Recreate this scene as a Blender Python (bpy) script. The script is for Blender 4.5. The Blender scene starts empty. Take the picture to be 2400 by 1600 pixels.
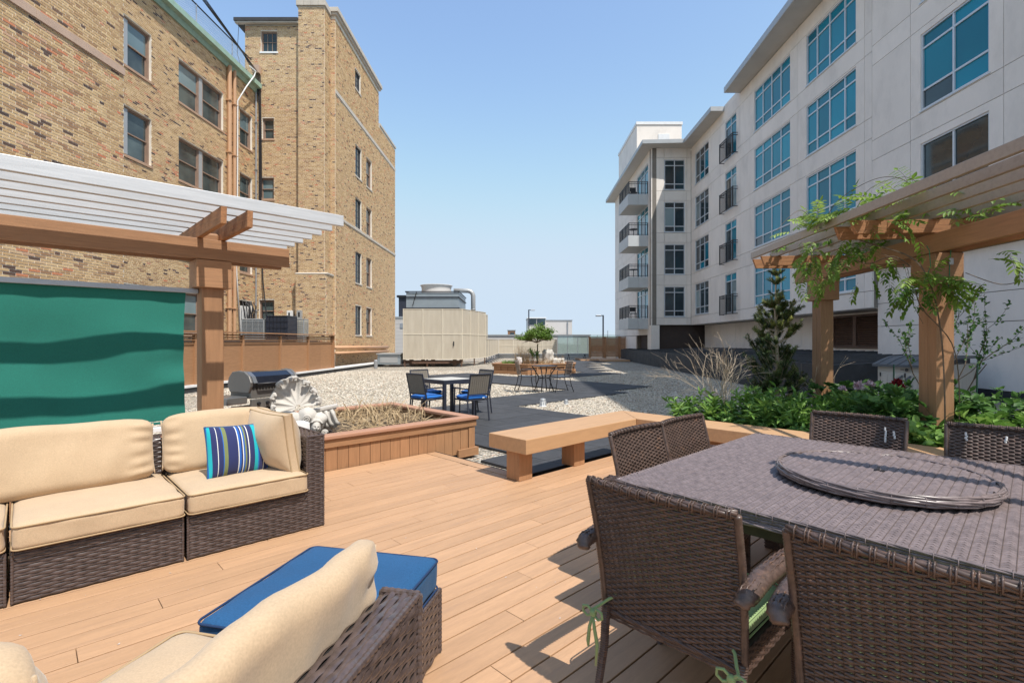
import bpy, bmesh, math, random
import numpy as np
from mathutils import Matrix, Vector, noise as mnoise
R = random.Random(7)
NR = np.random.RandomState(11)
PI = math.pi
scn = bpy.context.scene
col = scn.collection

# ------------------------------------------------------------------ camera, sky, sun, exposure
EYE = 1.42
cd = bpy.data.cameras.new("camera"); cam = bpy.data.objects.new("camera", cd); col.objects.link(cam)
cam.location = (0, 0, EYE); cam.rotation_euler = (math.radians(90), 0, 0)
cd.sensor_width = 36.0; cd.lens = 17.72; cd.clip_start = 0.05; cd.clip_end = 6000
scn.camera = cam
SUN = Vector((0.37, -0.43, 1.0)).normalized()
elev = math.asin(SUN.z); azim = math.atan2(SUN.x, SUN.y)
w = bpy.data.worlds.new("World"); scn.world = w; w.use_nodes = True
nt = w.node_tree; nt.nodes.clear()
wo = nt.nodes.new("ShaderNodeOutputWorld"); bg = nt.nodes.new("ShaderNodeBackground")
sk = nt.nodes.new("ShaderNodeTexSky"); sk.sky_type = 'NISHITA'; sk.sun_disc = False
sk.sun_elevation = elev; sk.sun_rotation = azim
sk.air_density = 1.0; sk.dust_density = 1.2; sk.ozone_density = 1.5; sk.altitude = 200
bg.inputs[1].default_value = 0.15
# summer haze: the bright band of the sky near the horizon is held to a pale blue
sr = nt.nodes.new("ShaderNodeSeparateColor"); cbn = nt.nodes.new("ShaderNodeCombineColor"); nt.links.new(sk.outputs[0], sr.inputs[0])
for i_, cap_ in enumerate((2.1, 2.55, 3.05)):
    sm_ = nt.nodes.new("ShaderNodeMath"); sm_.operation = 'SMOOTH_MIN'; sm_.inputs[1].default_value = cap_; sm_.inputs[2].default_value = 1.2
    nt.links.new(sr.outputs[i_], sm_.inputs[0]); nt.links.new(sm_.outputs[0], cbn.inputs[i_])
nt.links.new(cbn.outputs[0], bg.inputs[0]); nt.links.new(bg.outputs[0], wo.inputs[0])
sd = bpy.data.lights.new("sun", 'SUN'); sd.energy = 2.75; sd.angle = math.radians(0.53); sd.color = (1.0, 0.95, 0.87)
so = bpy.data.objects.new("sun", sd); col.objects.link(so)
so.rotation_euler = (-SUN).to_track_quat('-Z', 'Y').to_euler(); so.location = (10, -10, 30)
scn.view_settings.view_transform = 'Standard'; scn.view_settings.look = 'None'
scn.view_settings.gamma = 1.0; scn.view_settings.use_curve_mapping = False
scn.view_settings.exposure = 1.0
scn.render.resolution_x = 1024; scn.render.resolution_y = 682

# ------------------------------------------------------------------ frames
AX = (0.7193, 0.6947); BX = (-0.6947, 0.7193)          # directions of the deck boards and across them
def FR(ox, oy, oz, dx, dy):
    """frame: local x along (dx,dy), local y to its left, z up"""
    l = math.hypot(dx, dy); dx /= l; dy /= l
    return Matrix(((dx, -dy, 0, ox), (dy, dx, 0, oy), (0, 0, 1, oz), (0, 0, 0, 1)))
FW = Matrix.Identity(4)
FD = FR(0, 0, 0, *AX)
def D(p, q, z=0.0):
    v = FD @ Vector((p, q, z)); return v
GZ = -0.15                                              # level of pavers and gravel below the deck

# ------------------------------------------------------------------ tagging
WM = {}
def tag(o, label=None, cat=None, group=None, kind=None):
    if label: o['label'] = label
    if cat: o['category'] = cat
    if group: o['group'] = group
    if kind: o['kind'] = kind
    return o
def thing(name, label, cat, F=FW, group=None):
    o = bpy.data.objects.new(name, None); col.objects.link(o)
    o.empty_display_size = 0.2
    o.matrix_world = F; WM[o.name] = F.copy()
    return tag(o, label, cat, group)
def rootM(o):
    return WM.get(o.name, FW) if o is not None else FW

class MB:
    def __init__(s, F=FW): s.v = []; s.f = []; s.F = F; s.smooth = False
    def add(s, vs, fs, T=None):
        M = s.F if T is None else s.F @ T
        b = len(s.v)
        s.v.extend([tuple(M @ Vector(p)) for p in vs]); s.f.extend([tuple(i + b for i in f) for f in fs]); return s
    def box(s, a, b, T=None):
        x0, y0, z0 = a; x1, y1, z1 = b
        if x0 > x1: x0, x1 = x1, x0
        if y0 > y1: y0, y1 = y1, y0
        if z0 > z1: z0, z1 = z1, z0
        return s.add([(x0,y0,z0),(x1,y0,z0),(x1,y1,z0),(x0,y1,z0),(x0,y0,z1),(x1,y0,z1),(x1,y1,z1),(x0,y1,z1)],
              [(0,3,2,1),(4,5,6,7),(0,1,5,4),(1,2,6,5),(2,3,7,6),(3,0,4,7)], T)
    def prism(s, poly, z0, z1, T=None):
        n = len(poly)
        vs = [(x, y, z0) for x, y in poly] + [(x, y, z1) for x, y in poly]
        fs = [tuple(range(n - 1, -1, -1)), tuple(range(n, 2 * n))] + [(i, (i + 1) % n, n + (i + 1) % n, n + i) for i in range(n)]
        return s.add(vs, fs, T)
    def extr(s, poly, axis, a, b, T=None):
        """polygon in the plane across `axis`, extruded from a to b"""
        n = len(poly)
        def mk(p, t):
            return (t, p[0], p[1]) if axis == 'x' else ((p[0], t, p[1]) if axis == 'y' else (p[0], p[1], t))
        vs = [mk(p, a) for p in poly] + [mk(p, b) for p in poly]
        fs = [tuple(range(n - 1, -1, -1)), tuple(range(n, 2 * n))] + [(i, (i + 1) % n, n + (i + 1) % n, n + i) for i in range(n)]
        return s.add(vs, fs, T)
    def tube(s, pts, r, n=8, cap=True, T=None):
        pts = [Vector(p) for p in pts]; m = len(pts)
        rs = r if isinstance(r, (list, tuple)) else [r] * m
        t0 = (pts[1] - pts[0]).normalized()
        up = Vector((0, 0, 1)) if abs(t0.z) < 0.9 else Vector((1, 0, 0))
        nx = t0.cross(up).normalized()
        vs = []; fs = []
        for i, p in enumerate(pts):
            t = (pts[min(i + 1, m - 1)] - pts[max(i - 1, 0)])
            t = t.normalized() if t.length > 1e-9 else t0
            nx = (nx - t * nx.dot(t));
            nx = nx.normalized() if nx.length > 1e-6 else t.orthogonal().normalized()
            by = t.cross(nx)
            for k in range(n):
                a = 2 * PI * k / n
                q = p + (nx * math.cos(a) + by * math.sin(a)) * rs[i]; vs.append(tuple(q))
        for i in range(m - 1):
            for k in range(n):
                k2 = (k + 1) % n
                fs.append((i * n + k, i * n + k2, (i + 1) * n + k2, (i + 1) * n + k))
        if cap: fs.append(tuple(range(n - 1, -1, -1))); fs.append(tuple((m - 1) * n + k for k in range(n)))
        return s.add(vs, fs, T)
    def lathe(s, prof, n=24, c=(0, 0, 0), T=None, cap=True):
        vs = []; fs = []
        for (r, z) in prof:
            for k in range(n):
                a = 2 * PI * k / n; vs.append((c[0] + r * math.cos(a), c[1] + r * math.sin(a), c[2] + z))
        for i in range(len(prof) - 1):
            for k in range(n):
                k2 = (k + 1) % n; fs.append((i * n + k, i * n + k2, (i + 1) * n + k2, (i + 1) * n + k))
        if cap: fs.append(tuple(range(n - 1, -1, -1))); fs.append(tuple((len(prof) - 1) * n + k for k in range(n)))
        return s.add(vs, fs, T)
    def rbox(s, c, h, r, n=8, crown=0.0, wr=0.0, seed=0.0, T=None, m=None):
        """rounded box centre c, half sizes h, corner radius r; crown lifts the middle of the top"""
        N = n; vs = []; idx = {}; fs = []
        def vert(i, j, k):
            key = (i, j, k)
            if key in idx: return idx[key]
            x, y, z = (2 * i / N - 1) * h[0], (2 * j / N - 1) * h[1], (2 * k / N - 1) * h[2]
            ix = max(-h[0] + r, min(h[0] - r, x)); iy = max(-h[1] + r, min(h[1] - r, y)); iz = max(-h[2] + r, min(h[2] - r, z))
            d = Vector((x - ix, y - iy, z - iz))
            if d.length > 1e-9: d = d.normalized() * r
            P = Vector((ix, iy, iz)) + d
            u, v = x / h[0], y / h[1]
            P.z += crown * max(0, 1 - u ** 4) * max(0, 1 - v ** 4) * (z / h[2])
            if wr:
                q = P * 9 + Vector((seed, seed * 1.7, 3))
                P += Vector((mnoise.noise(q), mnoise.noise(q + Vector((9, 2, 4))), mnoise.noise(q + Vector((3, 7, 1))))) * wr
            idx[key] = len(vs); vs.append(tuple(P + Vector(c))); return idx[key]
        for a in range(N):
            for b in range(N):
                fs.append((vert(a, b, 0), vert(a, b + 1, 0), vert(a + 1, b + 1, 0), vert(a + 1, b, 0)))
                fs.append((vert(a, b, N), vert(a + 1, b, N), vert(a + 1, b + 1, N), vert(a, b + 1, N)))
                fs.append((vert(a, 0, b), vert(a + 1, 0, b), vert(a + 1, 0, b + 1), vert(a, 0, b + 1)))
                fs.append((vert(a, N, b), vert(a, N, b + 1), vert(a + 1, N, b + 1), vert(a + 1, N, b)))
                fs.append((vert(0, a, b), vert(0, a, b + 1), vert(0, a + 1, b + 1), vert(0, a + 1, b)))
                fs.append((vert(N, a, b), vert(N, a + 1, b), vert(N, a + 1, b + 1), vert(N, a, b + 1)))
        return s.add(vs, fs, T)

def part(name, mb, mat, parent=None, smooth=None, bevel=0.0, root=None, kind=None, label=None, segs=2):
    """link one mesh object; world-space vertices are brought into the root thing's frame"""
    rt = root
    if rt is None:
        rt = parent
        while rt is not None and rt.parent is not None: rt = rt.parent
    Mi = rootM(rt).inverted()
    me = bpy.data.meshes.new(name)
    me.from_pydata([tuple(Mi @ Vector(p)) for p in mb.v], [], mb.f)
    me.materials.append(mat)
    o = bpy.data.objects.new(name, me); col.objects.link(o)
    if parent is not None: o.parent = parent
    sm = mb.smooth if smooth is None else smooth
    if sm: me.polygons.foreach_set('use_smooth', [True] * len(me.polygons))
    if bevel:
        b = o.modifiers.new('bevel', 'BEVEL'); b.width = bevel; b.segments = segs; b.limit_method = 'ANGLE'; b.angle_limit = 0.7
    if kind: o['kind'] = kind
    if label: o['label'] = label
    return o
def solo(name, mb, mat, label, cat, F=FW, group=None, smooth=None, bevel=0.0, kind=None):
    """a thing that is a single mesh"""
    me = bpy.data.meshes.new(name); Mi = F.inverted()
    me.from_pydata([tuple(Mi @ Vector(p)) for p in mb.v], [], mb.f); me.materials.append(mat)
    o = bpy.data.objects.new(name, me); col.objects.link(o); o.matrix_world = F; WM[o.name] = F.copy()
    sm = mb.smooth if smooth is None else smooth
    if sm: me.polygons.foreach_set('use_smooth', [True] * len(me.polygons))
    if bevel:
        b = o.modifiers.new('bevel', 'BEVEL'); b.width = bevel; b.segments = 2; b.limit_method = 'ANGLE'; b.angle_limit = 0.7
    return tag(o, label, cat, group, kind)
def npmesh(name, V, Fq, mat, parent=None, root=None, smooth=True, tint=None, kind=None, F=None):
    """big mesh from numpy arrays: V (n,3) world, Fq (m,k)"""
    rt = root
    if rt is None:
        rt = parent
        while rt is not None and rt.parent is not None: rt = rt.parent
    M0 = rootM(rt) if F is None else F
    Mi = np.array(M0.inverted()); V = np.asarray(V, float); Fq = np.asarray(Fq, int)
    V = V @ Mi[:3, :3].T + Mi[:3, 3]
    me = bpy.data.meshes.new(name)
    k = Fq.shape[1]; m = len(Fq)
    me.vertices.add(len(V)); me.vertices.foreach_set('co', V.astype(np.float32).ravel())
    me.loops.add(m * k); me.loops.foreach_set('vertex_index', Fq.astype(np.int32).ravel())
    me.polygons.add(m); me.polygons.foreach_set('loop_start', np.arange(0, m * k, k, dtype=np.int32))
    me.polygons.foreach_set('use_smooth', np.full(m, smooth))
    me.update(calc_edges=True)
    if tint is not None:
        at = me.attributes.new('tint', 'FLOAT', 'FACE'); at.data.foreach_set('value', np.asarray(tint, np.float32))
    me.materials.append(mat)
    o = bpy.data.objects.new(name, me); col.objects.link(o)
    if parent is not None: o.parent = parent
    if F is not None: o.matrix_world = F; WM[o.name] = F.copy()
    if kind: o['kind'] = kind
    return o
def copy_tree(o, parent=None):
    c = o.copy(); col.objects.link(c); c.parent = parent
    for ch in list(o.children): copy_tree(ch, c)
    return c
def place(o, F):
    o.matrix_world = F; WM[o.name] = F.copy(); return o

# ------------------------------------------------------------------ materials
def srgb(r, g, b):
    f = lambda c: (c / 255 / 12.92) if c / 255 <= 0.04045 else ((c / 255 + 0.055) / 1.055) ** 2.4
    return (f(r), f(g), f(b))
MATS = {}
def M(name, c, rough=0.6, var=0.12, scale=3.0, stretch=(1, 1, 1), bump=0.0, bscale=60.0, objvar=0.0, metallic=0.0, spec=0.5,
      dirt=None, dscale=1.2, dlo=0.5, dhi=0.75, damt=0.5, fine=0.0, fscale=120.0, tint=None, transl=0.0, coat=0.0, sheen=0.0, rvar=0.0, bstr=None):
    if name in MATS: return MATS[name]
    m = bpy.data.materials.new(name); m.use_nodes = True; MATS[name] = m
    n = m.node_tree.nodes; L = m.node_tree.links; n.clear()
    out = n.new('ShaderNodeOutputMaterial'); bs = n.new('ShaderNodeBsdfPrincipled'); L.new(bs.outputs[0], out.inputs[0])
    tc = n.new('ShaderNodeTexCoord'); mp = n.new('ShaderNodeMapping'); mp.inputs['Scale'].default_value = stretch
    L.new(tc.outputs['Object'], mp.inputs[0])
    vec = mp.outputs[0]
    oi = n.new('ShaderNodeObjectInfo')
    if objvar:
        ad = n.new('ShaderNodeVectorMath'); ad.operation = 'ADD'; sc = n.new('ShaderNodeVectorMath'); sc.operation = 'SCALE'
        sc.inputs[0].default_value = (37.0, 19.0, 53.0); L.new(oi.outputs['Random'], sc.inputs['Scale'])
        L.new(vec, ad.inputs[0]); L.new(sc.outputs[0], ad.inputs[1]); vec = ad.outputs[0]
    nz = n.new('ShaderNodeTexNoise'); nz.inputs['Scale'].default_value = scale; nz.inputs['Detail'].default_value = 6; nz.inputs['Roughness'].default_value = 0.62
    L.new(vec, nz.inputs['Vector'])
    cr = n.new('ShaderNodeValToRGB'); e = cr.color_ramp.elements
    e[0].position = 0.3; e[1].position = 0.7
    e[0].color = tuple(max(0, x * (1 - var)) for x in c) + (1,); e[1].color = tuple(min(1, x * (1 + var)) for x in c) + (1,)
    L.new(nz.outputs['Fac'], cr.inputs[0]); colr = cr.outputs[0]
    def mixc(a, fac, b=None, mode='MULTIPLY', bval=None, facv=1.0):
        mx = n.new('ShaderNodeMix'); mx.data_type = 'RGBA'; mx.blend_type = mode
        if fac is not None: L.new(fac, mx.inputs['Factor'])
        else: mx.inputs['Factor'].default_value = facv
        L.new(a, mx.inputs[6])
        if b is not None: L.new(b, mx.inputs[7])
        else: mx.inputs[7].default_value = tuple(bval) + (1,)
        return mx.outputs[2]
    if tint:
        at = n.new('ShaderNodeAttribute'); at.attribute_name = 'tint'
        tr = n.new('ShaderNodeValToRGB'); tr.color_ramp.interpolation = 'LINEAR'
        el = tr.color_ramp.elements
        while len(el) < len(tint): el.new(0.5)
        for i, (p, cc) in enumerate(tint): el[i].position = p; el[i].color = tuple(cc) + (1,)
        L.new(at.outputs['Fac'], tr.inputs[0]); colr = mixc(tr.outputs[0], None, cr.outputs[0], 'MULTIPLY', facv=1.0)
    if objvar:
        mr = n.new('ShaderNodeMapRange'); mr.inputs['To Min'].default_value = 1 - objvar; mr.inputs['To Max'].default_value = 1 + objvar
        L.new(oi.outputs['Random'], mr.inputs[0])
        cc = n.new('ShaderNodeCombineColor'); [L.new(mr.outputs[0], cc.inputs[i]) for i in range(3)]
        colr = mixc(colr, None, cc.outputs[0])
    if dirt:
        n2 = n.new('ShaderNodeTexNoise'); n2.inputs['Scale'].default_value = dscale; n2.inputs['Detail'].default_value = 8; n2.inputs['Roughness'].default_value = 0.7
        L.new(vec, n2.inputs['Vector'])
        mr = n.new('ShaderNodeMapRange'); mr.inputs['From Min'].default_value = dlo; mr.inputs['From Max'].default_value = dhi; mr.inputs['To Max'].default_value = damt
        L.new(n2.outputs['Fac'], mr.inputs[0]); colr = mixc(colr, mr.outputs[0], None, 'MIX', dirt)
    if fine:
        n3 = n.new('ShaderNodeTexNoise'); n3.inputs['Scale'].default_value = fscale; n3.inputs['Detail'].default_value = 3
        L.new(vec, n3.inputs['Vector'])
        mr = n.new('ShaderNodeMapRange'); mr.inputs['From Min'].default_value = 0.3; mr.inputs['From Max'].default_value = 0.7; mr.inputs['To Min'].default_value = 1 - fine; mr.inputs['To Max'].default_value = 1 + fine
        L.new(n3.outputs['Fac'], mr.inputs[0])
        cc = n.new('ShaderNodeCombineColor'); [L.new(mr.outputs[0], cc.inputs[i]) for i in range(3)]
        colr = mixc(colr, None, cc.outputs[0])
    L.new(colr, bs.inputs['Base Color'])
    bs.inputs['Roughness'].default_value = rough; bs.inputs['Metallic'].default_value = metallic
    bs.inputs['Specular IOR Level'].default_value = spec
    if coat: bs.inputs['Coat Weight'].default_value = coat; bs.inputs['Coat Roughness'].default_value = 0.15
    if sheen: bs.inputs['Sheen Weight'].default_value = sheen
    if rvar:
        mr = n.new('ShaderNodeMapRange'); mr.inputs['To Min'].default_value = max(0, rough - rvar); mr.inputs['To Max'].default_value = min(1, rough + rvar)
        L.new(nz.outputs['Fac'], mr.inputs[0]); L.new(mr.outputs[0], bs.inputs['Roughness'])
    if bump:
        nb = n.new('ShaderNodeTexNoise'); nb.inputs['Scale'].default_value = bscale; nb.inputs['Detail'].default_value = 5
        L.new(vec, nb.inputs['Vector'])
        bp = n.new('ShaderNodeBump'); bp.inputs['Strength'].default_value = 1.0; bp.inputs['Distance'].default_value = bump
        L.new(nb.outputs['Fac'], bp.inputs['Height']); L.new(bp.outputs[0], bs.inputs['Normal'])
    if transl:
        tl = n.new('ShaderNodeBsdfTranslucent'); L.new(colr, tl.inputs[0])
        mx = n.new('ShaderNodeMixShader'); mx.inputs[0].default_value = transl
        L.new(bs.outputs[0], mx.inputs[1]); L.new(tl.outputs[0], mx.inputs[2]); L.new(mx.outputs[0], out.inputs[0])
    return m

m_deck = M('deck_paint', (0.47, 0.28, 0.158), 0.62, 0.10, 5.0, (0.6, 6, 6), 0.0008, 90, 0.07, dirt=(0.29, 0.18, 0.125), dscale=3.2, dlo=0.52, dhi=0.82, damt=0.5, fine=0.05, fscale=60)
m_wood = M('stained_timber', (0.36, 0.19, 0.095), 0.6, 0.16, 5.0, (0.7, 9, 9), 0.0012, 70, 0.08, dirt=(0.22, 0.11, 0.06), dscale=3, dlo=0.58, dhi=0.85, damt=0.4)
m_woodpost = M('stained_post_timber', (0.36, 0.19, 0.095), 0.6, 0.14, 5.0, (7, 7, 0.6), 0.001, 70, 0.08, dirt=(0.25, 0.13, 0.07), dscale=3, dlo=0.6, dhi=0.85, damt=0.35)
m_woodred = M('reddish_cap_board', (0.42, 0.225, 0.145), 0.65, 0.12, 4.0, (0.7, 7, 7), 0.001, 70, 0.06, dirt=(0.25, 0.14, 0.1), damt=0.3)
m_rafter = M('weathered_rafter', (0.36, 0.17, 0.075), 0.75, 0.32, 6.0, (9, 0.7, 9), 0.0025, 90, 0.05)
m_bench = M('bench_board_paint', (0.48, 0.285, 0.15), 0.6, 0.08, 4.0, (0.8, 6, 6), 0.0008, 80, 0.04, dirt=(0.33, 0.19, 0.1), dscale=2, dlo=0.6, dhi=0.9, damt=0.3)
m_alu = M('galvanised_slat', (0.56, 0.585, 0.62), 0.42, 0.10, 6.0, (0.5, 9, 9), 0.0003, 90, 0.03, metallic=0.15, dirt=(0.5, 0.52, 0.55), dscale=8, dlo=0.6, dhi=0.8, damt=0.5)
m_slatshade = M('shaded_slat', (0.36, 0.31, 0.27), 0.38, 0.14, 3.0, (9, 0.5, 9), 0.0003, 90, 0.05, metallic=0.2, dirt=(0.2, 0.19, 0.17), dscale=3, dlo=0.55, dhi=0.8, damt=0.4)  # aluminium slats, with shade and reflected tan put into the base colour
m_steel = M('grey_metal', (0.45, 0.47, 0.5), 0.4, 0.08, 3.0, metallic=0.6)
m_white = M('white_painted_metal', (0.76, 0.77, 0.78), 0.45, 0.05, 4.0)
m_green = M('green_shade_cloth', (0.010, 0.170, 0.130), 0.85, 0.07, 2.0, fine=0.12, fscale=160, bump=0.0006, bscale=300, transl=0.04, sheen=0.2)
m_greenhem = M('green_hem', (0.0, 0.15, 0.12), 0.8, 0.1, 4)
m_tan = M('tan_cushion_fabric', (0.50, 0.365, 0.235), 0.9, 0.07, 3.0, fine=0.09, fscale=180, bump=0.0012, bscale=26, sheen=0.2, dirt=(0.41, 0.29, 0.185), dscale=3.5, dlo=0.5, dhi=0.8, damt=0.22)
m_tanpipe = M('tan_piping', (0.40, 0.28, 0.16), 0.9, 0.1, 9)
m_blue = M('blue_cushion_fabric', (0.020, 0.085, 0.20), 0.85, 0.10, 2.5, fine=0.16, fscale=190, bump=0.0012, bscale=40, sheen=0.05, spec=0.2)
m_bluepipe = M('blue_piping', (0.008, 0.03, 0.09), 0.85, 0.1, 9)
m_royal = M('royal_blue_seat_pad', (0.0, 0.12, 0.45), 0.8, 0.15, 6, sheen=0.2)
m_sage = M('sage_green_fabric', (0.24, 0.34, 0.14), 0.9, 0.08, 4, fine=0.06, fscale=200, sheen=0.2)
m_wick = M('dark_brown_wicker', (0.085, 0.055, 0.045), 0.38, 0.45, 40.0, (1, 1, 1), 0.0, objvar=0.05, spec=0.55, dirt=(0.21, 0.11, 0.065), dscale=26, dlo=0.56, dhi=0.72, damt=0.7)
m_wicks = M('sofa_wicker', (0.082, 0.060, 0.056), 0.26, 0.35, 30.0, (1, 1, 1), spec=0.6, objvar=0.04)
m_wicki = M('wicker_stakes', (0.04, 0.028, 0.022), 0.5, 0.3, 20)
m_wickt = M('table_wicker', (0.185, 0.145, 0.142), 0.27, 0.30, 30.0, spec=0.6, dirt=(0.22, 0.14, 0.1), dscale=9, dlo=0.6, dhi=0.75, damt=0.4)
m_stakel = M('table_stakes', (0.085, 0.062, 0.054), 0.5, 0.3, 20)
m_inner = M('dark_liner', (0.012, 0.010, 0.009), 0.8, 0.1, 5)
BT = [(0.0, (0.08, 0.055, 0.05)), (0.10, (0.17, 0.095, 0.065)), (0.17, (0.36, 0.205, 0.115)), (0.45, (0.57, 0.385, 0.20)), (0.70, (0.74, 0.55, 0.31)), (0.84, (0.60, 0.42, 0.28)), (0.92, (0.66, 0.33, 0.19)), (1.0, (0.62, 0.22, 0.10))]
m_brick = M('tan_brick', (1.0, 0.97, 0.95), 0.85, 0.16, 14.0, (1, 1, 2), 0.002, 60, tint=BT)
m_brickr = m_brick
m_mortar = M('mortar', (0.80, 0.74, 0.65), 0.95, 0.12, 3.0, bump=0.002, bscale=80)
m_lime = M('limestone', (0.52, 0.47, 0.41), 0.85, 0.10, 2.0, bump=0.001, bscale=50, dirt=(0.30, 0.27, 0.24), dscale=3, dlo=0.55, dhi=0.8, damt=0.5)
m_pinkst = M('pink_stone_band', (0.50, 0.36, 0.28), 0.85, 0.10, 2.0, bump=0.001, bscale=50)
m_copper = M('copper_green_trim', (0.30, 0.45, 0.37), 0.6, 0.14, 3.0, dirt=(0.35, 0.36, 0.3), dscale=2)
m_brown = M('brown_window_frame', (0.30, 0.205, 0.155), 0.6, 0.12, 5.0)
m_sill = M('painted_brick_sill', (0.44, 0.29, 0.20), 0.8, 0.10, 5.0)
m_tanpipeb = M('tan_downpipe', (0.56, 0.33, 0.19), 0.55, 0.06, 3.0)
m_black = M('black_metal', (0.018, 0.018, 0.022), 0.45, 0.2, 6)
m_char = M('charcoal_frame', (0.030, 0.034, 0.050), 0.4, 0.15, 6)
m_tar = M('roof_membrane_black', (0.035, 0.036, 0.040), 0.7, 0.25, 2.0, dirt=(0.10, 0.10, 0.105), dscale=1.2, dlo=0.5, dhi=0.8, damt=0.5)
m_gpanel = M('precast_panel', (0.84, 0.775, 0.715), 0.82, 0.045, 0.8, objvar=0.02, bump=0.0008, bscale=60, dirt=(0.56, 0.52, 0.48), dscale=0.9, dlo=0.48, dhi=0.8, damt=0.6, stretch=(1, 1, 0.5))
m_joint = M('panel_joint', (0.22, 0.195, 0.17), 0.9, 0.1, 4)
m_soffit = M('soffit_panel', (0.55, 0.53, 0.50), 0.7, 0.05, 1.5)
m_eave = M('eave_metal', (0.42, 0.43, 0.44), 0.45, 0.05, 2, metallic=0.3)
m_wframe = M('silver_window_frame', (0.62, 0.66, 0.71), 0.4, 0.04, 3, metallic=0.2)
m_slab = M('balcony_fascia', (0.52, 0.54, 0.55), 0.6, 0.05, 1.5)
m_dbrown = M('dark_brown_wall', (0.065, 0.045, 0.038), 0.8, 0.1, 2)
m_louv = M('brown_louvre', (0.115, 0.062, 0.040), 0.6, 0.2, 5)
m_beige = M('beige_mesh_screen', (0.60, 0.52, 0.405), 0.75, 0.05, 0.9, fine=0.06, fscale=9, dirt=(0.70, 0.63, 0.52), dscale=0.8, dlo=0.5, dhi=0.62, damt=0.4)
m_beigef = M('beige_screen_frame', (0.68, 0.62, 0.51), 0.7, 0.04, 2)
m_galv = M('galvanised_steel', (0.34, 0.39, 0.43), 0.45, 0.10, 1.5, metallic=0.45)
m_farw = M('far_white_wall', (0.55, 0.52, 0.50), 0.9, 0.05, 0.5)
m_stone = M('weathered_cast_stone', (0.52, 0.49, 0.45), 0.9, 0.14, 7.0, bump=0.004, bscale=60, dirt=(0.30, 0.30, 0.31), dscale=6, dlo=0.55, dhi=0.8, damt=0.45)
m_soil = M('dark_soil', (0.05, 0.035, 0.025), 1.0, 0.4, 14, bump=0.01, bscale=30)
m_paver = M('charcoal_paver', (0.046, 0.047, 0.052), 0.8, 0.22, 5, objvar=0.14, bump=0.0012, bscale=160, dirt=(0.07, 0.07, 0.075), dscale=1.5, dlo=0.52, dhi=0.8, damt=0.5)
GT = [(0.0, (0.16, 0.15, 0.14)), (0.12, (0.30, 0.27, 0.23)), (0.3, (0.46, 0.40, 0.31)), (0.6, (0.60, 0.53, 0.43)), (0.85, (0.68, 0.64, 0.57)), (1.0, (0.44, 0.24, 0.14))]
m_pebble = M('roof_pebble', (1, 1, 1), 0.85, 0.12, 30, tint=GT)
m_dry = M('dry_straw', (0.52, 0.42, 0.29), 0.9, 0.25, 8, tint=[(0, (0.42, 0.30, 0.20)), (0.5, (0.9, 0.8, 0.66)), (1, (1.0, 0.95, 0.85))], transl=0.15)
m_twig = M('bare_twig', (0.52, 0.42, 0.31), 0.9, 0.25, 12)
m_bark = M('bark', (0.13, 0.095, 0.065), 0.9, 0.3, 14, bump=0.003, bscale=60)
def leafmat(name, lo, mid, hi, tr=0.35, rough=0.5):
    return M(name, (1, 1, 1), rough, 0.15, 9, tint=[(0, lo), (0.5, mid), (1, hi)], transl=tr, spec=0.4)
m_leafa = leafmat('fresh_green_leaf', (0.07, 0.16, 0.025), (0.17, 0.33, 0.06), (0.28, 0.44, 0.10))
m_leafb = leafmat('deep_green_leaf', (0.04, 0.105, 0.028), (0.095, 0.215, 0.05), (0.18, 0.33, 0.08))
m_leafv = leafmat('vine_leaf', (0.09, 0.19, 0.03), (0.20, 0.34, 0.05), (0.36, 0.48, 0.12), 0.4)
m_leaft = leafmat('tree_leaf', (0.07, 0.14, 0.02), (0.17, 0.29, 0.05), (0.30, 0.42, 0.10))
m_needle = leafmat('conifer_needle', (0.04, 0.075, 0.02), (0.12, 0.17, 0.04), (0.32, 0.33, 0.08), 0.2)

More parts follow.
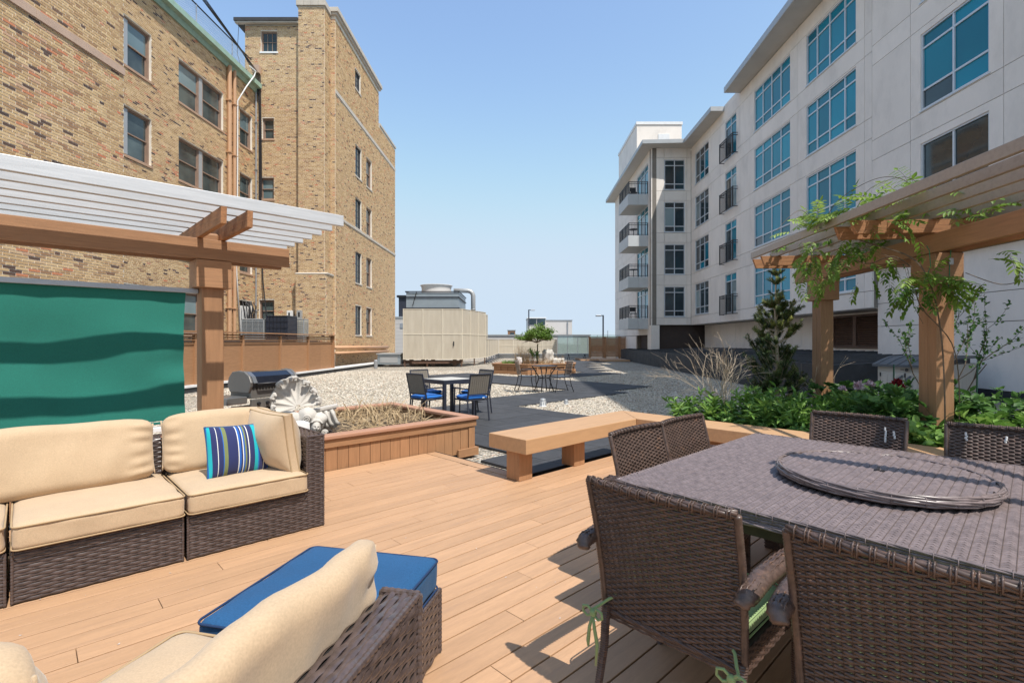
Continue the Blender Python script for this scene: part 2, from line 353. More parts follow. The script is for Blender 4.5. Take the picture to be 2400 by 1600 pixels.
def glassmat(name, c, rough=0.04, c2=None, scale=0.5, ior=1.6):
    m = bpy.data.materials.new(name); m.use_nodes = True
    n = m.node_tree.nodes; L = m.node_tree.links; bs = n['Principled BSDF']
    tc = n.new('ShaderNodeTexCoord'); nz = n.new('ShaderNodeTexNoise'); nz.inputs['Scale'].default_value = scale; nz.inputs['Detail'].default_value = 3
    oi = n.new('ShaderNodeObjectInfo'); ad = n.new('ShaderNodeVectorMath'); ad.operation = 'ADD'
    cmb = n.new('ShaderNodeCombineXYZ'); [L.new(oi.outputs['Random'], cmb.inputs[i]) for i in range(3)]
    sc = n.new('ShaderNodeVectorMath'); sc.operation = 'SCALE'; sc.inputs['Scale'].default_value = 40; L.new(cmb.outputs[0], sc.inputs[0])
    L.new(tc.outputs['Object'], ad.inputs[0]); L.new(sc.outputs[0], ad.inputs[1]); L.new(ad.outputs[0], nz.inputs['Vector'])
    cr = n.new('ShaderNodeValToRGB'); cr.color_ramp.elements[0].position = 0.35; cr.color_ramp.elements[1].position = 0.65
    cr.color_ramp.elements[0].color = tuple(c) + (1,); cr.color_ramp.elements[1].color = tuple(c2 or [x * 1.5 for x in c]) + (1,)
    L.new(nz.outputs['Fac'], cr.inputs[0])
    hv = n.new('ShaderNodeHueSaturation'); vr = n.new('ShaderNodeMapRange'); vr.inputs['To Min'].default_value = 0.62; vr.inputs['To Max'].default_value = 1.25
    L.new(oi.outputs['Random'], vr.inputs[0]); L.new(vr.outputs[0], hv.inputs['Value']); L.new(cr.outputs[0], hv.inputs['Color']); L.new(hv.outputs[0], bs.inputs['Base Color'])
    bs.inputs['Roughness'].default_value = rough; bs.inputs['IOR'].default_value = ior
    bp = n.new('ShaderNodeBump'); bp.inputs['Distance'].default_value = 0.004; bp.inputs['Strength'].default_value = 0.25
    L.new(nz.outputs['Fac'], bp.inputs['Height']); L.new(bp.outputs[0], bs.inputs['Normal'])
    return m
m_teal = glassmat('teal_tinted_glass', (0.0, 0.20, 0.31), 0.05, (0.002, 0.26, 0.38), 0.25, 1.42)
m_dglass = glassmat('dark_glass', (0.012, 0.022, 0.03), 0.04, (0.03, 0.06, 0.075), 0.6)
m_oglass = glassmat('old_window_glass', (0.03, 0.04, 0.045), 0.06, (0.10, 0.13, 0.13), 0.7)
m_blind = glassmat('window_with_pale_blind', (0.16, 0.24, 0.26), 0.08, (0.24, 0.33, 0.36), 0.4)
def clearglass():
    m = bpy.data.materials.new('clear_railing_glass'); m.use_nodes = True
    n = m.node_tree.nodes; L = m.node_tree.links; n.clear()
    out = n.new('ShaderNodeOutputMaterial'); g = n.new('ShaderNodeBsdfGlossy'); t = n.new('ShaderNodeBsdfTransparent'); mx = n.new('ShaderNodeMixShader')
    t.inputs[0].default_value = (0.80, 0.90, 0.88, 1); g.inputs['Roughness'].default_value = 0.03
    mx.inputs[0].default_value = 0.14; L.new(t.outputs[0], mx.inputs[1]); L.new(g.outputs[0], mx.inputs[2]); L.new(mx.outputs[0], out.inputs[0]); return m
m_clear = clearglass()
def meshscreen():
    """finely perforated beige screen: lets a little of what is behind show"""
    m = bpy.data.materials.new('perforated_screen'); m.use_nodes = True
    n = m.node_tree.nodes; L = m.node_tree.links; bs = n['Principled BSDF']; out = n['Material Output']
    tc = n.new('ShaderNodeTexCoord'); nz = n.new('ShaderNodeTexNoise'); nz.inputs['Scale'].default_value = 1.5; nz.inputs['Detail'].default_value = 4
    mp = n.new('ShaderNodeMapping'); mp.inputs['Scale'].default_value = (3, 3, 0.5); L.new(tc.outputs['Object'], mp.inputs[0]); L.new(mp.outputs[0], nz.inputs['Vector'])
    cr = n.new('ShaderNodeValToRGB'); cr.color_ramp.elements[0].color = (0.57, 0.50, 0.40, 1); cr.color_ramp.elements[1].color = (0.66, 0.595, 0.49, 1)
    cr.color_ramp.elements[0].position = 0.3; cr.color_ramp.elements[1].position = 0.7
    L.new(nz.outputs['Fac'], cr.inputs[0]); L.new(cr.outputs[0], bs.inputs['Base Color']); bs.inputs['Roughness'].default_value = 0.7
    t = n.new('ShaderNodeBsdfTransparent'); mx = n.new('ShaderNodeMixShader'); mx.inputs[0].default_value = 0.22
    L.new(bs.outputs[0], mx.inputs[1]); L.new(t.outputs[0], mx.inputs[2]); L.new(mx.outputs[0], out.inputs[0]); return m
m_perf = meshscreen()
def stripes():
    m = bpy.data.materials.new('striped_pillow_fabric'); m.use_nodes = True
    n = m.node_tree.nodes; L = m.node_tree.links; bs = n['Principled BSDF']
    tc = n.new('ShaderNodeTexCoord'); sp = n.new('ShaderNodeSeparateXYZ'); L.new(tc.outputs['Object'], sp.inputs[0])
    mr = n.new('ShaderNodeMapRange'); mr.inputs['From Min'].default_value = -0.235; mr.inputs['From Max'].default_value = 0.235; L.new(sp.outputs[0], mr.inputs[0])
    cr = n.new('ShaderNodeValToRGB'); cr.color_ramp.interpolation = 'CONSTANT'
    nv = (0.012, 0.02, 0.10); rb = (0.01, 0.10, 0.40); tl = (0.0, 0.36, 0.42); wh = (0.75, 0.75, 0.70); ol = (0.16, 0.19, 0.07)
    st = [(0, rb), (0.06, tl), (0.10, nv), (0.165, wh), (0.175, nv), (0.235, rb), (0.25, ol), (0.30, nv), (0.445, wh), (0.455, rb), (0.485, nv), (0.51, wh), (0.522, rb), (0.545, ol), (0.57, nv), (0.60, wh), (0.61, nv), (0.69, tl), (0.745, rb), (0.765, nv), (0.83, wh), (0.842, nv), (0.90, rb), (0.925, ol), (0.955, nv)]
    # a colour ramp holds 32 stops
    el = cr.color_ramp.elements
    while len(el) < len(st): el.new(0.5)
    for i, (p, c) in enumerate(st): el[i].position = p; el[i].color = c + (1,)
    L.new(mr.outputs[0], cr.inputs[0]); L.new(cr.outputs[0], bs.inputs['Base Color']); bs.inputs['Roughness'].default_value = 0.85; bs.inputs['Sheen Weight'].default_value = 0.2
    return m
m_stripe = stripes()
def gravelmat():
    m = bpy.data.materials.new('river_gravel'); m.use_nodes = True
    n = m.node_tree.nodes; L = m.node_tree.links; bs = n['Principled BSDF']
    tc = n.new('ShaderNodeTexCoord'); vo = n.new('ShaderNodeTexVoronoi'); vo.inputs['Scale'].default_value = 26; L.new(tc.outputs['Object'], vo.inputs['Vector'])
    sp = n.new('ShaderNodeSeparateColor'); L.new(vo.outputs['Color'], sp.inputs[0])
    cr = n.new('ShaderNodeValToRGB'); el = cr.color_ramp.elements
    while len(el) < len(GT): el.new(0.5)
    for i, (p, c) in enumerate(GT): el[i].position = p; el[i].color = tuple(c) + (1,)
    L.new(sp.outputs[0], cr.inputs[0])
    mr = n.new('ShaderNodeMapRange'); mr.inputs['From Min'].default_value = 0.3; mr.inputs['From Max'].default_value = 0.62; mr.inputs['To Min'].default_value = 1.0; mr.inputs['To Max'].default_value = 0.45
    L.new(vo.outputs['Distance'], mr.inputs[0])
    nz = n.new('ShaderNodeTexNoise'); nz.inputs['Scale'].default_value = 0.5; L.new(tc.outputs['Object'], nz.inputs['Vector'])
    m2 = n.new('ShaderNodeMapRange'); m2.inputs['To Min'].default_value = 0.86; m2.inputs['To Max'].default_value = 1.12; L.new(nz.outputs['Fac'], m2.inputs[0])
    mu = n.new('ShaderNodeMath'); mu.operation = 'MULTIPLY'; L.new(mr.outputs[0], mu.inputs[0]); L.new(m2.outputs[0], mu.inputs[1])
    hs = n.new('ShaderNodeHueSaturation'); L.new(cr.outputs[0], hs.inputs['Color']); L.new(mu.outputs[0], hs.inputs['Value']); L.new(hs.outputs[0], bs.inputs['Base Color'])
    bs.inputs['Roughness'].default_value = 0.9
    bp = n.new('ShaderNodeBump'); bp.inputs['Distance'].default_value = 0.02; bp.invert = True; L.new(vo.outputs['Distance'], bp.inputs['Height']); L.new(bp.outputs[0], bs.inputs['Normal'])
    return m
m_gravel = gravelmat()
# ================================================================== GROUND AND ROOF DECK
mb = MB(); mb.box((-900, -300, -22.3), (900, 2500, -22))
g = part('ground', mb, M('city_ground', (0.13, 0.14, 0.12), 0.95, 0.5, 0.02, dirt=(0.30, 0.29, 0.27), dscale=0.05, dlo=0.5, dhi=0.6, damt=0.8)); tag(g, kind='structure')
mb = MB(); mb.box((-10.3, -12, -1.2), (13.2, 50, GZ - 0.022))
gr = part('gravel_roof', mb, m_gravel); tag(gr, kind='structure')

PAV = [(4.3, 8.5, 3.85, 10.1), (8.5, 13.1, 8.9, 10.35), (12.5, 15.5, 9.4, 19.6), (15.5, 21.2, 14.3, 15.7), (20.4, 23.1, 15.7, 18.0), (22.3, 24.4, 17.4, 20.0), (24.0, 27.0, 19.2, 21.6), (26.4, 29.2, 21.0, 23.4), (28.6, 32.3, 22.8, 25.2)]
def on_paver(p, q, m=0.0):
    for a, b, c, d in PAV:
        if a - m < p < b + m and c - m < q < d + m: return True
    return 4.4 < p < 8.6 and q < 3.9 and p < 7.9 and q > 1.0 and False
pv = bpy.data.objects.new('paver_path', None); col.objects.link(pv); WM[pv.name] = FD; pv.matrix_world = FD; tag(pv, kind='structure')
mb = MB(); mb.box((-0.2965, -0.2965, -0.03), (0.2965, 0.2965, 0.0))
tile = None; done = set(); NT = 0
for ri, (a, b, c, d) in enumerate(PAV):
    i0 = int(round((a - 4.3) / 0.6)); j0 = int(round((c - 3.85) / 0.6))
    i1 = int(round((b - 4.3) / 0.6)); j1 = int(round((d - 3.85) / 0.6))
    for i in range(i0, i1):
        for j in range(j0, j1):
            if (i, j) in done: continue
            p, q = 4.3 + 0.6 * i + 0.3, 3.85 + 0.6 * j + 0.3
            if p < 4.75 and q > 5.0 and q < 7.7: continue
            done.add((i, j)); z = GZ + 0.016 + R.uniform(-0.0015, 0.0015)
            if tile is None:
                tile = part('paver', mb, m_paver, pv, root=pv); tile.data.transform(Matrix.Identity(4))
                me = bpy.data.meshes.new('paver'); me.from_pydata([(x, y, zz) for x, y, zz in mb.v], [], mb.f); me.materials.append(m_paver); tile.data = me
                o = tile
            else:
                o = tile.copy(); col.objects.link(o); o.parent = pv
            o.location = (p, q, z); NT += 1
EXTRA = []
# a strip of pavers under and in front of the bench, beyond the deck edge
for i in range(-1, 3):
    pass
# gravel stones
def stones(n, x0, x1, y0, y1, s0, s1, name):
    X = NR.uniform(x0, x1, n); Y = NR.uniform(y0, y1, n)
    keep = np.abs(X) < 1.02 * Y * (1200 / 1181.) + 0.3
    P = X * AX[0] + Y * AX[1]; Q = X * BX[0] + Y * BX[1]
    for a, b, c, d in PAV:
        keep &= ~((P > a - 0.01) & (P < b + 0.01) & (Q > c - 0.01) & (Q < d + 0.01))
    keep &= ~((P < 4.6) & (Q < 7.7)); keep &= ~((P < 5.6) & (Q < 3.9))
    keep &= ~((X > 8.2) & (Y > 13)); keep &= X > -9.7 + 0.08 * (Y - 17)
    X = X[keep]; Y = Y[keep]; n = len(X)
    base = np.array([(1, 0, 0), (0, 1, 0), (-1, 0, 0), (0, -1, 0), (0.15, 0.1, 0.62), (0, 0, -0.5)], float)
    F8 = np.array([(0, 1, 4), (1, 2, 4), (2, 3, 4), (3, 0, 4), (1, 0, 5), (2, 1, 5), (3, 2, 5), (0, 3, 5)])
    s = NR.uniform(s0, s1, n); asp = NR.uniform(0.6, 1.0, n); th = NR.uniform(0, 2 * PI, n)
    V = np.repeat(base[None], n, 0) * NR.uniform(0.8, 1.2, (n, 6, 1))
    V[:, :, 0] *= s[:, None]; V[:, :, 1] *= (s * asp)[:, None]; V[:, :, 2] *= (s * NR.uniform(0.6, 0.95, n))[:, None]
    tl = NR.uniform(-0.35, 0.35, n); z = V[:, :, 2] + V[:, :, 0] * np.sin(tl)[:, None]
    x = V[:, :, 0] * np.cos(th)[:, None] - V[:, :, 1] * np.sin(th)[:, None]; y = V[:, :, 0] * np.sin(th)[:, None] + V[:, :, 1] * np.cos(th)[:, None]
    V = np.stack([x + X[:, None], y + Y[:, None], z + GZ - 0.018 + NR.uniform(0, 0.016, n)[:, None]], -1).reshape(-1, 3)
    Fq = (F8[None] + (np.arange(n) * 6)[:, None, None]).reshape(-1, 3)
    t = np.repeat(NR.beta(2.2, 1.6, n), 8)
    o = npmesh(name, V, Fq, m_pebble, smooth=False, tint=t); tag(o, kind='stuff'); return o
o = stones(88000, -7.5, 8.5, 6.8, 14.5, 0.014, 0.026, 'gravel'); tag(o, 'light river gravel spread over the flat roof beside the black pavers', 'gravel')
o = stones(52000, -9.5, 8.5, 14.5, 27, 0.020, 0.036, 'gravel'); tag(o, 'light river gravel on the flat roof farther out around the round planter', 'gravel')

# ---- deck of boards
deck = MB(FD)
deck.box((-6, -5, -0.25), (3.80, 5.36, -0.035)); deck.box((3.80, -5, -0.25), (5.48, 3.74, -0.035))
deck.box((3.805, 3.745, -0.155), (3.825, 5.37, 0.0)); deck.box((3.83, 3.745, -0.155), (5.5, 3.762, 0.0))
dk = part('deck', deck, m_inner); tag(dk, kind='structure')
BW = 0.1340; PITCH = 0.1425
bcache = {}
def board(L):
    k = round(L, 2)
    if k not in bcache:
        m = MB(); m.box((0, 0, -0.03), (k - 0.003, BW, 0))
        me = bpy.data.meshes.new('board'); me.from_pydata(m.v, [], m.f); me.materials.append(m_deck); bcache[k] = me
    return bcache[k]
def put_board(p, q, L, rot=0):
    o = bpy.data.objects.new('board', board(L)); col.objects.link(o); o.parent = dk
    v = FD @ Vector((p, q, R.uniform(-0.001, 0.001)))
    o.location = v; o.rotation_euler = (0, 0, math.atan2(AX[1], AX[0]) + rot)
    if not o.modifiers:
        b = o.modifiers.new('bevel', 'BEVEL'); b.width = 0.0015; b.segments = 1
q = 5.37 - PITCH; row = 0
while q > -2.7:
    pmax = 3.66 if q > 3.60 else 5.49
    if q > 3.60 and q < 3.75: pmax = 3.66
    p = -4.0
    # the joints seen in the photograph fall about every third board
    offs = (0.9 + (row * 1.37) % 3.1)
    first = True
    while p < pmax - 0.05:
        L = offs if first else 3.05
        first = False
        L = min(L, pmax - p)
        if L > 0.05: put_board(p, q, L)
        p += L
    q -= PITCH; row += 1
# border boards
for (p, q, L) in ((3.80, 3.755, 1.60),):
    put_board(p + 0.003, q, L, PI / 2)
# low roof platform beyond the fence, curb along the left edge
mb = MB(); mb.box((-16.5, 8, -3), (-11.4, 30.0, 1.5)); mb.box((-11.4, 10, -6), (-10.1, 46, -1.0))
o = part('lower_roof', mb, m_tar); tag(o, kind='structure')
FC = FR(-9.8, 17.2, 0, 0.08, 1.0)                 # along the left fence: x runs away from the camera, y to the left
mb = MB(FC); mb.box((-14, 0.02, -0.4), (19.5, 0.5, 0.03))
cb = solo('roof_curb', mb, m_tar, 'low black curb with white metal cap along the left edge of the gravel roof', 'roof curb')
cp_ = MB(FC)
for i in range(11): cp_.box((-14 + 3.05 * i, -0.015, 0.033), (-14 + 3.05 * i + 3.04, 0.54, 0.065)); cp_.box((-14 + 3.05 * i, -0.015, -0.005), (-14 + 3.05 * i + 3.04, 0.0, 0.033))
part('curb_cap', cp_, m_white, cb, root=cb)
# ================================================================== BRICK BUILDING (left)
bb = thing('brick_building', 'tan brick building with brown sash windows and a tall tower on the left', 'building', FR(-14, 22, 0, 1, 0))
CH = 0.0775; BL = 0.215
def bricks_on(F, L, z0, z1, openings, inset=0.0, s0=0.0, BL=0.215):
    """list of (s,z,len,hgt) in running bond with a header course every sixth"""
    out = []; k0 = int(z0 / CH); k1 = int(z1 / CH)
    for k in range(k0, k1):
        z = k * CH
        if z < z0 - 1e-6: continue
        cuts = sorted([(a, b) for a, b, c, d in openings if c < z + CH * 0.7 and d > z + CH * 0.3])
        segs = []; s = s0
        for a, b in cuts:
            if a > s: segs.append((s, a))
            s = max(s, b)
        if s < L: segs.append((s, L))
        hdr = (k % 6 == 0); bl = BL / 2 if hdr else BL
        off = (0.5 * BL if k % 2 else 0.0) if not hdr else BL * 0.25
        for a, b in segs:
            i = math.floor((a - off) / bl)
            while True:
                x0 = off + i * bl; x1 = x0 + bl
                if x0 >= b: break
                c0 = max(x0, a); c1 = min(x1, b)
                if c1 - c0 > 0.035: out.append((c0, z, c1 - c0, CH))
                i += 1
    return out
def brick_arrays(F, br, depth=0.012, gap=0.016, dark=0.055):
    n = len(br); A = np.array(br)
    x0 = A[:, 0] + gap / 2; x1 = A[:, 0] + A[:, 2] - gap / 2; z0 = A[:, 1] + gap / 2; z1 = A[:, 1] + A[:, 3] - gap / 2
    d = depth + NR.uniform(-0.003, 0.003, n); ch = 0.003
    V = np.zeros((n, 8, 3))
    for i, (xx, zz, e) in enumerate(((x0, z0, 0), (x1, z0, 0), (x1, z1, 0), (x0, z1, 0))):
        V[:, i, 0] = xx; V[:, i, 2] = zz; V[:, i, 1] = 0.01
    for i, (xx, zz, sx, sz) in enumerate(((x0, z0, 1, 1), (x1, z0, -1, 1), (x1, z1, -1, -1), (x0, z1, 1, -1))):
        V[:, 4 + i, 0] = xx + sx * ch; V[:, 4 + i, 2] = zz + sz * ch; V[:, 4 + i, 1] = -d
    Fq = np.array([(4, 5, 6, 7), (0, 1, 5, 4), (1, 2, 6, 5), (2, 3, 7, 6), (3, 0, 4, 7)])
    Fq = (Fq[None] + (np.arange(n) * 8)[:, None, None]).reshape(-1, 4)
    Mx = np.array(F); V = V.reshape(-1, 3) @ Mx[:3, :3].T + Mx[:3, 3]
    # brick tones cluster in patches
    t = []
    for (s, z, l, h) in br:
        nb = mnoise.noise(Vector((s * 0.9 + F[0][3], z * 1.4, F[1][3]))) * 0.12
        t.append(min(1, max(0, R.betavariate(2.6, 2.3) + nb)))
    # stretch so the tails (dark and red bricks) appear
    t = np.array(t); rnd = NR.uniform(0, 1, n)
    t = np.where(rnd < dark, NR.uniform(0, 0.13, n), np.where(rnd > 0.962, NR.uniform(0.9, 1.0, n), 0.17 + 0.66 * (0.55 * t + 0.45 * NR.uniform(0, 1, n))))
    return V, Fq, np.repeat(t, 5), t
def wall_core(F, L, z0, z1, openings, th=0.3, s0=0.0):
    mb = MB(F)
    xs = sorted(set([s0, L] + [v for o in openings for v in o[:2]])); zs = sorted(set([z0, z1] + [v for o in openings for v in o[2:4]]))
    xs = [x for x in xs if s0 <= x <= L]; zs = [z for z in zs if z0 <= z <= z1]
    for i in range(len(xs) - 1):
        run = None
        for j in range(len(zs) - 1):
            cx, cz = (xs[i] + xs[i + 1]) / 2, (zs[j] + zs[j + 1]) / 2
            hole = any(a < cx < b and c < cz < d for a, b, c, d in openings)
            if hole:
                if run is not None: mb.box((xs[i], 0, run), (xs[i + 1], th, zs[j])); run = None
            elif run is None: run = zs[j]
        if run is not None: mb.box((xs[i], 0, run), (xs[i + 1], th, z1))
    return mb
def sash(F, s0, s1, z0, z1, pair=False, style='sash', sill=True, glass=None, sillmat=None):
    """window part: brown frame set back in the brick, panes as sub-parts. frame y: 0 = wall face, + inwards"""
    y = 0.10; mb = MB(F); fw = 0.07
    def fr(a, b, c, d, w, ya, yb):
        mb.box((a, ya, c), (a + w, yb, d)); mb.box((b - w, ya, c), (b, yb, d)); mb.box((a + w, ya, d - w), (b - w, yb, d)); mb.box((a + w, ya, c), (b - w, yb, c + w))
    fr(s0, s1, z0, z1, fw, y, 0.26)
    panes = []
    cols = [(s0 + fw, s1 - fw)]
    if pair:
        m = (s0 + s1) / 2; mb.box((m - 0.2, y + 0.01, z0 + fw), (m + 0.2, 0.24, z1 - fw)); cols = [(s0 + fw, m - 0.2), (m + 0.2, s1 - fw)]
    for a, b in cols:
        if style == 'sash':
            zm = (z0 + z1) / 2
            for k, (c, d, yy) in enumerate(((zm - 0.02, z1 - fw, y + 0.05), (z0 + fw, zm + 0.02, y + 0.09))):
                fr(a, b, c, d, 0.045, yy, yy + 0.04); panes.append((a + 0.04, b - 0.04, c + 0.04, d - 0.04, yy + 0.02, k))
        elif style == 'grid':
            nx, nz = 3, 2
            fr(a, b, z0 + fw, z1 - fw, 0.03, y + 0.03, y + 0.07)
            for i in range(1, nx): xx = a + (b - a) * i / nx; mb.box((xx - 0.015, y + 0.03, z0 + fw), (xx + 0.015, y + 0.07, z1 - fw))
            for i in range(1, nz): zz = z0 + (z1 - z0) * i / nz; mb.box((a, y + 0.032, zz - 0.015), (b, y + 0.068, zz + 0.015))
            panes.append((a, b, z0 + fw, z1 - fw, y + 0.05, 0))
        elif style == 'steel':
            fr(a, b, z0 + fw, z1 - fw, 0.03, y + 0.03, y + 0.07)
            mb.box(((a + b) / 2 - 0.015, y + 0.03, z0 + fw), ((a + b) / 2 + 0.015, y + 0.07, z1 - fw))
            for i in range(1, 5): zz = z0 + (z1 - z0) * i / 5; mb.box((a, y + 0.032, zz - 0.012), (b, y + 0.068, zz + 0.012))
            panes.append((a, b, z0 + fw, z1 - fw, y + 0.05, 0))
    fmat = m_brown if style != 'steel' else m_char
    wn = part('window', mb, fmat, bb, root=bb)
    for (a, b, c, d, yy, k) in panes:
        pm = MB(F); pm.box((a, yy, c), (b, yy + 0.008, d))
        gm = glass or (m_blind if (k == 0 and R.random() < 0.55) else m_oglass)
        part('pane', pm, gm, wn, root=bb)
    if sill:
        sm = MB(F); sm.box((s0 - 0.06, -0.05, z0 - 0.11), (s1 + 0.06, 0.25, z0 - 0.002)); part('sill', sm, sillmat or m_sill, wn, root=bb, bevel=0.008)
    bk = MB(F); bk.box((s0, 0.27, z0), (s1, 0.29, z1)); part('reveal', bk, m_inner, wn, root=bb)
BR = []
# frames: local x along the wall (seen left to right), y into the wall, outward = -y
def wallframe(x0, y0, x1, y1):
    return FR(x0, y0, 0, x1 - x0, y1 - y0), math.hypot(x1 - x0, y1 - y0)
XL = lambda Y: -16.39 + 0.036 * Y
# main facade, Y 18.0..30.1 ; facing right (+X): local x must run so that left normal points inwards (-X)
F1, L1 = wallframe(XL(17.9), 17.9, XL(30.1), 30.1)
cY = lambda Y: (Y - 17.9) * math.hypot(1, 0.036)
op1 = []; wins1 = []
rows = [(12.62, 14.62), (8.98, 10.98), (5.36, 7.36), (1.76, 3.76)]
for (a, b, pair) in ((20.2, 21.8, False), (23.5, 26.9, True), (28.45, 29.7, False)):
    for r, (c, d) in enumerate(rows):
        op1.append((cY(a), cY(b), c, d)); wins1.append((cY(a), cY(b), c, d, pair, r))
c = wall_core(F1, L1, -3, 16.5, op1); part('wall', c, m_mortar, bb, root=bb)
BR.append((F1, bricks_on(F1, L1, 1.0, 16.4, op1, BL=0.25)))
for (a, b, c_, d_, pair, r) in wins1:
    if r == 3 and a > cY(28): 
        pm = MB(F1); pm.box((a, 0.05, c_), (b, 0.1, d_ - 0.3)); part('white_panel', pm, m_white, bb, root=bb)
        pm = MB(F1); pm.box((a, 0.12, c_), (b, 0.16, d_)); part('back_board', pm, m_inner, bb, root=bb); continue
    sash(F1, a, b, c_, d_, pair)
    if r < 2 and a < cY(22): # pale strip beside the leftmost windows
        pm = MB(F1); pm.box((a + 0.08, 0.085, c_ + 0.08), (a + 0.42, 0.2, d_ - 0.08)); part('side_strip', pm, m_eave, bb, root=bb)
    if pair:
        pm = MB(F1); m_ = (a + b) / 2; pm.box((m_ - 0.12, 0.085, c_ + 0.08), (m_ + 0.12, 0.105, d_ - 0.08)); part('mullion_strip', pm, m_eave, bb, root=bb)
# projecting bay
xb = lambda Y: -12.02 + 0.036 * (Y - 15.6)
F2, L2 = wallframe(xb(10.0), 10.0, xb(15.6), 15.6)
part('wall', wall_core(F2, L2, -3, 19, []), m_mortar, bb, root=bb)
b2 = bricks_on(F2, L2, 0.9, 13.5, [(0, L2, 9.60, 9.86)], BL=0.31)
# the 300 nearest bricks, those that show largest, become single parts
def scr(b):
    P = F2 @ Vector((b[0] + b[2] / 2, 0, b[1])); return P.y
b2s = [b for b in b2 if b[2] > 0.30 and abs(scr(b)) > 11.8 and 1.8 < b[1] < 9.5]
def seen(b):
    P = F2 @ Vector((b[0] + b[2] / 2, 0, b[1])); u = 1200 + 1181 * P.x / P.y; v = 800 - 1181 * (P.z - EYE) / P.y
    return u > 6 and ((v < 345 + u * 0.17) or (560 + u * 0.12 < v < 655))
b2s = sorted([b for b in b2s if seen(b)], key=lambda b: scr(b) + 0.12 * abs(b[1] - 3.5))[:300]
ids = set((round(b[0], 4), round(b[1], 4)) for b in b2s)
b2 = [b for b in b2 if (round(b[0], 4), round(b[1], 4)) not in ids]
BR.append((F2, b2))
# belt course on the bay
mb = MB(F2)
for i in range(4): mb.box((i * 1.40, -0.06, 9.62), (i * 1.40 + 1.393, 0.05, 9.85))
part('belt_course', mb, m_pinkst, bb, root=bb, bevel=0.006)
# return of the bay (faces away from the camera) is hidden; close it
mb = MB(); mb.box((xb(15.6) - 4.5, 15.3, -3), (xb(15.6) - 0.05, 15.55, 19)); part('bay_return', mb, m_mortar, bb, root=bb)
# recessed wall facing the camera
F3, L3 = wallframe(-17.2, 30.1, -12.3, 30.1)
sx = lambda X: X + 17.2
op3 = [(sx(-15.0), sx(-14.02), 18.7, 19.95), (sx(-14.92), sx(-14.22), 13.5, 14.75), (sx(-15.05), sx(-14.22), 9.9, 11.2), (sx(-15.1), sx(-14.22), 6.2, 7.5), (sx(-15.1), sx(-14.2), 2.6, 3.9)]
part('wall', wall_core(F3, L3, -3, 16.4, op3[1:], 0.4), m_mortar, bb, root=bb); part('wall', wall_core(F3, L3, 16.4, 20.35, op3[:1], 0.4, s0=1.26), m_mortar, bb, root=bb)
BR.append((F3, bricks_on(F3, L3, 1.0, 20.3, op3, s0=1.25)))
sash(F3, *op3[0], style='grid', glass=m_dglass, sillmat=m_white); sash(F3, *op3[1]); sash(F3, *op3[2], glass=m_blind); sash(F3, *op3[3]); sash(F3, *op3[4], glass=m_oglass)
# lean roof on the recessed block
mb = MB(); mb.box((-16.45, 29.75, 20.36), (-12.66, 36, 20.55)); part('flat_roof', mb, m_tar, bb, root=bb)
mb = MB(); mb.box((-16.4, 29.8, 20.26), (-12.66, 30.0, 20.358)); part('fascia', mb, m_lime, bb, root=bb)
mb = MB(); mb.box((-16.12, 30.45, 16), (-15.9, 36, 20.3)); part('side_wall', mb, m_mortar, bb, root=bb)
# chimney shaft
F4, L4 = wallframe(-12.64, 29.8, -11.09, 29.8)
part('wall', wall_core(F4, L4, 5.4, 21.2, [], 1.2), m_mortar, bb, root=bb)
BR.append((F4, bricks_on(F4, L4, 5.45, 21.2, [])))
F4s, L4s = wallframe(-11.09, 29.8, -11.09, 30.8)
BR.append((F4s, bricks_on(F4s, L4s, 5.45, 21.2, [])))
F5, L5 = wallframe(-12.72, 29.62, -10.93, 29.62)
part('wall', wall_core(F5, L5, -3, 5.38, [], 1.17), m_mortar, bb, root=bb)
BR.append((F5, bricks_on(F5, L5, 0.9, 5.35, [])))
F5s, L5s = wallframe(-10.93, 29.62, -10.93, 30.78)
BR.append((F5s, bricks_on(F5s, L5s, 0.9, 5.35, [])))
mb = MB(); mb.extr([(29.59, 5.385), (29.59, 5.41), (29.8, 5.49), (30.8, 5.49), (30.8, 5.385)], 'x', -12.76, -10.87); part('ledge', mb, m_lime, bb, root=bb, bevel=0.01)
mb = MB()
for i in range(4): mb.box((-12.74 + 0.435 * i, 29.7, 21.22), (-12.74 + 0.435 * i + 0.428, 31.3, 21.56))
part('chimney_cap', mb, m_lime, bb, root=bb, bevel=0.02)
# tower right face
XT = lambda Y: -10.8 + 0.025 * (Y - 30.8)
F6, L6 = wallframe(XT(30.8), 30.8, XT(39.95), 39.95)
op6 = []
tw = []
for (c, d) in ((12.8, 14.93), (9.25, 11.3), (5.46, 7.6), (1.87, 3.9)):
    for k, (a, b) in enumerate(((34.45, 35.75), (36.85, 38.15))):
        op6.append((a - 30.8, b - 30.8, c, d)); tw.append((a - 30.8, b - 30.8, c, d, k))
op6.append((3.6, 4.75, 18.75, 20.1)); tw.append((3.6, 4.75, 18.75, 20.1, 0))
bands = [(0, L6, 16.55, 16.83), (0, L6, 9.02, 9.2)]
part('wall', wall_core(F6, L6, -3, 21.3, op6, 0.35), m_mortar, bb, root=bb)
BR.append((F6, bricks_on(F6, L6, -0.6, 21.1, op6 + bands)))
for (a, b, c, d, k) in tw: sash(F6, a, b, c, d, style='steel' if k == 0 else 'sash', glass=m_dglass, sillmat=m_lime)
F7, L7 = wallframe(XT(39.95), 39.95, XT(45), 45)
part('wall', wall_core(F7, L7, -3, 18.6, [], 0.35), m_mortar, bb, root=bb)
BR.append((F7, bricks_on(F7, L7, -0.6, 18.5, [(0, L7, 16.55, 16.83), (0, L7, 9.02, 9.2)])))
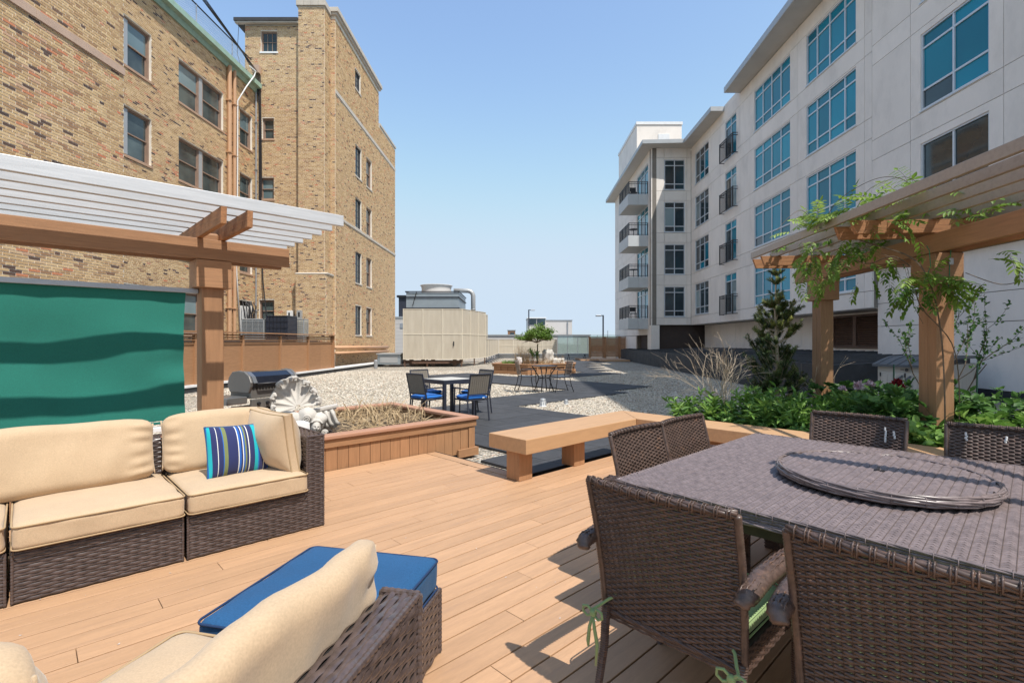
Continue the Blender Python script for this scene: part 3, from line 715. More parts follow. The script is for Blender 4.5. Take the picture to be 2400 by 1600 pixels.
for (F_, L_, a) in ((F6, L6, 0), (F7, L7, 0.0)):
    mb = MB(F_); mb.box((a, -0.05, 16.57), (L_, 0.05, 16.82)); part('stone_band', mb, m_lime, bb, root=bb, bevel=0.006); mb = MB(F_); mb.box((a, -0.06, 9.03), (L_, 0.05, 9.19)); part('stone_band', mb, m_lime, bb, root=bb, bevel=0.006)
# corner pier facing the camera
F8, L8 = wallframe(-11.09, 30.8, XT(30.8), 30.8)
part('wall', wall_core(F8, L8, -3, 21.2, [], 0.1), m_mortar, bb, root=bb)
BR.append((F8, bricks_on(F8, L8, 0.9, 21.1, [])))
mb = MB(F6); mb.box((-0.12, -0.14, 21.3), (L6 + 0.2, 0.5, 21.45)); mb.box((-0.2, -0.24, 21.45), (L6 + 0.25, 0.5, 21.72)); part('coping', mb, m_lime, bb, root=bb, bevel=0.015)
mb = MB(F7); mb.box((0.2, -0.08, 18.6), (L7 + 0.1, 0.45, 18.78)); part('coping', mb, m_lime, bb, root=bb, bevel=0.01)
mb = MB(); mb.box((-16, 31.3, -22), (-11.2, 45, 18.4)); mb.box((-16, 31.3, 18.4), (-11.2, 40, 21)); mb.box((-26, 8, -22), (-16.6, 34, 16.3)); part('core', mb, m_mortar, bb, root=bb)
# copper cornice of the main facade
mb = MB(F1); mb.extr([(-0.40, 16.45), (-0.40, 16.72), (-0.30, 16.78), (0.3, 16.78), (0.3, 16.5), (-0.02, 16.5), (-0.02, 16.2), (-0.10, 16.2), (-0.16, 16.42)], 'x', -4, L1 - 0.05)
part('copper_cornice', mb, m_copper, bb, root=bb)
mb = MB(); mb.box((-30, 8, 16.3), (-15.6, 30, 16.5)); part('roof', mb, m_tar, bb, root=bb)
# downpipes
for i, (Y, r, mt, nm) in enumerate(((27.25, 0.11, m_tanpipeb, 'downpipe'), (27.75, 0.09, m_tanpipeb, 'downpipe'), (30.0, 0.045, m_steel, 'conduit'))):
    s = cY(Y); mb = MB(F1); mb.tube([(s, -r - 0.03, 16.3), (s, -r - 0.03, 1.0)], r, 10)
    for z in (3.2, 6.0, 8.8, 11.6, 14.4): mb.box((s - r - 0.03, -2 * r - 0.05, z), (s + r + 0.03, 0.0, z + 0.05))
    part(nm, mb, mt, bb, root=bb, smooth=False)
s = cY(28.05); mb = MB(F1); mb.tube([(s + 0.6, -0.45, 17.05), (s + 1.15, -0.5, 17.05), (s + 1.0, -0.5, 16.7), (s + 0.3, -0.42, 15.7), (s, -0.12, 14.8), (s, -0.1, 9), (s - 0.1, -0.1, 5.5), (s + 0.3, -0.1, 1.6)], 0.035, 8)
part('cable_duct', mb, m_white, bb, root=bb, smooth=True)
mb = MB(); rr = random.Random(3)
for k in range(5):
    o_ = k * 0.07
    mb.tube([(-15.6 + o_, 12, 19.9 + o_), (-15.55 + o_, 22, 19.0), (-15.5 + o_, 29, 18.0 - o_), (-15.25 + o_, 30.0, 17.2), (-15.05 + o_ * 0.5, 30.0, 15.5 - k * 0.6), (-15.05 + 0.04 * k, 30.02, 6 + k)], 0.018, 5)
mb.tube([(-16.2, 29.9, 20.3), (-16.3, 29.9, 18.5), (-15.9, 29.95, 17)], 0.015, 5)
mb.tube([(-14.9, 29.95, 8.4), (-14.8, 29.95, 5), (-14.4, 29.8, 1.8)], 0.035, 6)
part('cable', mb, m_black, bb, root=bb)
mb = MB(); mb.box((-15.35, 29.75, 17.3), (-14.95, 30.0, 17.75)); part('junction_box', mb, m_pinkst, bb, root=bb)
# all joined brickwork as one part, plus the single bricks
Vs = []; Fs = []; Ts = []; nv = 0
for k_, (F_, br) in enumerate(BR):
    V, Fq, t, _ = brick_arrays(F_, br, dark=0.055 if k_ < 2 else 0.035); Vs.append(V); Fs.append(Fq + nv); Ts.append(t); nv += len(V)
npmesh('brickwork', np.concatenate(Vs), np.concatenate(Fs), m_brick, parent=bb, root=bb, smooth=False, tint=np.concatenate(Ts), kind='stuff')
variants = []
for k in range(14):
    V, Fq, t, _ = brick_arrays(FW, [(-0.155, -CH / 2, 0.31, CH)])
    me = bpy.data.meshes.new('brick'); me.from_pydata([tuple(v) for v in V], [], [tuple(int(i) for i in f) for f in Fq])
    tv = [0.05, 0.2, 0.28, 0.35, 0.42, 0.48, 0.52, 0.56, 0.6, 0.66, 0.72, 0.78, 0.86, 0.97][k]
    at = me.attributes.new('tint', 'FLOAT', 'FACE'); at.data.foreach_set('value', [tv] * 5); me.materials.append(m_brick); variants.append(me)
Rm = F2.to_euler('XYZ')
for b in b2s:
    o = bpy.data.objects.new('brick', variants[min(13, int(R.random() * 14))]); col.objects.link(o); o.parent = bb
    P = F2 @ Vector((b[0] + b[2] / 2, 0, b[1] + CH / 2)); P = rootM(bb).inverted() @ P
    o.location = P; o.rotation_euler = Rm
# roof railing of chain link
cl = thing('chain_link_fence', 'chain link fence with black top rail along the edge of the brick roof', 'fence', FR(-15.4, 22, 16.78, 1, 0))
mb = MB(F1); mb.tube([(-5, 0.1, 18.05), (L1 - 0.3, 0.1, 18.05)], 0.035, 6); part('top_rail', mb, m_black, cl, root=cl)
for s in range(-5, 13, 3):
    mb = MB(F1); mb.tube([(s, 0.1, 16.8), (s, 0.1, 18.1)], 0.03, 6); part('post', mb, m_steel, cl, root=cl)
mb = MB(F1)
x = -5.0
while x < L1 - 1.3:
    for sgn in (1, -1):
        a = (x, 0.1, 16.8) if sgn > 0 else (x + 1.2, 0.1, 16.8); b = (x + 1.2, 0.1, 18.0) if sgn > 0 else (x, 0.1, 18.0)
        mb.tube([a, b], 0.004, 3, cap=False)
    x += 0.09
part('wire_mesh', mb, m_steel, cl, root=cl, kind='stuff')
# pipes low on the tower wall and the metal duct end
mb = MB(); mb.tube([(-10.6, 30.2, 1.05), (-10.35, 42, 0.95)], 0.11, 8); mb.tube([(-10.55, 30.2, 0.72), (-10.3, 42, 0.62)], 0.09, 8)
solo('roof_pipe', mb, m_tanpipeb, 'pair of long tan pipes running along the foot of the brick tower', 'pipe', smooth=True)

# ---- air conditioning units on the lower roof behind the wooden fence
def ac(name, label, x0, x1, y0, y1, z0, z1, mat, style):
    t = thing(name, label, 'air conditioner', FR((x0 + x1) / 2, (y0 + y1) / 2, z0, 1, 0), 'air conditioning units behind the fence')
    mb = MB(); mb.box((x0 + 0.02, y0 + 0.02, z0), (x1 - 0.02, y1 - 0.02, z1 - 0.06)); part('coil', mb, mat, t, root=t)
    mb = MB(); mb.box((x0, y0, z1 - 0.06), (x1, y1, z1)); mb.box((x0, y0, z0), (x1, y1, z0 + 0.05))
    for (a, b) in ((x0, y0), (x1 - 0.05, y0), (x0, y1 - 0.05), (x1 - 0.05, y1 - 0.05)): mb.box((a, b, z0), (a + 0.05, b + 0.05, z1))
    part('casing', mb, m_eave if style != 2 else m_char, t, root=t, bevel=0.01)
    mb = MB()
    if style == 1:
        for i in range(14): z = z0 + 0.07 + i * (z1 - z0 - 0.14) / 14; mb.box((x0 + 0.05, y0 - 0.006, z), (x1 - 0.05, y0 + 0.02, z + 0.02)); mb.box((x1 - 0.02, y0 + 0.05, z), (x1 + 0.006, y1 - 0.05, z + 0.02))
        for i in range(1, 4): xx = x0 + (x1 - x0) * i / 4; mb.box((xx - 0.008, y0 - 0.01, z0), (xx + 0.008, y0, z1))
    else:
        for i in range(1, 4): z = z0 + i * (z1 - z0) / 4; mb.box((x0 - 0.008, y0 - 0.008, z), (x1 + 0.008, y0, z + 0.015))
        for i in range(1, 6): xx = x0 + (x1 - x0) * i / 6; mb.box((xx - 0.005, y0 - 0.01, z0), (xx + 0.005, y0, z1))
    part('grille', mb, m_eave if style == 1 else m_black, t, root=t)
ac('air_conditioner', 'pale grey air conditioning unit with louvred sides, left of the three behind the fence', -13.55, -12.4, 25.2, 26.3, 1.5, 2.56, m_galv, 1)
ac('air_conditioner', 'dark grey wire-caged air conditioning unit, middle of the three behind the fence', -12.35, -11.25, 25.3, 26.4, 1.5, 2.72, m_char, 2)
ac('air_conditioner', 'narrow cream louvred unit beside the dark air conditioner behind the fence', -11.55, -10.98, 26.6, 27.2, 1.2, 2.62, m_beigef, 1)
for i, (u0, u1, z0, z1, lb) in enumerate(((-13.35, -13.0, 2.75, 3.25, 'white electric meter box on brick wall, left of the two'), (-12.6, -12.3, 2.7, 3.25, 'grey disconnect switch box at the foot of the brick chimney shaft'))):
    t = thing('electric_box', lb, 'electric box', FR(u0, 29.5, z0, 1, 0), 'electric boxes on the brick wall')
    y_ = 29.85 if i == 0 else 29.45
    mb = MB(); mb.box((u0, y_, z0), (u1, y_ + 0.16, z1)); part('case', mb, m_white if i == 0 else m_eave, t, root=t, bevel=0.01)
    mb = MB(); mb.box((u0 + 0.1, y_ - 0.006, z0 + 0.15), (u0 + 0.2, y_, z1 - 0.12)); part('sticker', mb, m_black, t, root=t)
mb = MB(); rr = random.Random(5)
for k in range(9):
    a = -15.2 + 0.012 * k
    x = rr.uniform(28.5, 29.7)
    mb.tube([(XL(x) + 0.12, x, 3.7), (XL(x) + 0.25, x + rr.uniform(-0.2, 0.2), 3.3 + rr.uniform(-0.2, 0.2)), (XL(x) + 0.2, x + rr.uniform(-0.3, 0.3), 2.5), (XL(x) + 0.2, x, 1.5)], 0.03, 6)
solo('refrigerant_hose', mb, m_black, 'bundle of black and white hoses hanging from the boarded window', 'hose', smooth=True)

# ---- wooden fence on the curb
fn = thing('wooden_fence', 'low tan wooden fence with louvred top along the left edge of the roof', 'fence', FC @ Matrix.Translation((0, 0.2, 0.05)))
FL_ = 8.75; FZ0 = 0.067; FZ1 = 1.76
posts = [-9.0, -6.2, -3.4, -1.3, 1.15, 3.7, 6.1, FL_ - 0.06]
posts_u = []
for i, s in enumerate(posts):
    mb = MB(FC); mb.box((s - 0.05, 0.06, FZ0), (s + 0.05, 0.16, FZ1 - 0.1)); part('post', mb, m_wood, fn, root=fn)
    if i + 1 < len(posts):
        a, b = s + 0.052, posts[i + 1] - 0.052
        n_ = max(1, int((b - a) / 1.2)); w_ = (b - a) / n_
        for k in range(n_):
            mb = MB(FC); mb.box((a + k * w_ + 0.003, 0.12, FZ0), (a + (k + 1) * w_ - 0.003, 0.14, FZ1 - 0.42)); part('panel', mb, m_wood, fn, root=fn)
        mb = MB(FC); mb.box((a, 0.09, FZ1 - 0.43), (b, 0.15, FZ1 - 0.35)); part('rail', mb, m_wood, fn, root=fn)
        for k in range(3):
            z = FZ1 - 0.31 + k * 0.085
            mb = MB(FC); mb.extr([(0.05, z), (0.05, z + 0.018), (0.16, z + 0.05), (0.16, z + 0.032)], 'x', a, b); part('louvre_slat', mb, m_wood, fn, root=fn)
mb = MB(FC); mb.box((-9.2, -0.03, FZ1 - 0.045), (FL_ + 0.02, 0.26, FZ1)); part('cap_board', mb, m_wood, fn, root=fn)
mb = MB(FC); mb.box((FL_ - 0.02, 0.02, FZ0), (FL_, 0.24, FZ1 - 0.05)); part('end_board', mb, m_wood, fn, root=fn)
# ================================================================== PALE PANELLED BUILDING (right)
rb = thing('apartment_building', 'pale panelled apartment building with blue glass windows and balconies on the right', 'building', FR(14, 25, 0, 1, 0))
XR = lambda Y: 12.5 + 0.014 * Y
def facef(x0, y0, x1, y1): return FR(x0, y0, 0, x1 - x0, y1 - y0), math.hypot(x1 - x0, y1 - y0)
# facing -X: seen from the left, local x must run towards the camera so that y points into the wall
Y_far = 36.6; Y_near = -8.0
G1F, G1L = facef(XR(Y_far), Y_far, XR(Y_near), Y_near)
sy = lambda Y: (Y_far - Y)
FLH = 3.07; B0 = 3.31
def grid_window(F, s0, s1, z0, z1, ncol, lo=0.5, hi=0.5, glass=None, y=0.06, mid=None, fills=None):
    mb = MB(F); f = 0.055
    mb.box((s0, y - 0.03, z0), (s0 + f, y + 0.07, z1)); mb.box((s1 - f, y - 0.03, z0), (s1, y + 0.07, z1))
    mb.box((s0 + f, y - 0.03, z1 - f), (s1 - f, y + 0.07, z1)); mb.box((s0 + f, y - 0.03, z0), (s1 - f, y + 0.07, z0 + f))
    cols = [s0 + (s1 - s0) * i / ncol for i in range(ncol + 1)] if mid is None else [s0] + mid + [s1]
    for c in cols[1:-1]: mb.box((c - 0.032, y - 0.02, z0 + f), (c + 0.032, y + 0.07, z1 - f))
    zs = [z0]
    if lo: zs.append(z0 + lo)
    if hi: zs.append(z1 - hi)
    zs.append(z1)
    for z in zs[1:-1]: mb.box((s0 + f, y - 0.018, z - 0.03), (s1 - f, y + 0.068, z + 0.03))
    mb.box((s0 - 0.03, y - 0.09, z0 - 0.05), (s1 + 0.03, y + 0.05, z0 - 0.003))
    wn = part('window', mb, m_wframe, rb, root=rb)
    for i in range(len(cols) - 1):
        for j in range(len(zs) - 1):
            pm = MB(F); pm.box((cols[i] + 0.012, y + 0.02, zs[j] + 0.012), (cols[i + 1] - 0.012, y + 0.03, zs[j + 1] - 0.012))
            g = glass if glass else m_teal
            if fills and fills.get((i, j)): g = fills[(i, j)]
            part('pane', pm, g, wn, root=rb)
    bk = MB(F); bk.box((s0, y + 0.1, z0), (s1, y + 0.12, z1)); part('back', bk, m_inner, wn, root=rb)
def panelled(F, s_breaks, z_breaks, openings, th=0.08, gap=0.018):
    for i in range(len(s_breaks) - 1):
        for j in range(len(z_breaks) - 1):
            a, b, c, d = s_breaks[i], s_breaks[i + 1], z_breaks[j], z_breaks[j + 1]
            rects = [(a + gap / 2, b - gap / 2, c + gap / 2, d - gap / 2)]
            for (oa, ob, oc, od) in openings:
                new = []
                for (ra, rb_, rc, rd) in rects:
                    if oa >= rb_ or ob <= ra or oc >= rd or od <= rc: new.append((ra, rb_, rc, rd)); continue
                    if rc < oc: new.append((ra, rb_, rc, oc))
                    if rd > od: new.append((ra, rb_, od, rd))
                    c2, d2 = max(rc, oc), min(rd, od)
                    if ra < oa: new.append((ra, oa, c2, d2))
                    if rb_ > ob: new.append((ob, rb_, c2, d2))
                rects = new
            mb = MB(F); ok = False
            for r in rects:
                if r[1] - r[0] > 0.03 and r[3] - r[2] > 0.03: mb.box((r[0], 0, r[2]), (r[1], th, r[3])); ok = True
            if ok: part('wall_panel', mb, m_gpanel, rb, root=rb)
op = []
G4 = (sy(35.8), sy(33.25)); DR = (sy(30.6), sy(29.0)); G3 = (sy(26.8), sy(23.25)); G2 = (sy(21.95), sy(18.7)); G1 = (sy(15.7), sy(13.4)); G0 = (sy(9.5), sy(6.5)); G00 = (sy(3.5), sy(0.5))
zrows = [(B0 + FLH * k, B0 + FLH * k + 2.17) for k in range(4)]
for (a, b) in (G4, G3, G2):
    for (c, d) in zrows: op.append((a, b, c, d))
for k in range(4): op.append((DR[0], DR[1], 3.13 + FLH * k, 5.45 + FLH * k))
g1rows = [(5.2, 7.56), (8.58, 10.95), (11.95, 14.3)]
for (a, b) in (G1, G0, G00):
    for (c, d) in g1rows: op.append((a, b, c, d))
SB = [0, sy(32.9), sy(31.2), sy(28.5), sy(27.3), sy(22.6), sy(18.25), sy(17.85)]
ZB = [2.62] + [v for k in range(4) for v in (B0 + FLH * k - 0.06, B0 + FLH * k + 2.24)] + [15.45]
ZB = [2.62, 3.22, 5.55, 6.3, 8.62, 9.37, 11.69, 12.44, 14.76, 15.45]
panelled(G1F, SB, ZB, op)
SB2 = [sy(17.85), sy(16.1), sy(13.0), sy(9.9), sy(6.2), sy(3.9), sy(0.2), sy(-8.0)]
panelled(G1F, SB2, [4.05, 4.95, 7.8, 8.5, 11.15, 11.85, 14.5, 15.45], op)
part('wall_core', wall_core(G1F @ Matrix.Translation((0, 0.085, 0)), sy(17.85), 2.62, 15.5, op, 0.3), m_joint, rb, root=rb)
part('wall_core', wall_core(G1F @ Matrix.Translation((0, 0.085, 0)), sy(-8.0), 4.06, 15.5, op, 0.3, s0=sy(17.84)), m_joint, rb, root=rb)
for r, (c, d) in enumerate(zrows):
    grid_window(G1F, G4[0], G4[1], c, d, 3, 0.5, 0.5, glass=m_dglass if r < 3 else m_dglass, fills={(2, 1): m_teal, (1, 0): m_teal} if r % 2 else {(0, 1): m_blind})
    grid_window(G1F, G3[0], G3[1], c, d, 4, 0.5, 0.45, fills={(0, 0): m_dglass} if r == 1 else None)
    grid_window(G1F, G2[0], G2[1], c, d, 4, 0.5, 0.45, mid=[G2[0] + 0.75, G2[0] + 1.6, G2[0] + 2.55])
for (a, b) in (G1, G0, G00):
    for r, (c, d) in enumerate(g1rows):
        grid_window(G1F, a, b, c, d, 2, 0.62 if r else 0.5, 0.0 if r == 0 else 0.45, glass=m_dglass if r == 0 else None, fills={(0, 0): m_dglass})
for k in range(4):
    z = 3.13 + FLH * k
    grid_window(G1F, DR[0], DR[1], z, z + 2.32, 2, 0.0, 0.45, fills={(0, 0): m_dglass, (1, 0): m_teal if k % 2 else m_blind})
    # juliet balcony rail
    rl = MB(G1F); s0, s1 = DR[0] - 0.12, DR[1] + 0.2; z0 = z - 0.12; z1 = z + 1.0
    for zz in (z0, z1, z1 - 0.13): rl.box((s0, -0.30, zz), (s1, -0.26, zz + 0.035)); rl.box((s0, -0.26, zz), (s0 + 0.035, -0.005, zz + 0.035)); rl.box((s1 - 0.035, -0.26, zz), (s1, -0.005, zz + 0.035))
    for s in (s0, (s0 + s1) / 2, s1 - 0.045): rl.box((s, -0.305, z0 - 0.02), (s + 0.045, -0.255, z1 + 0.05))
    n_ = 16
    for i in range(1, n_): s = s0 + (s1 - s0) * i / n_; rl.box((s - 0.008, -0.29, z0), (s + 0.008, -0.272, z1))
    part('balcony_rail', rl, m_black, rb, root=rb)
# upper block that rises behind the near part (its shade falls on the gravel)
mb = MB(); mb.box((XR(6) + 0.55, -8.0, -22), (40, 17.8, 15.4)); mb.box((XR(6) + 0.55, 17.8, 2.63), (40, Y_far - 0.05, 15.4)); mb.box((14.5, 17.8, -22), (40, Y_far - 0.05, 2.63)); part('core', mb, m_joint, rb, root=rb)
mb = MB(); mb.box((12.25, -0.5, 16.0), (34, 13.6, 25.8)); part('upper_storeys', mb, m_gpanel, rb, root=rb)
# ground storey of the near part, slightly set back below an overhang
GF, GL = facef(12.95, 17.85, 12.6, -8.0)
panelled(GF, [0, 1.9, 5.2, 8.6, 12.0, 15.6, GL], [0.12, 1.95, 2.75, 3.98], [])
mb = MB(GF); mb.box((0, 0.085, -1), (GL, 0.6, 4.0)); part('ground_storey_core', mb, m_joint, rb, root=rb)
mb = MB(GF); mb.box((-0.02, -0.06, -1), (GL, 0.0, 0.10)); part('base_curb', mb, m_tar, rb, root=rb)
mb = MB(); mb.add([(XR(17.85) , 17.85, 4.03), (XR(-8.0), -8.0, 4.03), (14, -8.0, 4.03), (14, 17.85, 4.03), (XR(17.85), 17.85, 4.05), (XR(-8.0), -8.0, 4.05), (14, -8.0, 4.05), (14, 17.85, 4.05)], [(0, 1, 2, 3), (4, 7, 6, 5), (0, 4, 5, 1), (1, 5, 6, 2), (2, 6, 7, 3), (3, 7, 4, 0)])
part('overhang_flashing', mb, m_white, rb, root=rb)
mb = MB(); mb.box((12.98, 17.80, -1), (15.2, 17.86, 2.60)); part('end_wall', mb, m_gpanel, rb, root=rb)
# recess under the main front
mb = MB(); mb.add([(XR(36.6) + 0.01, 36.6, 2.60), (XR(17.86) + 0.01, 17.86, 2.60), (15.3, 17.86, 2.60), (15.3, 36.6, 2.60), (XR(36.6) + 0.01, 36.6, 2.615), (XR(17.86) + 0.01, 17.86, 2.615), (15.3, 17.86, 2.615), (15.3, 36.6, 2.615)], [(0, 1, 2, 3), (4, 7, 6, 5), (0, 4, 5, 1), (1, 5, 6, 2), (2, 6, 7, 3), (3, 7, 4, 0)])
part('soffit', mb, m_soffit, rb, root=rb)
RF, RL_ = facef(14.0, 36.6, 14.0, 17.87)
panelled(RF, [0, 2.6, 5.0, 7.4, 9.8, 12.2, 14.2, RL_], [-0.3, 2.59], [(14.7, 17.5, 1.15, 2.5)])
mb = MB(RF); mb.box((0, 0.085, -1), (RL_, 0.4, 2.6)); part('recess_core', mb, m_joint, rb, root=rb)
# louvred vent in the recess, brought forward to the wall line
mb = MB(RF); LZ0, LZ1 = 1.15, 2.5; la, lb = 14.7, 17.5
for (a, b, c, d) in ((la, lb, LZ1 - 0.09, LZ1), (la, lb, LZ0, LZ0 + 0.09), (la, la + 0.09, LZ0 + 0.09, LZ1 - 0.09), (lb - 0.09, lb, LZ0 + 0.09, LZ1 - 0.09), ((la + lb) / 2 - 0.1, (la + lb) / 2 + 0.1, LZ0 + 0.09, LZ1 - 0.09)): mb.box((a, -0.08, c), (b, 0.05, d))
lv = part('louvred_vent', mb, m_louv, rb, root=rb)
for (a, b) in ((la + 0.095, (la + lb) / 2 - 0.105), ((la + lb) / 2 + 0.105, lb - 0.095)):
    for k in range(13):
        z = LZ0 + 0.11 + k * 0.088
        mb = MB(RF); mb.extr([(-0.06, z), (-0.06, z + 0.015), (0.02, z + 0.075), (0.02, z + 0.06)], 'x', a, b); part('louvre_slat', mb, m_louv, lv, root=rb)
mb = MB(RF); mb.box((la, 0.06, LZ0), (lb, 0.08, LZ1)); part('vent_back', mb, m_inner, lv, root=rb)
# far bay: face towards the camera
BX0 = 10.1; BY = 36.6
BF, BL_ = facef(BX0, BY, 13.0, BY)
bwx = (11.07 - BX0, 12.55 - BX0)
bop = [(bwx[0], bwx[1], 3.22 + FLH * k, 5.40 + FLH * k) for k in range(4)]
panelled(BF, [0, 0.95, 2.6, BL_], [2.62, 3.15, 5.5, 6.25, 8.6, 9.3, 11.65, 12.35, 14.75, 15.45], bop)
part('wall_core', wall_core(BF @ Matrix.Translation((0, 0.085, 0)), BL_, 2.62, 15.5, bop, 0.3), m_joint, rb, root=rb)
for i, o_ in enumerate(bop):
    grid_window(BF, *o_, 2, 0.42, 0.42, glass=m_dglass, fills={(0, 1): m_blind} if i == 2 else None)
panelled(BF, [0, 0.62], [-0.2, 2.61], []); mb = MB(BF); mb.box((0.01, 0.085, -1), (0.60, 1.0, 2.61)); part('pier', mb, m_gpanel, rb, root=rb)
mb = MB(); mb.box((10.6, 38.2, -1), (15.0, 38.3, 2.6)); mb.box((10.11, 36.7, 2.60), (15, 38.3, 2.615)); part('recess_back', mb, m_dbrown, rb, root=rb)
mb = MB(); mb.box((14.0, 37.2, 0.6), (14.3, 38.1, 2.0)); part('opening', mb, m_inner, rb, root=rb)
# far bay: long left side with balconies
YB1 = 50.3
xs_ = lambda Y: BX0 + 0.014 * (Y - BY)
SF, SL = facef(xs_(YB1), YB1, BX0, BY)
ss = lambda Y: YB1 - Y
sop = [(ss(41.0), ss(37.45), 3.1 + FLH * k, 5.45 + FLH * k) for k in range(4)]
panelled(SF, [0, ss(46.5), ss(43.5), ss(41.2), SL], [1.9, 2.6, 3.15, 5.5, 6.25, 8.6, 9.3, 11.65, 12.35, 14.75, 15.45], sop)
panelled(SF, [0, ss(41.2)], [-0.3, 1.88], [])
part('wall_core', wall_core(SF @ Matrix.Translation((0, 0.085, 0)), SL, -1, 15.5, sop + [(ss(41.2), SL + 1, -1.1, 2.6)], 0.3), m_joint, rb, root=rb)
for o_ in sop: grid_window(SF, *o_, 3, 0.0, 0.45, fills={(1, 0): m_dglass})
mb = MB(SF); mb.box((ss(47.5), -0.02, 1.2), (ss(46.9), 0.02, 1.8)); part('wall_vent', mb, m_steel, rb, root=rb)
mb = MB(); mb.box((10.5, 36.95, -22), (24, 50.2, 15.4)); part('core', mb, m_dbrown, rb, root=rb)
# balconies
for k in range(4):
    z1 = 12.33 - FLH * (3 - k) + 0.02; z0 = z1 - 0.80
    x0, x1, y0, y1 = 8.62, xs_(39) - 0.03, 37.4, 40.7
    mb = MB(); mb.box((x0 + 0.05, y0 + 0.05, z0 + 0.02), (x1, y1 - 0.05, z1 - 0.02)); bl = part('balcony', mb, m_soffit, rb, root=rb)
    xm = (x0 + x1) / 2
    for (a, b) in ((x0, xm), (xm, x1)): mb = MB(); mb.box((a + 0.008, y0, z0), (b - 0.008, y0 + 0.045, z1)); part('fascia_panel', mb, m_slab, bl, root=rb)
    for i in range(3): mb = MB(); a = y0 + 0.05 + i * (y1 - y0 - 0.05) / 3; mb.box((x0, a + 0.008, z0), (x0 + 0.045, a + (y1 - y0 - 0.05) / 3 - 0.008, z1)); part('fascia_panel', mb, m_slab, bl, root=rb)
    rl = MB(); zt = z1 + 0.92
    for zz in (zt, zt - 0.14, z1 + 0.06):
        rl.box((x0 + 0.05, y0 + 0.05, zz), (x1, y0 + 0.09, zz + 0.035)); rl.box((x0 + 0.05, y0 + 0.09, zz), (x0 + 0.09, y1, zz + 0.035))
    for x in (x0 + 0.05, xm, x1 - 0.05): rl.box((x, y0 + 0.045, z1), (x + 0.045, y0 + 0.095, zt + 0.04))
    for y in (y0 + 1.1, y0 + 2.2, y1 - 0.05): rl.box((x0 + 0.045, y, z1), (x0 + 0.095, y + 0.045, zt + 0.04))
    for i in range(1, 14): x = x0 + 0.05 + (x1 - x0) * i / 14; rl.box((x - 0.008, y0 + 0.06, z1 + 0.06), (x + 0.008, y0 + 0.078, zt))
    for i in range(1, 28): y = y0 + 0.05 + (y1 - y0) * i / 28; rl.box((x0 + 0.06, y - 0.008, z1 + 0.06), (x0 + 0.078, y + 0.008, zt))
    part('balcony_rail', rl, m_black, bl, root=rb)
    # small furniture on each balcony
    fm = MB(FR(9.3, 38.6, z1 - 0.02, 1, 0))
    lb = ['black folding chair on the lowest balcony', 'black patio table with two stools on the second lowest balcony', 'small round black table on the third balcony up', 'black lounge chair on the topmost balcony'][k]
    if k in (1, 2):
        fm.lathe([(0.33, 0.70), (0.34, 0.72), (0.33, 0.74)], 14); fm.tube([(0, 0, 0.02), (0, 0, 0.7)], 0.025, 6)
        for a in (0, 2.1, 4.2): fm.tube([(0, 0, 0.12), (0.28 * math.cos(a), 0.28 * math.sin(a), 0.02)], 0.018, 5)
        solo('patio_table', fm, m_black, lb, 'table', F=FR(9.3, 38.6, z1 - 0.02, 1, 0))
    else:
        for (x, y) in ((-0.2, -0.2), (0.2, -0.2), (-0.2, 0.2), (0.2, 0.2)): fm.tube([(x, y, 0.02), (x * 0.9, y, 0.42)], 0.018, 5)
        fm.box((-0.24, -0.24, 0.42), (0.24, 0.24, 0.46)); fm.box((-0.24, 0.22, 0.46), (-0.2, 0.27, 0.95)); fm.box((0.2, 0.22, 0.46), (0.24, 0.27, 0.95)); fm.box((-0.22, 0.235, 0.6), (0.22, 0.255, 0.93))
        solo('balcony_chair', fm, m_black, lb, 'chair', F=FR(9.3, 38.6, z1 - 0.02, 1, 0))
# eaves
def eave(poly, zlo, zhi, name='eave'):
    mb = MB(); mb.prism(poly, zlo, zhi); e = part(name, mb, m_eave, rb, root=rb)
    mb = MB(); cx = sum(p[0] for p in poly) / len(poly); cy_ = sum(p[1] for p in poly) / len(poly)
    mb.prism([(cx + (x - cx) * 0.995, cy_ + (y - cy_) * 0.995) for x, y in poly], zlo - 0.02, zlo - 0.004); part('eave_soffit', mb, m_soffit, e, root=rb)
eave([(9.5, 51.1), (9.25, 35.75), (12.15, 35.6), (12.1, 30.7), (13.3, 30.7), (13.3, 36.8), (10.4, 36.9), (10.5, 51.1)], 15.45, 15.72)
eave([(12.02, 28.6), (11.62, 20.9), (11.5, 13.6), (11.4, -8.0), (13.2, -8.0), (13.2, 28.6)], 15.5, 15.8)
mb = MB(); mb.box((XR(30) + 0.02, 28.6, 15.46), (13.4, 30.7, 15.78)); part('parapet', mb, m_gpanel, rb, root=rb)
# soffit seams
# penthouse and roof plant
mb = MB(); mb.box((11.15, 45, 15), (15.15, 52.6, 20.75)); ph = part('penthouse', mb, m_gpanel, rb, root=rb)
mb = MB(); mb.box((11.08, 44.93, 20.75), (15.22, 52.7, 21.0)); part('penthouse_cap', mb, m_white, ph, root=rb)
mb = MB(); mb.box((13.05, 44.95, 15.7), (14.05, 44.99, 19.9)); part('penthouse_door', mb, m_white, ph, root=rb)
mb = MB(); mb.box((15.15, 45.5, 15), (17, 52, 19.2)); part('penthouse_side', mb, m_gpanel, ph, root=rb)
mb = MB(); mb.box((10.9, 43.9, 16.4), (11.7, 44.6, 17.3)); part('roof_unit', mb, m_eave, rb, root=rb); 
mb = MB(); mb.box((10.9, 43.95, 15.7), (11.7, 44.5, 16.4)); part('roof_unit_stand', mb, m_steel, rb, root=rb)

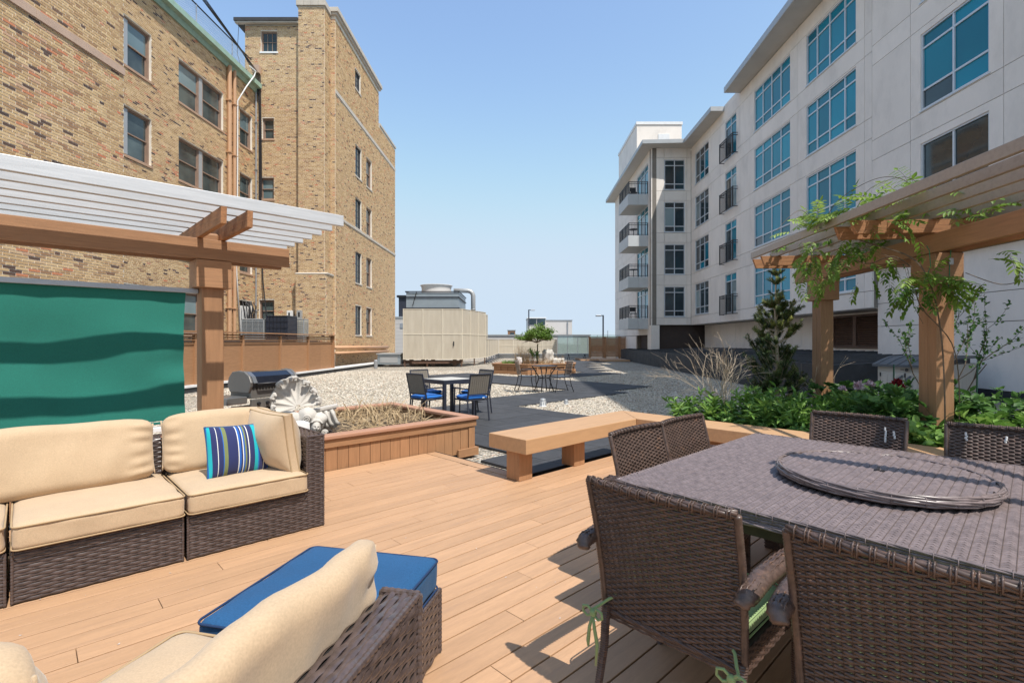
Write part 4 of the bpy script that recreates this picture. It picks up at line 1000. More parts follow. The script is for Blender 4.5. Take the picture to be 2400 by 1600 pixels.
# ---- grey louvred unit in the far recess
u = thing('plant_unit', 'grey louvred ventilation unit standing in the dark recess of the pale building', 'ventilation unit', FR(12.4, 37.3, 0.1, 1, 0))
mb = MB(); mb.box((12.1, 37.0, 0.9), (12.95, 37.8, 2.0)); part('case', mb, m_steel, u, root=u, bevel=0.02)
mb = MB()
for i in range(9): mb.box((12.14, 36.97, 1.0 + 0.11 * i), (12.9, 37.0, 1.05 + 0.11 * i))
part('louvres', mb, m_eave, u, root=u)
mb = MB(); mb.box((10.9, 37.0, 0.9), (12.0, 37.6, 1.35)); solo('grey_cabinet', mb, m_galv, 'low grey green cabinet beside the louvred unit in the dark recess', 'cabinet', bevel=0.02)

# ---- low black ribbed roof in front of the building
lr = thing('low_black_roof', 'low black membrane roof with raised ribs in front of the pale building', 'roof', FR(9, 30, GZ, 1, 0))
mb = MB(); mb.add([(8.33, 13.2, -0.3), (9.55, 44, -0.3), (14.1, 44, -0.3), (12.0, 13.2, -0.3), (8.33, 13.2, 0.80), (9.55, 44, 0.74), (14.1, 44, 1.02), (12.0, 13.2, 0.98)],
                 [(0, 3, 2, 1), (4, 5, 6, 7), (0, 1, 5, 4), (1, 2, 6, 5), (2, 3, 7, 6), (3, 0, 4, 7)])
mb.v = [tuple(v) for v in mb.v]
lb_ = part('roof_body', mb, m_tar, lr, root=lr)
Y = 13.5; k = 0
while Y < 43.8:
    x0 = 8.36 + (Y - 13.2) * (1.22 / 30.8); z0 = 0.80 - (Y - 13.2) * 0.002
    xe = (12.0 if Y < 15 else 12.5) if Y < 17.8 else 13.95
    mb = MB(); a = FR(x0, Y, 0, 1, 0)
    mb.F = a; L_ = xe - x0; zz = 0.22 * L_ / 5.3
    mb.add([(0, -0.05, z0), (L_, -0.05, z0 + zz), (L_, 0.05, z0 + zz), (0, 0.05, z0), (0, -0.03, z0 + 0.06), (L_, -0.03, z0 + zz + 0.05), (L_, 0.03, z0 + zz + 0.05), (0, 0.03, z0 + 0.06)],
           [(0, 3, 2, 1), (4, 5, 6, 7), (0, 1, 5, 4), (1, 2, 6, 5), (2, 3, 7, 6), (3, 0, 4, 7)])
    part('roof_rib', mb, m_tar, lr, root=lr)
    Y += 0.42 + 0.012 * (Y - 13); k += 1
for i in range(14):
    Yc = 13.3 + i * 2.2; mb = MB(); x0 = 8.33 + (Yc - 13.2) * (1.22 / 30.8)
    mb.F = FR(x0, Yc, 0, 1.22, 30.8); mb.box((0.01, 0.0, -0.3), (2.18, 0.02, 0.74)); part('side_sheet', mb, m_tar, lr, root=lr)
# ================================================================== FAR END OF THE ROOF
# cooling tower inside a perforated screen
ct = thing('cooling_tower', 'blue grey steel cooling tower with round fan cowl rising above the beige screen', 'cooling tower', FR(-5.1, 34.5, 0.3, 1, 0))
x0, x1, y0, y1 = -6.78, -3.43, 32.3, 37.2
mb = MB(); mb.box((x0, y0, 0.5), (x1, y1, 4.55)); part('casing', mb, m_galv, ct, root=ct)
for z in (3.52, 4.22, 4.57):
    mb = MB(); mb.box((x0 - 0.06, y0 - 0.06, z), (x1 + 0.06, y0 - 0.004, z + 0.07)); mb.box((x1 + 0.004, y0 - 0.06, z), (x1 + 0.06, y1 + 0.06, z + 0.07)); mb.box((x0 - 0.06, y0 - 0.06, z), (x0 - 0.004, y1, z + 0.07)); part('band', mb, m_char, ct, root=ct)
mb = MB(); mb.tube([(-6.1, y0 - 0.09, 4.6), (-6.35, y0 - 0.09, 3.7)], 0.025, 5); part('strut', mb, m_black, ct, root=ct)
mb = MB(); mb.lathe([(1.05, 4.62), (1.02, 4.8), (1.0, 5.0), (1.04, 5.2), (1.10, 5.22), (1.10, 5.26), (0.98, 5.26), (0.92, 5.1), (0.92, 4.7)], 40, (-5.2, 34.7, 0), cap=False); part('fan_cowl', mb, m_farw, ct, root=ct, smooth=True)
mb = MB()
for k in range(6):
    a = k * PI / 3; mb.add([(-5.2, 34.7, 4.95), (-5.2 + 0.85 * math.cos(a), 34.7 + 0.85 * math.sin(a), 4.9), (-5.2 + 0.85 * math.cos(a + 0.35), 34.7 + 0.85 * math.sin(a + 0.35), 5.0), (-5.2, 34.7, 5.0)], [(0, 1, 2, 3)])
part('fan_blade', mb, m_galv, ct, root=ct)
mb = MB(); mb.tube([(-4.2, 36.4, 5.08), (-3.2, 36.4, 5.08), (-3.0, 36.4, 5.03), (-2.86, 36.4, 4.9), (-2.8, 36.4, 4.7), (-2.8, 36.4, 0.3)], 0.165, 12)
for z in (1.5, 2.6, 3.7): mb.lathe([(0.185, 0), (0.185, 0.05)], 12, (-2.8, 36.4, z))
part('pipe', mb, m_eave, ct, root=ct, smooth=True)
for (x, y) in ((-6.5, 32.6), (-3.7, 32.6), (-5.1, 32.6), (-6.5, 36.8), (-3.7, 36.8)):
    mb = MB(); mb.box((x - 0.12, y - 0.12, GZ), (x + 0.12, y + 0.12, 0.5)); part('leg', mb, m_brown, ct, root=ct)
mb = MB(); mb.box((-6.9, 31.9, 0.02), (-3.3, 32.1, 0.22)); part('base_beam', mb, m_louv, ct, root=ct)
# screen
sc = thing('screen_enclosure', 'tall beige perforated screen around the cooling tower with a small dark handle', 'screen', FR(-5, 31.4, 0.3, 1, 0))
SZ0, SZM, SZ1 = 0.30, 1.87, 3.46
def screen_wall(pts, root, zs, n_each, fr=0.03):
    for i in range(len(pts) - 1):
        (ax, ay), (bx, by) = pts[i], pts[i + 1]; F = FR(ax, ay, 0, bx - ax, by - ay); L = math.hypot(bx - ax, by - ay); n = n_each[i]
        for k in range(n):
            a, b = L * k / n, L * (k + 1) / n
            for j in range(len(zs) - 1):
                mb = MB(F); mb.box((a + fr, 0.0, zs[j] + fr), (b - fr, 0.008, zs[j + 1] - fr)); p_ = part('screen_panel', mb, m_perf, root, root=root)
                mb = MB(F); mb.box((a + 0.003, -0.02, zs[j]), (a + fr, 0.03, zs[j + 1])); mb.box((b - fr, -0.02, zs[j]), (b - 0.003, 0.03, zs[j + 1])); mb.box((a + fr, -0.018, zs[j]), (b - fr, 0.028, zs[j] + fr)); mb.box((a + fr, -0.018, zs[j + 1] - fr), (b - fr, 0.028, zs[j + 1] - 0.002)); part('panel_frame', mb, m_beigef, p_, root=root)
screen_wall([(-6.98, 33.2), (-6.78, 31.4), (-3.1, 31.4), (-1.85, 35.3)], sc, [SZ0, SZM, SZ1], [1, 3, 3])
screen_wall([(-1.85, 38.5), (-6.98, 38.5), (-6.98, 33.3)], sc, [SZ0, SZM, SZ1], [3, 3])
mb = MB(); mb.box((-3.66, 31.34, 1.15), (-3.60, 31.39, 1.42)); part('handle', mb, m_black, sc, root=sc)
mb = MB()
for (x, y) in ((-6.7, 31.5), (-5.3, 31.5), (-3.15, 31.5), (-2.5, 33.4), (-1.9, 35.2)): mb.box((x - 0.04, y - 0.04, GZ), (x + 0.04, y + 0.04, SZ0))
part('stand', mb, m_louv, sc, root=sc)
mb = MB(); mb.box((-6.2, 31.2, 0.05), (-3.9, 31.3, 0.16)); part('stand_rail', mb, m_louv, sc, root=sc)
ls = thing('screen_enclosure', 'long low run of beige perforated screens across the far end of the roof', 'screen', FR(2, 48, GZ, 1, 0))
screen_wall([(-1.85, 35.4), (-1.3, 47.9)], ls, [0.28, 1.60], [6]); screen_wall([(-1.25, 48.0), (4.3, 48.0)], ls, [0.28, 1.02, 1.62], [4])
mb = MB()
for i in range(7): x = -1.8 + 0.5 * i / 6; y = 35.5 + 12.2 * i / 6; mb.tube([(x, y, GZ), (x, y, 0.3)], 0.03, 6); mb.tube([(x, y, 0.25), (x + 0.5, y, GZ)], 0.02, 5)
mb.tube([(-1.7, 35.5, 0.0), (-1.2, 47.7, 0.0)], 0.06, 6)
part('support', mb, m_char, ls, root=ls)
mb = MB(); mb.box((-1.6, 48.3, -0.3), (7.4, 48.6, 0.22)); c_ = solo('roof_curb', mb, m_eave, 'grey roof edge curb below the far low screens', 'roof curb')
# glass railing to the right of the screens
gl = thing('glass_railing', 'clear glass railing with thin metal posts at the far edge of the roof', 'railing', FR(7, 47, GZ, 1, 0))
for i in range(9):
    a = 4.35 + i * 0.95; mb = MB(); mb.box((a + 0.03, 47.98, 0.25), (a + 0.92, 47.995, 1.95)); part('pane', mb, m_clear, gl, root=gl)
    mb = MB(); mb.box((a - 0.02, 47.96, 0.0), (a + 0.02, 48.02, 2.0)); part('post', mb, m_steel, gl, root=gl)
mb = MB(); mb.box((4.35, 47.96, 2.0), (12.9, 48.02, 2.03)); part('top_rail', mb, m_steel, gl, root=gl)
# parapet and neighbouring volumes beyond the screens
def block(name, label, cat, x0, x1, y0, y1, z1, mat, extra=None, z0=-22):
    t = thing(name, label, cat, FR((x0 + x1) / 2, (y0 + y1) / 2, z0, 1, 0))
    mb = MB(); mb.box((x0, y0, z0), (x1, y1, z1)); part('wall', mb, mat, t, root=t)
    mb = MB(); mb.box((x0 - 0.1, y0 - 0.1, z1), (x1 + 0.1, y1 + 0.1, z1 + 0.18)); part('roof_edge', mb, m_eave, t, root=t)
    if extra: extra(t)
    return t
block('white_parapet_building', 'long low white building just beyond the far beige screens', 'building', -6, 10.2, 66, 80, 2.15, m_farw)
def ex1(t):
    for (a, b) in ((2.6, 3.85), (4.0, 5.25)):
        mb = MB(); mb.box((a, 79.9, 4.05), (b, 79.99, 5.0)); w_ = part('window', mb, m_dglass, t, root=t)
t = thing('office_block', 'pale office block with a band of two bluish windows behind the small tree', 'building', FR(7, 85, -22, 1, 0))
mb = MB(); mb.box((2.5, 80, -22), (5.35, 88, 5.1)); part('wall', mb, m_farw, t, root=t)
mb = MB(); mb.box((2.4, 79.85, 5.1), (5.45, 88, 5.25)); part('roof_edge', mb, m_white, t, root=t)
mb = MB(); mb.box((5.35, 80.5, -22), (9.6, 88, 4.75)); part('wall', mb, m_farw, t, root=t)
mb = MB(); mb.box((5.35, 80.4, 4.75), (9.65, 88, 4.87)); part('roof_edge', mb, m_steel, t, root=t)
ex1(t)
mb = MB(); mb.box((8.85, 80.3, -5), (8.95, 80.45, 4.75)); part('rain_pipe', mb, m_steel, t, root=t)
def ex2(t):
    mb = MB(); mb.box((-13.3, 59.9, 3.0), (-12.7, 59.98, 3.6)); part('vent', mb, m_steel, t, root=t)
    for k in range(12): mb = MB(); mb.box((-14.5, 59.96, -1 + 0.45 * k), (-11.5, 59.995, -1 + 0.45 * k + 0.43)); part('siding_board', mb, m_farw, t, root=t)
    mb = MB(); mb.box((-13.6, 60.5, 4.4), (-11, 66, 6.7)); part('penthouse', mb, m_char, t, root=t)
    mb = MB(); mb.box((-13.8, 60.3, 6.7), (-11, 66.2, 6.95)); part('penthouse_roof', mb, m_black, t, root=t)
block('sided_building', 'pale sided building with dark penthouse glimpsed beside the brick tower', 'building', -14.5, -11.5, 60, 70, 4.2, m_farw, ex2)
def ex3(t):
    mb = MB(); mb.box((-0.35, 99.9, 2.2), (0.45, 99.98, 3.2)); part('window', mb, m_dglass, t, root=t)
block('brown_roof_house', 'tiny brown brick rooftop house with one square window on the skyline', 'building', -0.85, 0.65, 100, 102, 3.55, M('far_brown_brick', (0.30, 0.16, 0.09), 0.9, 0.2, 3), ex3, -20)
for i, (x, y, wd, z, c, lb) in enumerate(((24, 150, 26, -2.0, m_farw, 'low pale warehouse on the horizon seen through the glass railing'), (30, 260, 60, -1.0, M('far_red_brick', (0.32, 0.17, 0.12), 0.9, 0.2, 1), 'long red brown building on the horizon behind the glass railing'), (-60, 420, 120, -3, M('far_grey', (0.3, 0.3, 0.3), 0.9, 0.2, 0.3), 'distant grey building mass left of the white parapet'))):
    block('distant_building', lb, 'building', x - wd / 2, x + wd / 2, y, y + 20, z, c)
ml = thing('tree_line', 'distant tree line along the horizon', 'tree line', FR(0, 700, -22, 1, 0))
V = []; Fq = []
for k in range(260):
    x = -500 + k * 4 + R.uniform(-2, 2); h = R.uniform(17, 21.5); wd = R.uniform(4, 8); y = 700 + R.uniform(-20, 20); b = len(V)
    for j in range(7): a = PI * j / 6; V.append((x + wd * math.cos(a), y + R.uniform(-2, 2), -22 + max(0, h * math.sin(a)) + R.uniform(-1, 1)))
    V.append((x, y - 4, -22 + h * 0.6)); Fq += [(b + j, b + j + 1, b + 7, b + 7) for j in range(6)]
mbt = MB(); mbt.v = V; mbt.f = [f[:3] for f in Fq]; o = part('crowns', mbt, m_leafb, ml, root=ml); o['kind'] = 'stuff'
# lamp posts
for i, (x, y, z, d, lb) in enumerate(((2.5, 75, 6.15, 1, 'grey parking lamp post with arm to the right above the small tree'), (10.85, 60, 4.55, -1, 'grey parking lamp post with arm to the left beside the pale building'))):
    t = thing('lamp_post', lb, 'lamp post', FR(x, y, -8, 1, 0), 'parking lot lamp posts')
    mb = MB(); mb.tube([(x, y, -8), (x, y, z)], 0.09, 8); part('pole', mb, m_char, t, root=t)
    mb = MB(); mb.box((x, y - 0.05, z - 0.1), (x + d * 0.3, y + 0.05, z)); part('arm', mb, m_char, t, root=t)
    mb = MB(); mb.box((x + d * 0.25, y - 0.2, z - 0.16), (x + d * 0.9, y + 0.2, z + 0.02)); part('lamp_head', mb, m_steel, t, root=t, bevel=0.05)
mb = MB(); mb.tube([(57, 300, -10), (57, 300, 8)], 0.25, 5); solo('antenna_mast', mb, m_steel, 'thin antenna mast far off on the skyline', 'mast', F=FR(57, 300, -10, 1, 0))
# wooden slat gate and fence on the right
gt = thing('slatted_fence', 'brown horizontal slat fence with gate beside the low black roof', 'fence', FR(9, 45.4, GZ, 1, 0))
xs = [7.0, 8.38, 9.68, 11.35, 13.0]
for i, x in enumerate(xs):
    mb = MB(); mb.box((x - 0.09, 45.3, GZ), (x + 0.09, 45.48, 1.80)); part('post', mb, m_woodpost, gt, root=gt)
    if i + 1 < len(xs):
        for k in range(18):
            z = 0.0 + k * 0.098; mb = MB(); mb.extr([(45.35, z), (45.35, z + 0.088), (45.375, z + 0.092), (45.375, z + 0.004)], 'x', x + 0.092, xs[i + 1] - 0.092); part('slat', mb, m_wood, gt, root=gt)
mb = MB(); mb.box((6.85, 45.25, 1.80), (13, 45.53, 1.85)); part('cap_board', mb, m_wood, gt, root=gt)
pd = bpy.data.objects.new('wooden_walkway', None); col.objects.link(pd); WM[pd.name] = FW; tag(pd, kind='structure')
for k in range(15):
    mb = MB(); y = 39.6 + k * 0.36; mb.box((5.6 if y > 41 else 7.0, y, GZ), (9.3, y + 0.35, -0.03)); part('board', mb, m_deck, pd, root=pd)
# picnic bench, duct end, little roof things
t = thing('picnic_table', 'small grey picnic table standing near the slat gate', 'table', FR(5.5, 43.5, GZ, 1, 0))
mb = MB(); mb.box((4.6, 43.3, 0.34), (6.6, 43.9, 0.38)); part('tabletop', mb, m_eave, t, root=t)
for yy in (42.8, 44.3): mb = MB(); mb.box((4.6, yy, 0.12), (6.6, yy + 0.2, 0.15)); part('seat', mb, m_eave, t, root=t)
for xx in (4.9, 6.3):
    mb = MB(); mb.tube([(xx, 42.85, GZ), (xx, 43.5, 0.34)], 0.03, 6); mb.tube([(xx, 44.45, GZ), (xx, 43.7, 0.34)], 0.03, 6); mb.box((xx - 0.03, 42.85, 0.09), (xx + 0.03, 44.45, 0.118)); part('leg', mb, m_char, t, root=t)
t = thing('metal_duct', 'grey galvanised duct box at the foot of the brick tower beside the beige screen', 'duct', FR(-8, 32.5, GZ, 1, 0))
mb = MB(); mb.box((-8.35, 31.3, 0.0), (-6.95, 33, 0.62)); part('box', mb, m_galv, t, root=t)
mb = MB(); mb.box((-8.42, 31.2, 0.62), (-6.9, 33.1, 0.68)); mb.box((-8.2, 31.28, 0.1), (-7.1, 31.3, 0.5)); part('lid', mb, m_eave, t, root=t)
mb = MB(); mb.lathe([(0.11, GZ), (0.11, 0.3), (0.07, 0.34)], 10, (-8.0, 29.6, 0)); solo('vent_pipe', mb, m_steel, 'short white vent pipe standing in the gravel by the duct box', 'vent pipe', smooth=False)
# ================================================================== PERGOLAS, BENCH, PLANTERS
def FDt(p, q, z=0.0, rot=0.0): return FD @ Matrix.Translation((p, q, z)) @ Matrix.Rotation(rot, 4, 'Z')
# ---- left pergola
pg = thing('pergola', 'tan timber pergola with silver slats over the wicker sofa on the left', 'pergola', FDt(1.31, 5.62))
def bx(name, a, b, mat, root, F=FD, bev=0.004, parent=None):
    mb = MB(F); mb.box(a, b); return part(name, mb, mat, parent or root, root=root, bevel=bev)
for P0 in (1.215, -3.6):
    bx('post', (P0, 5.53, 0), (P0 + 0.19, 5.72, 2.20), m_woodpost, pg, bev=0.006)
    bx('post_cap_block', (P0 - 0.055, 5.475, 1.935), (P0 + 0.245, 5.775, 2.2), m_wood, pg, bev=0.006)
    bx('post_head', (P0 + 0.01, 5.535, 2.2), (P0 + 0.15, 5.715, 2.47), m_wood, pg, bev=0.02)
    for (a, b) in ((P0 - 0.05, P0 - 0.005), (P0 + 0.152, P0 + 0.197)):
        mb = MB(FD); mb.extr([(4.68, 2.40), (4.67, 2.54), (6.50, 2.54), (6.50, 2.40)], 'x', a, b); part('rafter', mb, m_rafter, pg, root=pg, bevel=0.003)
bx('beam', (-5.5, 5.472, 2.205), (2.01, 5.53, 2.395), m_wood, pg); bx('beam', (-5.5, 5.722, 2.205), (2.02, 5.78, 2.395), m_wood, pg)
for i in range(7):
    q = 4.70 + 0.28 * i
    bx('slat', (-5.4, q - 0.024, 2.542), (2.235 + 0.012 * i, q + 0.024, 2.645), m_alu, pg, bev=0.004)
# green shade screen
gs = thing('shade_screen', 'green fabric privacy screen stretched below the left pergola behind the sofa', 'shade screen', FDt(-0.5, 5.66, 0.64))
nx_, nz_ = 90, 34; V = []; Fq = []
for j in range(nz_ + 1):
    for i in range(nx_ + 1):
        s = -3.3 + 4.41 * i / nx_; t = j / nz_; z = 0.665 + 1.225 * t
        dz = 0.0
        w_ = 4 * t * (1 - t)
        y = 5.665 + 0.028 * w_ * mnoise.noise(Vector((s * 1.3, z * 1.1, 0))) * 2 + 0.010 * mnoise.noise(Vector((s * 5, z * 2.5, 4)))
        e = max(0, (s - 0.75) / 0.36); y += 0.016 * e * math.sin(z * 17) * w_ * (1 if t < 0.6 else 0.4)
        sag = 0.014 * math.sin((s + 3) * 1.9) * (1 - t)
        P = FD @ Vector((s + 0.02 * e * w_ * -1, y, z + sag)); V.append(P)
for j in range(nz_):
    for i in range(nx_): a = j * (nx_ + 1) + i; Fq.append((a, a + 1, a + nx_ + 2, a + nx_ + 1))
npmesh('fabric', [tuple(v) for v in V], Fq, m_green, parent=gs, root=gs)
mb = MB(FD); mb.tube([(-3.3, 5.66, 0.66), (1.11, 5.66, 0.66)], 0.012, 6); part('hem', mb, m_greenhem, gs, root=gs, smooth=True)
mb = MB(FD); mb.box((-3.4, 5.63, 1.885), (1.21, 5.70, 1.93)); part('top_rail', mb, m_steel, gs, root=gs, bevel=0.004)
mb = MB(FD); mb.box((-3.4, 5.60, 0.585), (1.21, 5.70, 0.625)); part('bottom_rail', mb, m_white, gs, root=gs, bevel=0.004)
# low parapet boards below the screen
pw = thing('planter_ledge', 'tan board ledge below the green screen behind the sofa', 'ledge', FDt(-1, 5.6))
bx('ledge_board', (-3.6, 5.50, 0.50), (1.21, 5.80, 0.54), m_woodred, pw); bx('front_board', (-3.6, 5.56, 0.0), (1.21, 5.60, 0.498), m_wood, pw)

# ---- near planter with dead perennials
pl = thing('wooden_planter', 'tan wooden planter full of dried stalks beside the wicker sofa', 'planter', FDt(3.4, 6.45, GZ))
P0, P1, Q0, Q1, ZT = 1.30, 4.46, 5.38, 7.55, 0.39
def ring_caps(P0, P1, Q0, Q1, zt, w_, over, th, mat, root, parent=None):
    a, b, c, d = P0 - over, P1 + over, Q0 - over, Q1 + over
    for k, poly in enumerate(([(a, c), (b, c), (b - w_, c + w_), (a + w_, c + w_)], [(b, c + 0.001), (b, d), (b - w_, d - w_), (b - w_, c + w_ + 0.001)], [(b - 0.001, d), (a, d), (a + w_, d - w_), (b - w_ - 0.001, d - w_)], [(a, d - 0.001), (a, c + 0.001), (a + w_, c + w_ + 0.001), (a + w_, d - w_ - 0.001)])):
        mb = MB(FD); mb.prism(poly, zt - th, zt); part('cap_board', mb, mat, root, root=root, bevel=0.008)
ring_caps(P0, P1, Q0, Q1, ZT, 0.17, 0.05, 0.042, m_woodred, pl)
def side_boards(a, b, q, z0, z1, face, root, wd=0.128):
    n = int((b - a) / wd)
    for i in range(n):
        s0 = a + (b - a) * i / n + 0.002; s1 = a + (b - a) * (i + 1) / n - 0.002
        mb = MB(FD); jit = R.uniform(-0.0015, 0.0015)
        if face == 'q0': mb.box((s0, q + jit, z0), (s1, q + 0.022 + jit, z1))
        elif face == 'p1': mb.box((q - 0.022 + jit, s0, z0), (q + jit, s1, z1))
        elif face == 'q1': mb.box((s0, q - 0.022 + jit, z0), (s1, q + jit, z1))
        else: mb.box((q + jit, s0, z0), (q + 0.022 + jit, s1, z1))
        part('side_board', mb, m_woodpost, root, root=root, bevel=0.002)
side_boards(P0, P1 - 0.1, Q0, -0.1, ZT - 0.044, 'q0', pl); side_boards(Q0 + 0.03, Q1, P1, -0.1, ZT - 0.044, 'p1', pl); side_boards(P0, P1 - 0.03, Q1, -0.12, ZT - 0.044, 'q1', pl); side_boards(Q0 + 0.03, Q1 - 0.03, P0, -0.12, ZT - 0.044, 'p0', pl)
bx('apron_board', (P0 - 0.02, Q0 - 0.024, 0.255), (P1 + 0.03, Q0 - 0.004, ZT - 0.046), m_wood, pl); bx('apron_board', (P1 + 0.004, Q0 - 0.004, 0.255), (P1 + 0.024, Q1, ZT - 0.046), m_wood, pl)
bx('corner_post', (P1 - 0.095, Q0 - 0.012, -0.1), (P1 + 0.012, Q0 + 0.03, 0.25), m_woodpost, pl)
bx('base_trim', (P1 - 0.3, Q0 - 0.05, -0.14), (P1 + 0.05, Q0 - 0.015, -0.03), m_wood, pl); bx('base_trim', (P1 + 0.006, Q0 - 0.012, -0.14), (P1 + 0.05, Q1, -0.03), m_wood, pl)
mb = MB(FD); mb.box((P0 + 0.03, Q0 + 0.03, -0.1), (P1 - 0.03, Q1 - 0.03, 0.27)); part('soil', mb, m_soil, pl, root=pl)

def blades(name, n, region, h, wd, mat, root=None, F=None, seed=1, spread=0.5, curl=0.6, flat=0.0, segs=4, label=None, cat=None, z0=0.28, group=None, kind='stuff', tb=(2, 2)):
    """many thin straw or grass blades: each a bent ribbon"""
    rg = np.random.RandomState(seed); V = []; Fq = []; T = []; b = 0
    for i in range(n):
        x, y = region(rg); th = rg.uniform(0, 2 * PI); H = rg.uniform(*h); sp = rg.uniform(0, spread)
        bend = rg.uniform(0.1, curl); w_ = rg.uniform(*wd); el = PI / 2 - sp
        if rg.uniform() < flat: el = rg.uniform(-0.1, 0.5)
        px, py, pz = x, y, z0; sx_, sy_ = -math.sin(th), math.cos(th); fth = rg.uniform(0, PI)
        wx, wy = math.cos(fth), math.sin(fth)
        for k in range(segs + 1):
            f = k / segs; ww = w_ * (1 - f * 0.85)
            V.append((px - wx * ww, py - wy * ww, pz)); V.append((px + wx * ww, py + wy * ww, pz + ww * 0.4))
            e = el - bend * f; st = H / segs
            px += math.cos(th) * math.cos(e) * st; py += math.sin(th) * math.cos(e) * st; pz += math.sin(e) * st
            if pz < z0: pz = z0 + 0.005
        t = rg.beta(*tb)
        for k in range(segs): Fq.append((b + 2 * k, b + 2 * k + 1, b + 2 * k + 3, b + 2 * k + 2)); T.append(t)
        b += 2 * (segs + 1)
    o = npmesh(name, np.array(V), np.array(Fq), mat, parent=root, root=root, tint=T, kind=kind, F=F, smooth=False)
    if label: tag(o, label, cat, group)
    return o
def inpl(rg):
    while True:
        p = rg.uniform(P0 + 0.2, P1 - 0.2); q = rg.uniform(Q0 + 0.2, Q1 - 0.2)
        if p < 3.0 and q < 6.6 and rg.uniform() < 0.7: continue
        v = D(p, q); return v.x, v.y
blades('dried_stalks', 1300, inpl, (0.10, 0.36), (0.002, 0.011), m_dry, seed=3, spread=1.5, curl=1.2, flat=0.88, label='tangle of dried straw coloured stalks filling the near wooden planter', cat='dried plants', z0=0.27, F=FDt(3.4, 6.45, 0.27), tb=(2.4, 1.6))
def inpl2(rg):
    p = rg.uniform(3.2, P1 - 0.2); q = rg.uniform(6.0, Q1 - 0.2); v = D(p, q); return v.x, v.y
blades('dried_stalks', 200, inpl2, (0.25, 0.5), (0.004, 0.013), m_dry, seed=5, spread=0.9, curl=4.2, label='taller clump of bent straw leaves at the back of the near planter', cat='dried plants', z0=0.28, F=FDt(3.8, 6.9, 0.27), tb=(3, 1.5))
mb = MB(FD); mb.rbox((2.2, 5.75, 0.40), (0.10, 0.12, 0.12), 0.02, 4); solo('white_block', mb, m_white, 'white painted block standing in the near planter behind the striped pillow', 'block', F=FDt(2.2, 5.75, 0.3))

# ---- bench in an L
bn = thing('corner_bench', 'long tan L-shaped wooden bench at the edge of the deck', 'bench', FDt(4.8, 3.75))
BT0, BT1 = 0.30, 0.45
# bench tops are boxed boards mitred at the corner
mb = MB(FD); mb.prism([(3.55, 3.475), (5.53, 3.475), (6.05, 4.03), (3.55, 4.03)], BT0, BT1); part('bench_top', mb, m_bench, bn, root=bn, bevel=0.006)
mb = MB(FD); mb.prism([(5.533, 3.472), (5.533, -3.2), (6.05, -3.2), (6.05, 4.025)], BT0, BT1); part('bench_top', mb, m_bench, bn, root=bn, bevel=0.006)
for (p, q) in ((3.60, 3.62), (4.48, 3.62), (5.58, 3.50), (5.66, 1.8), (5.66, 0.1), (5.66, -1.6)):
    bx('leg', (p, q, 0.0), (p + 0.19, q + 0.19, BT0 - 0.001), m_woodpost, bn, bev=0.005)
bx('back_board', (5.85, -3.2, 0.0), (5.87, 3.4, BT0 - 0.002), m_wood, bn)

# ---- planting bed behind the bench
bed = thing('planting_bed', 'raised planting bed full of green perennials behind the corner bench', 'planting bed', FDt(7.5, 0.5, GZ))
bx('side_board', (6.055, -3.2, GZ), (6.09, 2.95, 0.40), m_wood, bed); bx('side_board', (6.095, 2.92, GZ), (9.2, 2.95, 0.30), m_wood, bed); bx('side_board', (9.2, -3.2, GZ), (9.23, 2.95, 0.30), m_wood, bed)
bx('soil', (6.095, -3.2, -0.2), (9.2, 2.9, 0.27), m_soil, bed, bev=0)

# ---- right pergola
PX = lambda Y: 4.419 + (Y - 5.25) * 0.0659
FP = FR(4.419, 5.25, 0, 0.0659, 1.0)          # local x runs away from the camera along the beams, local y to the left (towards -X)
pr = thing('pergola', 'tan timber pergola with shade-toned aluminium slats and climbing vine on the right', 'pergola', FP)
for s in (0.0, 2.2, -2.6):
    # the post is two timbers side by side
    mb = MB(FP); mb.box((s, -0.178, 0.2), (s + 0.115, 0.0, 2.03)); part('post', mb, m_woodpost, pr, root=pr, bevel=0.005)
    mb = MB(FP); mb.box((s + 0.119, -0.178, 0.2), (s + 0.25, 0.0, 2.03)); part('post', mb, m_woodpost, pr, root=pr, bevel=0.005)
    bx('post_cap_block', (s - 0.05, -0.235, 2.03), (s + 0.30, 0.05, 2.335), m_wood, pr, F=FP, bev=0.006)
    for k, ds in enumerate((-0.06, 0.23)):
        mb = MB(FP); mb.extr([(0.83, 2.54), (0.88, 2.68), (-1.6, 2.68), (-1.6, 2.54)], 'x', s + ds, s + ds + 0.045); part('rafter', mb, m_rafter, pr, root=pr, bevel=0.003)
bx('beam', (-6.5, 0.003, 2.34), (2.86, 0.06, 2.535), m_wood, pr, F=FP); bx('beam', (-6.5, -0.235, 2.34), (2.86, -0.18, 2.535), m_wood, pr, F=FP)
for i in range(7):
    y = 0.90 - 0.28 * i
    bx('slat', (-6.5, y - 0.022, 2.683), (2.42, y + 0.022, 2.775), m_slatshade, pr, F=FP, bev=0.004)
mb = MB(FR(2.24, 1.94, 0, 0.6947, -0.7193)); mb.box((0.0, -0.05, 2.70), (2.6, 0.05, 2.85)); part('shadow_beam', mb, m_wood, pr, root=pr)  # unseen beam added out of frame to throw the shadow band over the table
mb = MB(FP); mb.tube([(0.02, 0.08, 2.42), (-0.03, 0.09, 2.36), (-0.02, 0.07, 2.2), (0.06, 0.075, 2.05), (0.08, 0.07, 1.85)], 0.004, 5); mb.tube([(-0.06, -0.10, 2.36), (-0.055, -0.09, 2.2), (-0.06, -0.085, 2.05), (-0.055, -0.07, 1.95)], 0.004, 5)
solo('string', mb, M('green_string', (0.03, 0.25, 0.13), 0.7), 'thin green garden string hanging from the right pergola beam', 'string', F=FP)
